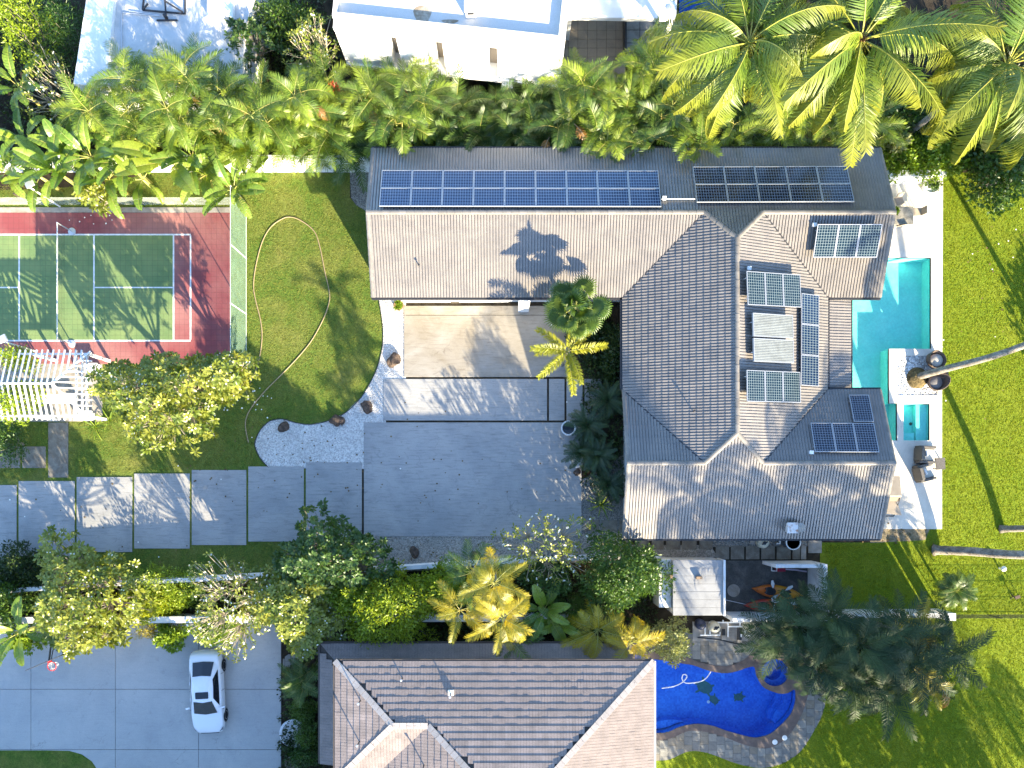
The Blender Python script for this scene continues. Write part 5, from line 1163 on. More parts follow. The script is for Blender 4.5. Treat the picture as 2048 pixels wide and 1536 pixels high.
t = thing('side_table', 'low grey wicker side table at the edge of the deck', 'side table', (*G(1872,928)[:2],.06), R(3)); mb = MB(); mb.box(-.26,.26,-.33,.33,.36,.42); mb.obj('table_top', wick, t)
for sx in (-.2,.2):
    for sy in (-.27,.27): mb = MB(); mb.box(sx-.03,sx+.03,sy-.03,sy+.03,0,.359); mb.obj('leg', wick, t)
def tub(label, px, py, rz, cm, r=.56):
    t = thing('tub_chair', label, 'tub chair', (*G(px,py)[:2],.06), rz)
    N = 28; vs = []; fs = []
    for (rr_, z0, k) in ((r*.62,.0,0),(r*.88,.25,0),(r,.5,.28),(r*.93,.53,.28),(r*.8,.30,.05),(r*.72,.27,0)):
        for j in range(N): a = 2*PI*j/N; vs.append((rr_*math.cos(a), rr_*.9*math.sin(a), z0+k*max(0,math.cos(a))))
    fs = [(i*N+j,i*N+(j+1)%N,(i+1)*N+(j+1)%N,(i+1)*N+j) for i in range(5) for j in range(N)]+[tuple(range(N-1,-1,-1)),tuple(5*N+j for j in range(N))]
    mb = MB(); mb.add(vs, fs); mb.obj('shell', wickb, t, smooth=True)
    mb = MB(); mb.lathe([(0,.28),(r*.66,.28),(r*.68,.33),(r*.6,.39),(0,.4)], 24, (-.06,0,0)); mb.obj('cushion', cm, t, smooth=True)
tub('round brown wicker tub chair with cream cushion on the planter', 1863, 722, R(155), cush); tub('round brown wicker tub chair with grey cushion below the leaning trunk', 1866, 766, R(20), mat('grey_cushion',(0.2,0.19,0.185),None,1,.9,.1,40,.12,.004))
mb = MB(); mb.lathe([(0,.06),(.28,.06),(.3,.42),(.33,.44),(0,.46)], 20, tuple(G(1877,748))[:2]+(0,)); tag(mb.obj('stool', wickb), 'small round wicker stool tucked under the leaning palm trunk', 'stool')
# dining table with chairs
tm = mat('mottled_stone_top', (0.34,0.31,0.25), (0.2,0.185,0.15), 5, .5, .3, 30, .3, .0, lo=.4, hi=.6)
t = thing('dining_table', 'mottled stone dining table at the corner of the tiled roof', 'table', (*G(1803,432,.7)[:2],.06)); mb = MB(); mb.box(-.72,.62,-.5,.5,.68,.74); mb.obj('table_top', tm, t, bevel=.01)
for sx in (-.55,.45):
    for sy in (-.38,.38): mb = MB(); mb.box(sx-.05,sx+.05,sy-.05,sy+.05,0,.679); mb.obj('leg', MT['white'], t)
tanf = mat('tan_canvas', (0.42,0.35,0.27), (0.36,0.3,0.23), 3, .85, .1, 60, .1, .002)
def dchair(label, px, py, rz):
    t = thing('dining_chair', label, 'chair', (*G(px,py)[:2],.06), rz); mb = MB(); mb.box(-.23,.23,-.23,.23,.42,.46); mb.obj('seat', tanf, t, bevel=.02)
    mb = MB(); mb.obox((-.25,0,.68),(.02,0,0),(0,.22,0),(-.05,0,.22)); mb.obj('backrest', tanf, t, bevel=.015)
    for sx in (-.2,.2):
        for sy in (-.2,.2): mb = MB(); mb.tube([(sx,sy,0),(sx,sy,.419)], .018, 6); mb.obj('leg', MT['white'], t)
dchair('tan chair at the table end towards the lawn', 1826, 430, R(180)); dchair('tan chair pushed under the south side of the table', 1792, 450, R(100)); dchair('tan canvas chair standing north of the stone table', 1790, 408, R(-70))
t = thing('potted_plant', 'leafy plant in a small green pot on the stone table', 'potted plant', (*G(1784,425,.74)[:2],.80)); mb = MB(); mb.lathe([(0,0),(.09,0),(.13,.15),(.11,.15),(0,.12)], 14); mb.obj('pot', MT['conc_edge'], t)
POTS = [(t, .13, .1, 'hedge')]
def pot(label, px, py, r, h, m, leaf, lr):
    t = thing('potted_plant', label, 'potted plant', (*G(px,py,h)[:2],.0)); mb = MB(); mb.lathe([(0,.0),(r*.7,.0),(r*.95,h*.6),(r,h),(r*.88,h),(r*.82,h*.85),(0,h*.82)], 24); mb.obj('pot', m, t, smooth=False); POTS.append((t, lr, h*.9, leaf)); return t
pot('big round white bowl planter in the deck corner', 1864, 371, .45, .5, MT['white'], 'shrub_g', .3)
pot('terracotta pot by the west end of the garage', 797, 610, .3, .4, mat('terracotta',(0.35,0.2,0.13),(0.28,0.17,0.12),3,.8), 'hedge', .22)
t = thing('water_bowl', 'round white rimmed bowl with dark water on the slab corner', 'bowl', (*G(1136,857)[:2],.051)); mb = MB(); mb.lathe([(0,0),(.3,0),(.42,.28),(.43,.34),(.36,.34),(.33,.25),(0,.25)], 26); mb.obj('bowl', MT['white_dirty'], t); mb = MB(); mb.lathe([(0,.275),(.335,.275),(.335,.28),(0,.28)], 20); mb.obj('water_face', MT['glass'], t)
t = thing('planter_pot', 'pale ring pot half hidden by the dark cycad', 'pot', (*G(1152,922)[:2],0)); mb = MB(); mb.lathe([(0,0),(.3,0),(.4,.4),(.33,.4),(.3,.3),(0,.3)], 22); mb.obj('bowl', MT['white_dirty'], t)
# swing seat with tan canopy by the south gable
t = thing('sun_lounger', 'tan canvas swing lounger with a folding canopy by the house', 'lounger', (*G(1772,992)[:2],.06)); 
mb = MB(); mb.obox((0,.55,.75),(.42,0,0),(0,.55,-.1),(0,.03,.02)); mb.obj('canopy', tanf, t)
mb = MB(); mb.obox((.05,-.62,.42),(.45,-.05,0),(.12,-.42,.05),(0,0,.03)); mb.obj('seat', tanf, t)
mb = MB(); mb.obox((.03,-.12,.62),(.44,0,0),(0,.16,.12),(0,-.02,.02)); mb.obj('backrest', mat('brown_canvas',(0.2,0.165,0.13),None,1,.85), t)
mb = MB()
for x in (-.4,.42): mb.tube([(x,1.1,.0),(x,1.05,.66),(x,-.2,.66),(x,-1.15,.0)], .022, 6)
mb.tube([(-.4,-1.15,.03),(.42,-1.15,.03)], .022, 6); mb.tube([(-.4,1.1,.03),(.42,1.1,.03)], .022, 6); mb.obj('tube_frame', MT['dark'], t)
# bench swing under the trees on the east lawn
t = thing('garden_bench', 'grey slatted bench with brown armrest under the east trees', 'bench', G(1988,366), R(6))
sl_m = mat('weathered_slat', (0.42,0.4,0.37), (0.3,0.28,0.25), 4, .8)
for k in range(6): mb = MB(); mb.box(-.75,.75,-.32+k*.11,-.225+k*.11,.42,.45); mb.obj('slat', sl_m, t)
for k in range(3): mb = MB(); mb.obox((0,.36+k*.02,.56+k*.13),(.75,0,0),(0,.012,0),(0,0,.05)); mb.obj('back_slat', sl_m, t)
for x in (-.7,.7): mb = MB(); mb.box(x-.04,x+.04,-.3,.36,0,.419); mb.obj('leg', sl_m, t); mb = MB(); mb.box(x-.05,x+.05,-.3,.3,.66,.7); mb.obj('armrest', mat('brown_wood',(0.2,0.12,0.07),None,1,.6), t)
# lights, boulders, bits on the lawn
for px, py, lb in ((1998,1136,'white mushroom garden light beside the wire fence shadow'),):
    t = thing('garden_light', lb, 'garden light', G(px,py)); mb = MB(); mb.tube([(0,0,0),(0,0,.42)], .05, 8); mb.obj('stem', MT['white'], t); mb = MB(); mb.lathe([(0,.36),(.15,.38),(.16,.44),(.1,.52),(0,.55)], 18); mb.obj('lamp_cap', MT['plastic_w'], t, smooth=True)
t = thing('sprinkler_stand', 'brown tripod sprinkler on the east lawn', 'sprinkler', G(2024,1192)); mb = MB(); mb.tube([(0,0,0),(0,0,.45)], .03, 6); mb.obox((0,0,.47),(.14,.05,0),(-.03,.08,0),(0,0,.04)); mb.obj('head', mat('brown_post',(0.14,0.09,0.06),None), t)
for a in (0,2.1,4.2): mb = MB(); mb.tube([(0,0,.2),(.2*math.cos(a),.2*math.sin(a),0)], .018, 5); mb.obj('leg', MT['gutter'], t)
def rock(label, px, py, r, seed):
    rnd = np.random.RandomState(seed); bm = bmesh.new(); bmesh.ops.create_icosphere(bm, subdivisions=3, radius=1)
    ks = rnd.randn(5,3); ph = rnd.rand(5)*6
    for v in bm.verts:
        d = sum(.09*math.sin(3.0*float(np.dot(ks[i],v.co))+ph[i]) for i in range(5)); v.co *= 1+d
        v.co.x *= r*1.1; v.co.y *= r*.85; v.co.z *= r*.7
    me = bpy.data.meshes.new('boulder'); bm.to_mesh(me); bm.free(); me.materials.append(MT['rock'])
    o = bpy.data.objects.new('boulder', me); p = G(px,py); o.location = (p.x,p.y,r*.35); o.rotation_euler = (0,0,seed); link(o); tag(o, label, 'boulder', 'dark boulders set in the pebbles')
rock('brown boulder in the pebbles beside the garage apron',789,720,.36,1); rock('dark boulder where the pebbles narrow beside the slabs',735,814,.33,2); rock('round dark boulder on the lawn edge of the pebbles',675,841,.36,3); rock('small flat boulder in the widest part of the pebbles',570,855,.3,4)
rock('dark boulder in the gravel south of the big slab',829,1103,.3,5); rock('dark boulder in the gravel nearly under the golden palm',952,1111,.28,6); rock('small stone beside the cycad bed',1153,944,.2,7)
# garden hose in a long loop
hp = spline([G(x,y,.03) for x,y in ((497,885),(491,855),(493,835),(503,815),(530,782),(570,742),(600,710),(625,678),(648,635),(659,600),(657,575),(650,545),(640,495),(628,462),(600,440),(578,434),(560,440),(540,456),(524,485),(512,530),(507,570),(511,600),(521,640),(524,675),(519,715),(510,745),(500,765))], 5)
mb = MB(); mb.tube(hp, .03, 6); tag(mb.obj('garden_hose', mat('hose_rubber',(0.36,0.27,0.16),(0.28,0.22,0.12),3,.6), smooth=True), 'tan garden hose laid in a long loop on the west lawn', 'hose')
# fallen petals and leaves
rnd = np.random.RandomState(3); V = []; F = []
def petal(x, y, s, z=.03):
    a = rnd.rand()*6.28; b_ = len(V)
    for k in range(5): V.append((x+s*math.cos(a+k*1.257), y+s*math.sin(a+k*1.257), z+rnd.rand()*.01))
    F.append((b_,b_+1,b_+2)); F.append((b_,b_+2,b_+3)); F.append((b_,b_+3,b_+4))
for cx, cy, sx, sy, n in ((490,790,30,15,22),(470,810,60,40,10),(250,1150,120,35,10),(420,880,80,40,6),(200,1110,150,60,8),(215,445,40,15,9),(1000,700,250,250,6),(2010,500,30,60,8),(1950,650,60,120,4),(30,1050,60,90,8)):
    for k in range(n): p = G(cx+rnd.randn()*sx, cy+rnd.randn()*sy); petal(p.x, p.y, .03+.02*rnd.rand(), .07)
o = link(bpy.data.objects.new('fallen_petals', npmesh('fallen_petals', V, F, MT['petal']))); tag(o, kind='stuff')
V = []; F = []
for cx, cy, sx, sy, n in ((520,960,250,60,60),(900,950,150,80,40),(560,1120,200,30,30),(900,1105,90,20,30),(620,890,60,30,25),(1990,560,40,150,30),(1790,1070,30,8,30)):
    for k in range(n): p = G(cx+rnd.randn()*sx, cy+rnd.randn()*sy); petal(p.x, p.y, .03+.03*rnd.rand(), .064)
o = link(bpy.data.objects.new('fallen_leaves', npmesh('fallen_leaves', V, F, mat('dry_leaf',(0.09,0.06,0.03),(0.2,0.13,0.05),2,.9)))); tag(o, kind='stuff')
# ---------------------------------------------------------------- plants: leaf shapes
rs = np.random.RandomState(11)
def frond(name, L, n, ll, lw, arch, sw0, sw1, droop, vee, mats, s0=.14, p=1.3, tipk=.45, plume=False, rr=.022, jit=.06, twist=0.0):
    """a feather leaf that starts at the origin along +X and arches down; two-segment leaflets on both sides"""
    K = 12; s = np.linspace(0, 1, K); th = -arch*s**p
    xs_ = np.concatenate([[0], np.cumsum(np.cos((th[1:]+th[:-1])/2)*L/(K-1))]); zs = np.concatenate([[0], np.cumsum(np.sin((th[1:]+th[:-1])/2)*L/(K-1))])
    side = np.cumsum(np.full(K, twist*L/K))*s
    V = []; F = []; M_ = []
    for i in range(K):
        r = rr*(1-.85*s[i])
        V += [(xs_[i], side[i]-r, zs[i]), (xs_[i], side[i]+r, zs[i]), (xs_[i], side[i], zs[i]+r*1.3)]
    for i in range(K-1):
        for a, b_ in ((0,1),(1,2),(2,0)):
            F += [(3*i+a,3*i+b_,3*i+3+b_),(3*i+a,3*i+3+b_,3*i+3+a)]; M_ += [1,1]
    rows = 1 if not plume else 2
    for i in range(n):
        for sd_ in (-1,1):
            for rw in range(rows):
                u = s0+(1-s0)*(i+.5*(sd_ > 0)+rs.rand()*.3)/n; u = min(u,.995)
                b_ = np.array((np.interp(u,s,xs_), np.interp(u,s,side), np.interp(u,s,zs))); t = np.interp(u,s,th)
                T = np.array((math.cos(t),0,math.sin(t))); N_ = np.array((-math.sin(t),0,math.cos(t))); B = np.array((0,sd_,0.))
                sw = sw0+(sw1-sw0)*u+rs.randn()*jit; ve = vee+rs.randn()*jit
                if plume: ve = (rs.rand()*2-1)*1.3
                d = B*math.cos(sw)+T*math.sin(sw)+N_*ve; d /= np.linalg.norm(d)
                prof = (.55+.45*math.sin(min(1,u*2.2)*PI/2))*(1-(1-tipk)*max(0,(u-.45)/.55)**1.5)
                l = ll*prof*(1+rs.randn()*.06); dr = droop*(1+rs.randn()*.25)
                p1 = b_+d*l*.5-N_*dr*l*.12; p2 = b_+d*l*(1-.12*dr)-N_*dr*l*.5
                w = T-d*np.dot(T,d); w = w/np.linalg.norm(w)*lw/2
                k = len(V); V += [tuple(b_-w*.6),tuple(b_+w*.6),tuple(p1-w),tuple(p1+w),tuple(p2)]
                F += [(k,k+1,k+3),(k,k+3,k+2),(k+2,k+3,k+4)]; M_ += [0,0,0]
    return npmesh(name, V, F, mats, M_)
def fanleaf(name, Lp, Rf, nseg, mats, spread=2.75, cup=.25, droop=.5):
    V = []; F = []; M_ = []; K = 6
    for i in range(K):
        u = i/(K-1); r = .02*(1-.4*u); z = .12*Lp*math.sin(u*1.5)-.1*Lp*u*u
        V += [(Lp*u,-r,z),(Lp*u,r,z),(Lp*u,0,z+r)]
    for i in range(K-1):
        for a, b_ in ((0,1),(1,2),(2,0)): F += [(3*i+a,3*i+b_,3*i+3+b_),(3*i+a,3*i+3+b_,3*i+3+a)]; M_ += [1,1]
    zc = V[-1][2]; c = np.array((Lp,0,zc))
    for k in range(nseg):
        a = -spread+2*spread*(k+.5)/nseg; da = spread/nseg
        rr_ = Rf*(.72+.28*math.cos(a*.5))*(1+rs.randn()*.03)
        def pt(ang, r, z): return tuple(c+np.array((math.cos(ang)*r, math.sin(ang)*r, z)))
        m_ = .62*rr_; zc_ = cup*m_
        b_ = len(V); V += [tuple(c), pt(a-da,m_,zc_-.0), pt(a,m_,zc_+.085), pt(a+da,m_,zc_), pt(a-da*.35,rr_*.9,zc_-droop*.12*rr_), pt(a+da*.35,rr_*.9,zc_-droop*.12*rr_+.01), pt(a,rr_,zc_-droop*.3*rr_)]
        F += [(b_,b_+1,b_+2),(b_,b_+2,b_+3),(b_+1,b_+4,b_+2),(b_+4,b_+5,b_+2),(b_+2,b_+5,b_+3),(b_+4,b_+6,b_+5)]; M_ += [0]*6
    return npmesh(name, V, F, mats, M_)
def paddle_leaf(name, Lp, L, W, arch, mats, n=12, split=.35, fold=.25):
    V = []; F = []; M_ = []; K = 14; Lt = Lp+L; s = np.linspace(0,1,K); th = -arch*s**1.6
    xs_ = np.concatenate([[0], np.cumsum(np.cos(th[1:])*Lt/(K-1))]); zs = np.concatenate([[0], np.cumsum(np.sin(th[1:])*Lt/(K-1))])
    for i in range(K):
        r = .03*(1-.8*s[i]); V += [(xs_[i],-r,zs[i]-.01),(xs_[i],r,zs[i]-.01),(xs_[i],0,zs[i]+.012)]
    for i in range(K-1):
        for a, b_ in ((0,1),(1,2),(2,0)): F += [(3*i+a,3*i+b_,3*i+3+b_),(3*i+a,3*i+3+b_,3*i+3+a)]; M_ += [1,1]
    f0 = Lp/Lt
    for sd_ in (-1,1):
        for i in range(n):
            g = .012 if rs.rand() < split else 0.0; dz = -abs(rs.randn())*.1*W if g else 0
            us = (f0+(1-f0)*(i/n)+g*.3, f0+(1-f0)*((i+1)/n)-g*.3); q = []
            for u in us:
                v = (u-f0)/(1-f0); w = W/2*max(.04, math.sin(PI*min(1,max(0,v*.93+.05)))**.55)
                x = np.interp(u,s,xs_); z = np.interp(u,s,zs); q.append((x,z,w))
            k = len(V)
            V += [(q[0][0],0,q[0][1]),(q[1][0],0,q[1][1]),(q[1][0]+.25*q[1][2],sd_*q[1][2]*.6,q[1][1]+fold*q[1][2]*.5),(q[0][0]+.25*q[0][2],sd_*q[0][2]*.6,q[0][1]+fold*q[0][2]*.5),(q[1][0]+.4*q[1][2],sd_*q[1][2],q[1][1]+fold*q[1][2]*.3+dz),(q[0][0]+.4*q[0][2],sd_*q[0][2],q[0][1]+fold*q[0][2]*.3+dz)]
            F += [(k,k+1,k+2),(k,k+2,k+3),(k+3,k+2,k+4),(k+3,k+4,k+5)]; M_ += [0]*4
    return npmesh(name, V, F, mats, M_)
def rosette(name, n, l, w, m, elev=(.0,.9), extra=None):
    """leaves in a whorl at a branch tip; extra = flower material"""
    V = []; F = []; M_ = []
    for i in range(n):
        a = i*2.39996+rs.rand()*.3; e = elev[0]+(elev[1]-elev[0])*(1-i/n)+rs.randn()*.12; ll = l*(.7+.4*rs.rand())
        d = np.array((math.cos(a)*math.cos(e),math.sin(a)*math.cos(e),math.sin(e))); sd_ = np.array((-math.sin(a),math.cos(a),0)); up = np.cross(sd_,d)*-1
        if up[2] < 0: up = -up
        b_ = d*.03; m1 = d*ll*.45; m2 = d*ll*.78-np.array((0,0,.05*ll)); tp = d*ll-np.array((0,0,.16*ll)); k = len(V)
        V += [tuple(b_), tuple(m1+sd_*w*.42+up*w*.14), tuple(m1), tuple(m1-sd_*w*.42+up*w*.14), tuple(m2+sd_*w*.45+up*w*.1), tuple(m2), tuple(m2-sd_*w*.45+up*w*.1), tuple(tp)]
        F += [(k,k+2,k+1),(k,k+3,k+2),(k+1,k+2,k+5),(k+1,k+5,k+4),(k+2,k+3,k+6),(k+2,k+6,k+5),(k+4,k+5,k+7),(k+5,k+6,k+7)]; M_ += [0]*8
    if extra:
        for f in range(2):
            c = np.array((rs.randn()*.06, rs.randn()*.06, .13+rs.rand()*.05)); k = len(V); V.append(tuple(c))
            for j in range(5):
                a = j*1.2566+f; V += [tuple(c+0.042*np.array((math.cos(a-.45),math.sin(a-.45),.25))), tuple(c+0.042*np.array((math.cos(a+.45),math.sin(a+.45),.25)))]; F.append((k,k+1+2*j,k+2+2*j)); M_.append(1)
    return npmesh(name, V, F, [m, MT['petal']] if extra else [m], M_)
def leafcloud(name, centres, n, spread, l, w, m, up=.35, flat=.8):
    """many small folded leaves scattered in clumps round the given centres (x, y, z, radius)"""
    C = np.array(centres); idx = rs.randint(0, len(C), n); d = rs.randn(n,3); d /= np.linalg.norm(d,axis=1,keepdims=True); r = rs.rand(n,1)**.45
    P = C[idx,:3]+d*r*C[idx,3:4]*np.array((1,1,flat))
    o = d*.8+rs.randn(n,3)*.55; o[:,2] = o[:,2]*.5+up; o /= np.linalg.norm(o,axis=1,keepdims=True)
    s_ = np.cross(o, rs.randn(n,3)); s_ /= np.linalg.norm(s_,axis=1,keepdims=True); nn = np.cross(s_,o)
    L_ = (l*(.6+.7*rs.rand(n,1))); W_ = w*(.7+.5*rs.rand(n,1))
    a = P; b_ = P+o*L_*.5+s_*W_*.5+nn*W_*.12; c = P+o*L_; e = P+o*L_*.5-s_*W_*.5+nn*W_*.12
    V = np.stack([a,b_,c,e],1).reshape(-1,3); k = np.arange(n)*4
    F = np.stack([np.stack([k,k+1,k+2],1),np.stack([k,k+2,k+3],1)],1).reshape(-1,3)
    return npmesh(name, V, F, m)

FR = {}
FR['coco'] = [frond('coconut_frond', L, 76, 1.05, .045, a, .35, 1.0, dr, ve, [MT['coconut'],MT['coco_rib']], .16, 1.4, .4, rr=.035, twist=tw) for L, a, dr, ve, tw in ((4.7,1.15,1.0,-.15,.06),(4.4,1.5,1.3,-.3,-.08),(4.8,.8,.8,.1,.0),(4.2,1.8,1.5,-.45,.1))]
FR['areca'] = [frond('palm_frond', L, 30, .62, .032, a, .45, .95, dr, ve, [MT['areca'],MT['areca_rib']], .2, 1.25, .5, rr=.02, twist=tw) for L, a, dr, ve, tw in ((2.0,1.5,.5,.45,.1),(1.8,2.0,.7,.4,-.12),(2.1,1.1,.4,.5,.0),(1.7,2.3,.6,.35,.15))]
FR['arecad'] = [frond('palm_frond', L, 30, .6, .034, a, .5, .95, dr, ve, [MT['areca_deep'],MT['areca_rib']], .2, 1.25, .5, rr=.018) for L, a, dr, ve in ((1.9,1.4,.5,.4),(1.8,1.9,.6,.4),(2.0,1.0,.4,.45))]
FR['dry'] = [frond('dry_frond', 1.5, 26, .45, .035, 1.9, .5, 1.0, 1.2, .0, [MT['areca_dry'],MT['bark']], .2, 1.2, .5)]
FR['dark'] = [frond('palm_frond', L, 36, .64, .036, a, .45, .95, dr, ve, [MT['darkpalm'],MT['cycad']], .18, 1.25, .5, rr=.025, twist=tw) for L, a, dr, ve, tw in ((2.4,1.3,.7,.2,.08),(2.2,1.8,.9,.1,-.1),(2.5,1.0,.5,.3,0))]
FR['gold'] = [frond('palm_frond', L, 34, .55, .036, a, .45, .95, dr, ve, [MT['goldpalm'],MT['areca_rib']], .18, 1.25, .5) for L, a, dr, ve in ((2.0,1.3,.6,.3),(1.8,1.8,.8,.2),(2.1,1.0,.5,.4))]
FR['fox'] = [frond('palm_frond', L, 60, .42, .035, a, .55, .8, .35, .3, [MT['foxtail'],MT['areca_rib']], .08, 1.4, .6, plume=True, rr=.03) for L, a in ((2.3,.9),(2.2,1.2))]
FR['cycad'] = [frond('cycad_frond', L, 44, .22, .02, a, .25, .6, .2, .25, [MT['cycad'],MT['cycad']], .12, 1.2, .4, rr=.012) for L, a in ((1.3,1.0),(1.2,1.4))]
FR['pygmy'] = [frond('palm_frond', L, 36, .3, .022, a, .4, .8, .4, .2, [MT['areca_deep'],MT['areca_rib']], .15, 1.3, .45, rr=.012) for L, a in ((1.2,1.2),(1.1,1.6))]
FR['fan'] = [fanleaf('fan_leaf', Lp, Rf, 24, [MT['fan'],MT['areca_rib']], sp, cu, dr) for Lp, Rf, sp, cu, dr in ((.95,.78,2.0,.12,.5),(1.25,.72,2.2,.2,.7),(.6,.75,1.9,.05,.9),(.35,.7,1.8,.25,.5))]
FR['ban'] = [paddle_leaf('paddle_leaf', Lp, L, W, a, [MT['banana'],MT['areca_rib']], 12, sp, fo) for Lp, L, W, a, sp, fo in ((.5,1.7,.55,1.1,.3,.3),(.6,1.5,.5,1.5,.6,.2),(.4,1.8,.6,.7,.2,.35))]
FR['banbig'] = [paddle_leaf('paddle_leaf', .6, 2.4, .85, .8, [leafmat('young_paddle_leaf',(0.2,0.27,0.03),(0.27,0.33,0.04),.4),MT['areca_rib']], 16, .15, .2)]
FR['blade'] = [paddle_leaf('blade_leaf', .05, .8, .05, a, [MT['hedge'],MT['hedge']], 6, 0, .3) for a in (.5,1.0)]
ROS = {k: [rosette('leaf_rosette', n, l, w, MT[m], e, x) for n, l, w, e, x in rows] for k, (m, rows) in {
 'frangi': ('frangi', [(13,.38,.13,(-.2,.8),None),(11,.34,.12,(.0,.9),None),(14,.38,.12,(-.3,.6),None),(12,.36,.12,(-.2,.8),None),(12,.36,.12,(-.1,.7),True)]),
 'frangid': ('frangi_deep', [(13,.36,.12,(-.2,.8),None),(11,.33,.11,(.0,.9),None)]),
 'pale': ('shrub_pale', [(9,.2,.1,(-.1,.8),None),(8,.18,.09,(.0,.9),None)]),
 'sparse': ('frangi', [(6,.3,.09,(.0,.9),None),(5,.28,.085,(.2,1.0),None),(4,.24,.07,(.2,1.0),True)])}.items()}
trunk_cache = {}
def trunk_mesh(pts, r0, r1, m, rings=True, n=9):
    pts = spline(pts, 6); k = len(pts); mb = MB()
    rr_ = [r0*(1.35 if i == 0 else 1.0)*(1-i/(k-1))+r1*(i/(k-1)) for i in range(k)]
    if rings: rr_ = [r*(1.0+.06*(i%2)) for i, r in enumerate(rr_)]
    mb.tube(pts, rr_, n); return mb
def crown(t, top, meshes, nf, hi, lo, sc=1.0, az0=None, name='frond', jit=.15):
    az0 = rs.rand()*6.28 if az0 is None else az0
    for i in range(nf):
        f = i/max(1,nf-1); el = hi+(lo-hi)*f**.8+rs.randn()*jit; az = az0+i*2.39996+rs.randn()*.12
        me = meshes[rs.randint(len(meshes))]
        inst(name, me, t, top, (rs.randn()*.2, -el, az), sc*(.88+.24*rs.rand()))
def palm(label, px, py, z, kind, nf, hi, lo, sc=1.0, r=.12, group=None, name='palm_tree', cat='palm', base=None, lean=None, fname='frond', trunkmat='trunk', az0=None):
    top = G(px, py, z)
    b_ = G(*base) if base else Vector((top.x, top.y, 0))
    t = thing(name, label, cat, b_, 0, group); rel = top-b_
    mid = Vector((rel.x*.35 if lean is None else rel.x*lean, rel.y*.35 if lean is None else rel.y*lean, z*.5))
    trunk_mesh([(0,0,-.02), mid*.5 if lean is None else (mid*.5+Vector((rel.x*.08,0,0))), mid, rel], r, r*.75, MT[trunkmat]).obj('trunk', MT[trunkmat], t, smooth=True)
    crown(t, rel, FR[kind], nf, hi, lo, sc, az0, fname); return t
def clump(label, px, py, z, kind='areca', stems=7, fr=5, spread=.5, sc=1.0, group=None, dry=0, name='areca_palm', r=.045, hi=1.35, lo=.35):
    c = G(px, py, z*.85); t = thing(name, label, 'palm', (c.x,c.y,0), 0, group)
    for k in range(stems):
        a = k*2.39996+rs.rand(); d = spread*(k/stems)**.5; h = z*(.55+.4*rs.rand())*(1-.25*k/stems); lx = d*math.cos(a); ly = d*math.sin(a)
        top = Vector((lx*2.0,ly*2.0,h)); mb = MB(); mb.tube([(lx*.5,ly*.5,-.01),(lx,ly,h*.5),top], [r*1.3,r,r*.8], 6); mb.obj('stem', MT['areca_rib'], t, smooth=True)
        crown(t, top, FR[kind], fr, hi, lo, sc)
    for k in range(dry): crown(t, Vector((rs.randn()*.5,rs.randn()*.5,z*.75)), FR['dry'], 1, .6, .2)
    return t
def rosettes(t, pts, key, sc=1.0, name='leaf_rosette'):
    for p in pts: inst(name, ROS[key][rs.randint(len(ROS[key]))], t, p, (rs.randn()*.35, rs.randn()*.35, rs.rand()*6.28), sc*(.8+.4*rs.rand()))
def domepts(n, rx, ry, zt, drop=.5, lob=.22, zj=.15, ph=None):
    out = []; ph = rs.rand()*6.28 if ph is None else ph
    for i in range(n):
        a = i*2.39996; r = math.sqrt((i+.5)/n); k = 1+lob*math.sin(3*a+ph)+lob*.6*math.sin(5*a+2*ph)
        out.append(Vector((rx*r*k*math.cos(a)+rs.randn()*.12, ry*r*k*math.sin(a)+rs.randn()*.12, zt*(1-drop*r*r)+rs.randn()*zj)))
    return out
def branches(tips, zt, m, r0=.12, nl=6, fork=.45, n=5):
    """trunk, main limbs and twigs that reach the tips"""
    mb = MB(); h0 = Vector((0,0,zt*.28)); mb.tube([(0,0,-.02),(.03,.02,zt*.15),h0], [r0*1.4,r0,r0*.9], 8)
    cl = [[] for _ in range(nl)]
    for p in tips: cl[int(((math.atan2(p.y,p.x)+PI)/(2*PI))*nl) % nl].append(p)
    for g_ in cl:
        if not g_: continue
        c = sum(g_, Vector())/len(g_); j = h0.lerp(c, .6)-Vector((0,0,.1*zt)); mb.tube([h0, h0.lerp(j,.5)+Vector((0,0,-.05)), j], [r0*.6,r0*.5,r0*.42], 6, False)
        for p in g_:
            k = j.lerp(p, fork)+Vector((rs.randn()*.1,rs.randn()*.1,-.06)); mb.tube([j,k,p], [r0*.22,r0*.17,r0*.12], n, False)
    return mb
def frangipani(label, px, py, z, rx, ry, n, key='frangi', bark='bark', drop=.5, sc=1.0, lob=.22, name='frangipani_tree', cat='tree', group=None):
    c = G(px, py, z*.8); t = thing(name, label, cat, (c.x,c.y,0), 0, group); tips = domepts(n, rx, ry, z, drop, lob)
    branches(tips, z, MT[bark]).obj('branches', MT[bark], t); rosettes(t, tips, key, sc); return t
def shrub(label, px, py, z, rx, ry, n, m, l=.12, w=.06, nc=40, cr=.4, drop=.6, name='shrub', cat='shrub', group=None, lob=.2, up=.35):
    c = G(px, py, z*.8); t = thing(name, label, cat, (c.x,c.y,0), 0, group)
    tips = domepts(nc, rx*.85, ry*.85, z-cr*.6, drop, lob); cs = [(p.x,p.y,max(.15,p.z),cr*(.7+.6*rs.rand())) for p in tips]
    cs += [(p.x*.8,p.y*.8,max(.15,p.z*.6),cr*1.2) for p in tips[::3]]
    o = link(bpy.data.objects.new('crown', leafcloud('crown', cs, n, cr, l, w, MT[m], up)), t); o['kind'] = 'stuff'
    branches(tips[::2], z*.8, MT['bark'], .07, 5).obj('branches', MT['bark'], t); return t
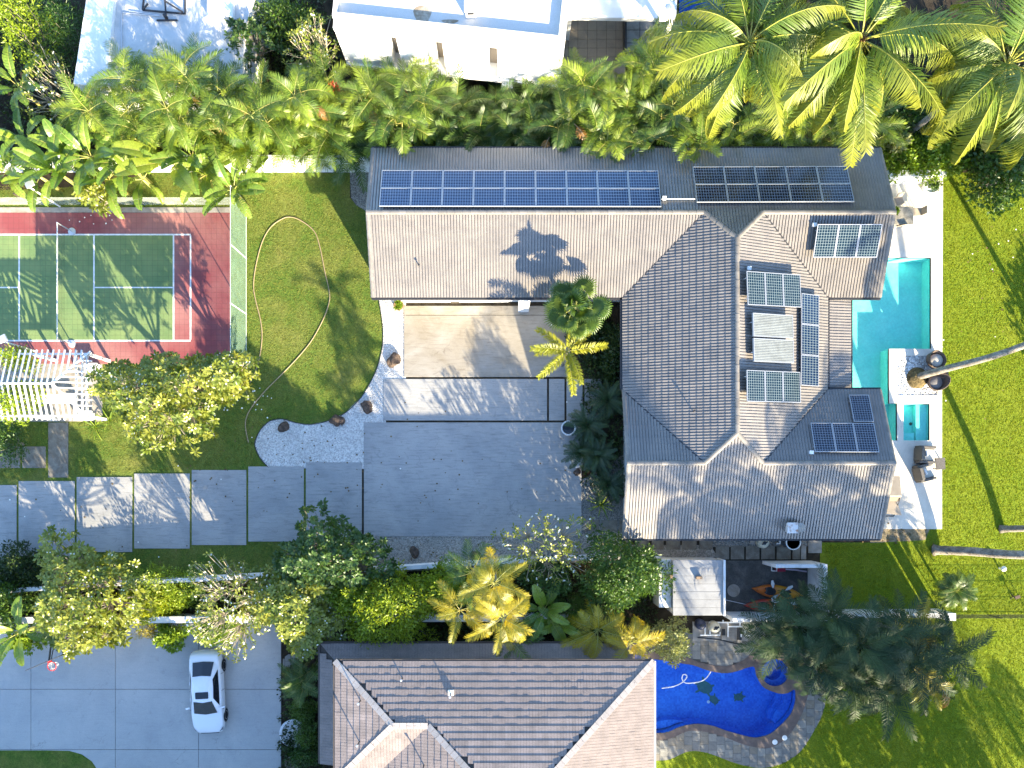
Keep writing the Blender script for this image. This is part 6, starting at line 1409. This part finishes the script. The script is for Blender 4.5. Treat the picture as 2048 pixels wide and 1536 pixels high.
def paddleplant(label, px, py, z, n, kind='ban', sc=1.0, hi=1.3, lo=.5, name='banana_plant', group=None, cat='plant', stem=True):
    c = G(px, py, z); t = thing(name, label, cat, (c.x,c.y,0), 0, group); h = max(.1, z-.9)
    if stem: mb = MB(); mb.tube([(0,0,-.01),(0,0,h*.6),(0,0,h)], [.13,.1,.07], 8); mb.obj('stem', MT['areca_rib'], t, smooth=True)
    crown(t, Vector((0,0,h)), FR[kind], n, hi, lo, sc, None, 'leaf'); return t
# ---------------------------------------------------------------- plants: where they stand
# three coconut palms at the top right
for px, py, b_, lb, a0 in ((1498,86,(1400,260),'coconut palm nearest the villa, fronds hanging over the long roof',.3),(1722,80,(1590,250),'middle coconut palm with a pale dry heart among its fronds',1.1),(2012,130,(1800,280),'coconut palm cut by the frame, yellow fronds over the hedge',2.0)):
    palm(lb, px, py, 9.6, 'coco', 40, 1.25, -.95, 1.1, .17, 'coconut palms beside the villa', 'coconut_palm', base=b_, az0=a0)
for c in (bpy.data.objects['coconut_palm.001'],):
    tp = G(1722,80,9.7)-c.location; mb = MB()
    for k in range(9): a = k*.7; mb.tube([tp, tp+Vector((.22*math.cos(a),.22*math.sin(a),.25))], [.05,.02], 5)
    mb.obj('dry_heart', MT['areca_dry'], c)
# leaning coconut palms on the east lawn (their crowns are beyond the picture)
def leaning(label, base, off, z, mid, r=.17, low=(0,0)):
    b_ = G(*base); t = thing('coconut_palm', label, 'palm', b_, 0, 'leaning coconut palms on the east lawn'); rel = Vector((off[0],off[1],z))
    trunk_mesh([(0,0,-.02),(mid[0]*.4+low[0],mid[1]*.4+low[1],z*.12),(mid[0],mid[1],z*.4),(off[0]*.75,off[1]*.75,z*.72),rel], r*1.15, r*.75, MT['trunk']).obj('trunk', MT['trunk'], t, smooth=True)
    crown(t, rel, FR['coco'], 22, 1.2, -.6); return t
leaning('slim leaning trunk rooted in the lawn level with the deck end', (2002,1058), (8.8,1.6), 14, (2.4,.3))
leaning('thick curved trunk sweeping out of frame near the wire fence', (1868,1100), (5.6,1.3), 11, (2.7,.1), .23)
leaning('leaning trunk growing from the white pebble planter', (1826,756), (7.6,3.0), 11, (2.6,.75), .18)
mb = MB(); mb.lathe([(0,.0),(.62,.0),(.5,.16),(.28,.3),(0,.35)], 20, tuple(G(1834,756))[:2]+(.03,)); o = mb.obj('root_mound', mat('fibrous_roots',(0.2,0.15,0.07),(0.08,0.065,0.035),6,.95,.1,14,.6,.05)); tag(o, 'matted brown root mound in the white pebble planter', 'root mound')
# palms and trees beyond the frame whose shade falls into it
OFF = 'trees beyond the picture edge'
def offpalm(gx, gy, z, k='coco', n=20, sc=1.0):
    b_ = G(gx,gy); t = thing('coconut_palm', 'palm beyond the edge of the picture shading the gardens', 'palm', b_, 0, OFF); trunk_mesh([(0,0,0),(.1,.1,z*.3),(.2,.1,z*.6),(.25,.2,z)], .16, .12, MT['trunk']).obj('trunk', MT['trunk'], t, smooth=True); crown(t, Vector((.25,.2,z)), FR[k], n, 1.2, -.6, sc)
def offtree(gx, gy, z, rx, ry, n=3500):
    if gx == 700: rx = ry = .8  # slimmed to fit the gap it is added to close
    b_ = G(gx,gy); t = thing('shade_tree', 'dense unseen tree placed beyond the edge of the picture shading the gardens', 'tree', b_, 0, OFF)
    tips = domepts(46, rx, ry, z-.5, .45); cs = [(p.x,p.y,p.z,.8) for p in tips]+[(p.x*.8,p.y*.8,p.z*.6,.9) for p in tips[::2]]
    o = link(bpy.data.objects.new('crown', leafcloud('crown', cs, n, .8, .3, .2, MT['shrub_g'])), t); o['kind'] = 'stuff'; branches(tips[::3], z, MT['bark'], .2).obj('trunk', MT['bark'], t)
for gx, gy in ((1690,1575),(1850,1590),(1990,1570)): offpalm(gx, gy, 11)
offpalm(2120, 745, 9); offpalm(2060,1730,4.2,'areca',16,1.3); offpalm(2190,1760,4.6,'areca',16,1.3)
for gx, gy, z in ((1590,1800,8.5),(1730,1830,9.5),(1860,1820,9.5),(1980,1850,10.0),(2090,1870,10.0),(2270,850,4.4),(700,1700,5.4)): offtree(gx, gy, z, 2.6, 2.6)  # all unseen; the last is added to block a sun wedge on the forecourt

# an unseen house added just below the frame to shade the forecourt evenly
shade_block = thing('house', 'unseen flat roofed house added beyond the lower picture edge for shade', 'house', G(200,1900))
a, c = G(-320,2250)-shade_block.location, G(660,1640)-shade_block.location; mb = MB(); mb.box(a.x,c.x,a.y,c.y,.001,5.5); mb.obj('wall', MT['white'], shade_block)
mb = MB(); mb.box(a.x-.3,c.x+.3,a.y-.3,c.y+.3,5.501,5.65); mb.obj('roof', MT['conc_edge'], shade_block)
# areca palms of the north hedge
AG = 'areca palms of the north hedge'
AR = [(265,150,5.8,'areca palm leaning against the outbuilding south wall'),(375,150,6.0,'areca palm with a curled pale frond before the outbuilding'),(455,185,5.6,'dark leaved areca between outbuilding and bare plumeria'),
 (165,215,5.2,'areca with drooping yellowed fronds beside the fern tree'),(255,240,5.4,'areca at the back of the banana leaves, frond tips silvered'),(340,225,5.8,'dense areca north of the big pale banana leaf'),
 (430,235,5.4,'areca with one orange frond in mid hedge'),(520,215,5.6,'tall areca in line with the bare plumeria'),(600,200,5.2,'areca next to the small red leaved shrub'),(480,275,3.6,'low areca behind the white garden wall'),
 (560,265,3.8,'areca drooping over the white garden wall'),(655,255,4.0,'areca above the wall end near the house corner'),(640,170,4.1,'areca at the west corner of the villa'),
 (745,190,4.0,'bright areca under the first villa window'),(820,175,4.2,'areca with upright frond beside the villa downpipe'),(790,240,3.9,'sunlit areca nearest the roof west end'),(860,215,3.6,'areca at the edge of the shaded hedge'),
 (1165,175,4.2,'yellow tipped areca east of the villa wall'),(1140,240,3.9,'areca in sun at the end of the shaded stretch'),(1230,200,4.3,'areca before the tan terrace with bent white frond'),(1215,280,4.0,'areca spilling over the roof eave, nearest the ridge junction'),
 (1285,270,4.0,'areca drooping on the dark roof below the terrace'),(1300,130,4.4,'areca in front of the grey terrace slabs'),(1345,210,4.2,'shaded areca under the first coconut palm'),(1390,285,3.4,'low areca behind the ten panel array')]
for px, py, z, lb in AR: clump(lb, px, py, z, 'areca' if 'dark' not in lb and 'shaded' not in lb else 'arecad', 7, 5, .42, 1.0, AG, 1 if ('orange' in lb or 'yellow' in lb or rs.rand() < .35) else 0)  # palms named shaded get the deeper leaf, shade put into its colour
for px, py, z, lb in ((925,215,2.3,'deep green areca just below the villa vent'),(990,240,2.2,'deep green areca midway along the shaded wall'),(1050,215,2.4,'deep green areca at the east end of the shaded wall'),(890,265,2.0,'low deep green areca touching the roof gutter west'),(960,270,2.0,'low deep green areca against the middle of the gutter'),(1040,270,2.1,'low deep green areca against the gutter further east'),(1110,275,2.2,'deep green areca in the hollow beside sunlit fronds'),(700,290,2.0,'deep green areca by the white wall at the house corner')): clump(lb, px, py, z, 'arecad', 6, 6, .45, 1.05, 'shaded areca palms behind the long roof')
for px, py, z, lb in ((1480,255,3.2,'low areca under the nearest coconut palm'),(1570,245,3.4,'low areca between two coconut palms'),(1660,260,3.2,'low areca below the middle coconut palm'),(1750,255,3.2,'low areca near the roof corner')): clump(lb, px, py, z, 'areca', 6, 5, .45, .9, 'low arecas under the coconut palms')
shrub('red leaved shrub glowing inside the north hedge', 668, 178, 3.4, .5, .4, 500, 'redleaf', .25, .06, 8, .25)
shrub('small red leaved shrub east of the villa', 1190, 195, 3.8, .35, .3, 300, 'redleaf', .25, .06, 6, .2)

# left side: trees, banana and paddle leaves
shrub('bright yellow green tree in the top left corner', 20, 25, 5.5, 1.6, 1.9, 3000, 'shrub_y', .2, .09, 40, .45, name='tree', cat='tree')
shrub('dark fine leaved tree left of the outbuilding', 115, 40, 4.0, 1.3, 1.8, 3500, 'shrub_g', .22, .05, 40, .45, name='tree', cat='tree')
shrub('shaded green tree between outbuilding and villa', 560, 30, 3.6, 1.7, 1.4, 3500, 'shrub_g', .22, .08, 44, .45, name='tree', cat='tree')
frangipani('sparse plumeria with pale twigs on the far left', 95, 165, 4.2, 1.7, 1.9, 70, 'sparse', 'bark_pale', .4)
frangipani('nearly bare plumeria with upright pale twigs by the villa', 622, 85, 4.4, 1.3, 1.5, 90, 'sparse', 'bark_pale', .35)
frangipani('dark leaved plumeria behind the outbuilding corner', 490, 75, 4.0, 1.2, 1.2, 60, 'frangid', 'bark', .4)
BG = 'banana and traveller palms behind the court'
for px, py, z, n, k, lb, sc in ((35,275,3.2,8,'ban','upright banana plant at the left frame edge',1.0),(130,300,3.6,10,'ban','fan of ribbed paddle leaves above the court corner',1.0),(200,345,3.4,10,'ban','paddle leaved plant hanging over the court edge',.95),(60,340,3.0,8,'ban','low banana plant beside the brown court post',.9),
        (330,310,3.8,6,'banbig','banana with one huge pale yellow leaf',1.0),(400,335,3.4,9,'ban','glossy paddle plant next to the huge pale leaf',1.0),(455,370,3.2,9,'ban','dark paddle plant overhanging the screen fence',1.0),(20,160,3.4,7,'ban','sunlit banana leaves below the corner tree',1.0),(270,345,3.2,7,'ban','banana plant between court and white wall',.9),(95,330,4.0,9,'ban','tall paddle leaves between light pole and white wall',1.0),(165,300,4.2,9,'ban','ribbed paddle leaves rising behind the light pole',1.0),(235,310,4.0,8,'ban','paddle leaves just left of the huge pale leaf',1.0),(370,300,4.0,8,'ban','paddle leaves crowding the huge pale leaf from the east',1.0),(480,345,2.8,8,'ban','low paddle plant at the corner of the screen fence',.8),(-5,330,3.2,8,'ban','paddle leaves cut by the frame above the court',1.0)):
    paddleplant(lb, px, py, z, n, k, sc, group=BG)
frangipani('small plumeria with white flowers over the court kerb', 190, 385, 3.4, .8, .9, 45, 'frangi', 'bark_pale', .4, .9)
# court side trees
frangipani('broad pale frangipani south of the court', 320, 790, 5.4, 3.5, 2.5, 290, 'frangi', 'bark_pale', .45)
frangipani('frangipani lobe reaching the screen fence', 440, 745, 4.8, 1.5, 1.3, 95, 'frangi', 'bark_pale', .45)
shrub('bushy vine climbing the pergola west end', 15, 800, 3.3, 1.1, 1.3, 2600, 'hedge', .16, .09, 30, .4, cat='vine', name='climbing_vine')
shrub('vine tuft on the pergola north beam', 25, 715, 3.1, .9, .7, 1500, 'hedge', .16, .09, 18, .35, cat='vine', name='climbing_vine')
shrub('dark shrub at the left edge below the pergola', 8, 885, 2.2, .8, 1.2, 1600, 'shrub_g', .16, .08, 20, .4)
paddleplant('spiky green lily beside the stepping slabs', 175, 850, .9, 16, 'blade', 1.1, 1.2, .3, 'lily_clump', None, 'plant', False)
paddleplant('spiky green lily tucked under the frangipani', 205, 838, .9, 14, 'blade', 1.0, 1.2, .3, 'lily_clump', None, 'plant', False)
# southern border
frangipani('flowering frangipani over the west forecourt edge', 152, 1192, 5.0, 2.9, 2.9, 290, 'frangi', 'bark', .5, 1.0, .25)
frangipani('small frangipani lobe hanging beside the basketball hoop', 185, 1265, 3.2, 1.6, .9, 80, 'frangi', 'bark', .5)
frangipani('dark green frangipani beside the last path slab', 652, 1118, 5.4, 3.1, 2.0, 280, 'frangid', 'bark', .5)
frangipani('yellowing frangipani behind the parked car', 592, 1210, 4.7, 2.5, 2.6, 290, 'frangi', 'bark', .5)
frangipani('bare winter plumeria sprawling above the parked car', 465, 1215, 4.6, 2.9, 2.6, 240, 'sparse', 'bark_pale', .45)
frangipani('leafless plumeria with grey twigs over the big slab corner', 1095, 1095, 4.0, 2.4, 2.0, 130, 'sparse', 'bark_pale', .4)
shrub('loose green shrub on the planter wall', 330, 1185, 1.9, 2.7, 1.5, 6000, 'hedge', .16, .07, 40, .4)
shrub('pale round leaved shrub left of the car', 335, 1275, 1.8, .9, .6, 1500, 'hedge', .2, .14, 18, .3)
shrub('small rusty yellow bush against the planter wall', 295, 1265, 1.3, .75, .5, 1500, 'goldpalm', .1, .03, 14, .25)
shrub('wide yellow green shrub above the brown roof', 770, 1218, 5.2, 3.7, 2.5, 11000, 'shrub_y', .18, .09, 90, .42)
shrub('dark round tree by the store shed', 1250, 1150, 5.8, 2.4, 2.2, 9000, 'shrub_g', .2, .1, 90, .48, name='tree', cat='tree')
shrub('cream flowered shrub at the blue pool corner', 1345, 1285, 2.6, 1.3, 1.3, 2400, 'shrub_pale', .16, .12, 40, .3)
shrub('yellow green shrub filling the border left of the bare plumeria', 285, 1215, 1.9, 1.6, 1.1, 3600, 'shrub_y', .17, .09, 34, .4)
shrub('bright leafy shrub in front of the planter wall behind the car', 425, 1262, 2.2, 1.2, .8, 2200, 'hedge', .2, .12, 22, .35)
shrub('green shrub below the dark frangipani', 690, 1185, 4.2, 1.6, 1.3, 4000, 'hedge', .18, .1, 34, .4)
shrub('yellow green shrub between wide shrub and golden palms', 890, 1180, 4.4, 1.5, 1.5, 4200, 'shrub_y', .17, .09, 34, .4)
shrub('dense green shrub under the leafless plumeria', 1100, 1160, 3.2, 1.6, 1.2, 3600, 'shrub_g', .18, .08, 32, .4)
shrub('deep green filler bush at the far left of the border', -10, 1215, 3.0, 1.6, 1.4, 3200, 'shrub_g', .2, .1, 30, .4)
GG = 'golden palms of the south border'
for px, py, z, k, lb, hi, n in ((990,1165,6.6,'gold','tall golden palm with its crown over the gravel',1.3,12),(1005,1235,5.6,'gold','golden palm in full sun above the brown roof',1.2,12),(920,1220,4.8,'gold','golden palm merging into the yellow shrub',1.1,10),(945,1145,5.2,'arecad','green palm in shade behind the golden ones',1.2,10),(1195,1260,3.4,'gold','feathery golden palm at the roof end',1.2,12),(1260,1285,3.2,'gold','golden palm hanging over the blue pool edge',1.2,11),(1025,1280,2.6,'arecad','low green palm touching the dark roof',1.1,9)):
    palm(lb, px, py, z, k, n, hi, .0, .95, .07, GG)
for px, py, z, lb in ((1090,1225,3.0,'grey green banana in the gap above the roof'),(1120,1250,2.6,'banana with one bright leaf over the roof shade')): paddleplant(lb, px, py, z, 8, 'ban', .95)
shrub('fine dark shrub between banana and round tree', 1150, 1225, 2.8, 1.0, 1.2, 2500, 'shrub_g', .16, .05, 26, .4)
paddleplant('banana with broad pale leaves at the lower left edge', 20, 1270, 3.0, 8, 'ban', 1.0)
shrub('pale hibiscus bush by the basketball hoop', 35, 1285, 2.0, .8, .6, 700, 'hedge', .24, .18, 14, .3)
shrub('dark ivy bank at the far left of the border', 30, 1140, 1.8, 2.4, 1.6, 4500, 'cover', .16, .1, 40, .4)
# strip beside the red-brown house
clump('fern leaved palm by the west eave of the brown roof', 605, 1360, 2.4, 'arecad', 5, 6, .3, .7, None, 0, 'fern_palm')
for px, py, lb in ((600,1425,'clipped green bush halfway down the house strip'),(610,1470,'round green bush lower in the house strip'),(605,1515,'green bush at the bottom of the house strip')): shrub(lb, px, py, 1.6, .75, .7, 2200, 'shrub_g', .12, .07, 22, .32, group='green bushes beside the brown roof')
t = thing('garden_pond', 'pale ringed round basin among bushes in the house strip', 'basin', G(588,1465)); mb = MB(); mb.lathe([(0,.01),(.75,.01),(.8,.18),(.66,.18),(.62,.06),(0,.06)], 30); mb.obj('rim', MT['white_dirty'], t)
# fan palm and plumed palm on the driveway, cycads below
for px, py, z, n, hi, lo, lb in ((1150,612,5.2,26,1.15,-.75,'fan palm with round pleated leaves by the garage wing'),): palm(lb, px, py, z, 'fan', n, hi, lo, 1.0, .13, None, 'fan_palm', fname='fan_leaf')
palm('plumed yellow green palm beside the fan palm', 1135, 702, 4.4, 'fox', 9, .75, .1, .92, .12, None, 'foxtail_palm')
t = thing('fan_palm', 'dry grey heart of the fan palm crown', 'palm heart', G(1155,612,5.1)) if False else None
CG = 'dark cycads in the bed beside the house'
for px, py, z, lb in ((1215,800,.9,'cycad nearest the west eave, in the middle of the bed'),(1175,850,1.0,'cycad beside the white rimmed bowl'),(1195,910,1.1,'broad cycad crowding the slab edge'),(1165,905,.8,'cycad over the pale ring pot'),(1215,970,.8,'small cycad at the lower end of the bed')): palm(lb, px, py, z, 'cycad', 26, 1.1, .0, 1.0, .14, CG, 'cycad')
paddleplant('dark strappy lily near the south gable', 1205, 1010, .8, 14, 'blade', 1.1, 1.2, .2, 'lily_clump', None, 'plant', False)
shrub('dark shade shrub along the west wall', 1225, 700, 1.4, .6, 1.8, 2400, 'cover', .18, .1, 30, .35)
shrub('dark undergrowth below the fan palm', 1170, 655, 1.1, .9, 1.4, 2200, 'cover', .18, .1, 28, .35)
# palm cluster at the lower right
DG = 'dark palms clustered east of the blue pool'
for px, py, z, lb in ((1600,1255,4.4,'dark palm nearest the boat yard corner'),(1660,1230,5.0,'dark palm rising over the yard east wall'),(1720,1290,5.6,'dark palm in the centre of the cluster'),(1640,1330,4.6,'dark palm overhanging the round spa'),(1700,1370,4.4,'dark palm on the south side of the cluster'),(1790,1260,5.2,'dark palm touching the white boundary wall'),(1820,1330,5.0,'dark palm in the east half of the cluster'),(1770,1385,4.4,'dark palm hanging over the sunny lawn'),(1890,1300,4.4,'dark palm furthest east, fanned over bright grass'),(1560,1275,3.6,'low dark palm above the terrace pavers')):
    palm(lb, px, py, z, 'dark', 20, 1.25, -.35, 1.0, .11, DG)
for px, py, z, lb in ((1850,1265,4.6,'browning palm between the dark ones and the pier'),(1855,1370,4.0,'browning palm on the lawn side of the cluster')): clump(lb, px, py, z, 'gold', 2, 7, .3, .8, None, 2, 'areca_palm')
palm('small spiky palm standing alone on the east lawn', 1912, 1180, 1.7, 'pygmy', 34, 1.3, -.3, 1.0, .08, None, 'palm_tree')
# hedge at the north east
shrub('bright leafy hedge behind the low deck wall', 1850, 312, 2.0, 3.2, 1.1, 7000, 'hedge', .2, .13, 80, .4, .3, 'hedge', 'hedge', None, .1)
shrub('round leaved tree shading the slatted bench', 2025, 330, 3.6, 2.0, 2.0, 4200, 'shrub_g', .24, .15, 50, .5, name='tree', cat='tree')
shrub('pale green bush between roof corner and hedge', 1790, 290, 2.2, .9, .7, 1300, 'shrub_pale', .3, .14, 16, .35)
shrub('broad leaved bush under the cut off coconut palm', 1960, 240, 3.0, 2.2, 1.6, 4200, 'shrub_g', .26, .14, 50, .5)
shrub('broad leaved bush under the middle coconut palm', 1800, 210, 2.8, 2.4, 1.8, 4500, 'shrub_g', .26, .1, 50, .5)
shrub('broad leaved bush beyond the grey terrace slabs', 1330, 160, 2.4, 1.6, 2.0, 4200, 'cover', .26, .1, 40, .5)
for (t, lr, z, lf) in POTS:
    cs = [(rs.randn()*lr*.5, rs.randn()*lr*.5, z+.1+rs.rand()*lr, lr*.6) for _ in range(8)]
    link(bpy.data.objects.new('foliage', leafcloud('foliage', cs, 260, lr, .16, .08, MT[lf])), t)['kind'] = 'stuff'

# ---------------------------------------------------------------- ground cover and grass
def scatter_cover(name, poly_px, n, z, l, w, m):
    poly = [tuple(p)[:2] for p in GL(poly_px)]; xs_ = [p[0] for p in poly]; ys__ = [p[1] for p in poly]; cs = []
    while len(cs) < n:
        x = rs.uniform(min(xs_), max(xs_)); y = rs.uniform(min(ys__), max(ys__))
        if inside((x,y), poly): cs.append((x,y,z*(.25+.5*rs.rand()),.38))
    o = link(bpy.data.objects.new(name, leafcloud(name, cs, n*22, .4, l, w, MT[m], .5))); tag(o, kind='stuff')
for i, (pl_, n, z) in enumerate((([(-60,0),(150,0),(140,180),(700,180),(700,320),(-60,340)],520,1.3),([(690,200),(1080,235),(1380,180),(1380,292),(700,292)],420,1.2),([(490,0),(650,0),(690,190),(480,180)],160,1.2),([(1370,60),(2100,60),(2100,330),(1780,330),(1770,292),(1370,292)],520,1.2),
        ([(-60,1205),(560,1170),(1300,1130),(1320,1180),(1300,1235),(-60,1240)],480,.9),([(640,1244),(1320,1244),(1320,1275),(650,1272)],160,.8),([(568,1335),(640,1335),(640,1560),(568,1560)],90,.5),([(1170,640),(1232,640),(1240,1000),(1172,960)],140,.6),([(1560,1250),(1900,1250),(1900,1390),(1680,1390)],200,.7))):
    scatter_cover('ground_cover', pl_, n, z, .2, .1, 'cover')
def tufts(name, poly_px, dens, h, m, holes=(), bl=4):
    poly = [tuple(p)[:2] for p in GL(poly_px)]; hs_ = [[tuple(p)[:2] for p in GL(q)] for q in holes]
    x0, x1 = min(p[0] for p in poly), max(p[0] for p in poly); y0, y1 = min(p[1] for p in poly), max(p[1] for p in poly)
    n = int((x1-x0)*(y1-y0)*dens); X = rs.uniform(x0,x1,n); Y = rs.uniform(y0,y1,n)
    def ins(P):
        c = np.zeros(n, bool)
        for i in range(len(P)):
            (xa,ya),(xb,yb2) = P[i-1], P[i]
            if ya == yb2: continue
            k = (ya > Y) != (yb2 > Y); c ^= k & (X < (xb-xa)*(Y-ya)/(yb2-ya)+xa)
        return c
    ok = ins(poly)
    for q in hs_: ok &= ~ins(q)
    X, Y = X[ok], Y[ok]; n = len(X); V = []; 
    for b_ in range(bl):
        a = rs.rand(n)*6.283; hh = h*(.5+.8*rs.rand(n)); ln = hh*(.3+.7*rs.rand(n)); w = .008+.012*rs.rand(n); ox = rs.randn(n)*.02; oy = rs.randn(n)*.02
        ca, sa = np.cos(a), np.sin(a); z0 = np.full(n,.006)
        V.append(np.stack([np.stack([X+ox-sa*w,Y+oy+ca*w,z0],1),np.stack([X+ox+sa*w,Y+oy-ca*w,z0],1),np.stack([X+ox+ca*ln,Y+oy+sa*ln,hh],1)],1))
    V = np.concatenate(V).reshape(-1,3); F = np.arange(len(V)).reshape(-1,3)
    o = link(bpy.data.objects.new(name, npmesh(name, V, F, m))); tag(o, kind='stuff')
gm1 = leafmat('grass_blade', (0.11,0.155,0.024), (0.28,0.29,0.06), .35, (1.2,1.2,.4), .6, .2); gm2 = leafmat('lush_grass_blade', (0.17,0.23,0.012), (0.34,0.37,0.022), .35, (1.25,1.2,.3), .6, .2)
HOSE = None
tufts('grass', [(-10,372),(200,372),(300,348),(700,348),(700,397),(712,412),(735,426),(744,590),(755,600),(763,650),(763,690),(754,730),(740,762),(720,795),(688,824),(653,840),(620,847),(590,843),(565,836),(540,840),(520,857),(509,880),(508,893),(517,915),(537,936),(498,931),(384,937),(269,944),(154,951),(38,959),(-10,965)], 130, .045, gm1,
      holes=[[(-20,414),(461,414),(461,729),(-20,729)],[(-60,727),(206,727),(206,844),(-60,844)],[(96,844),(138,844),(138,956),(96,956)],[(-60,892),(93,892),(93,937),(-60,937)]])
tufts('grass', [(1884,347),(2060,347),(2060,1545),(1320,1545),(1371,1506),(1396,1504),(1425,1511),(1456,1523),(1488,1533),(1519,1538),(1554,1533),(1583,1519),(1606,1500),(1629,1466),(1648,1428),(1658,1383),(1668,1345),(1668,1240),(1655,1225),(1650,1090),(1762,1087),(1850,1082),(1862,1060),(1884,1060)], 150, .05, gm2)
tufts('grass', [(0,1112),(150,1106),(265,1100),(380,1094),(493,1086),(610,1080),(724,1074),(770,1087),(768,1143),(500,1166),(0,1185)], 90, .045, gm1)
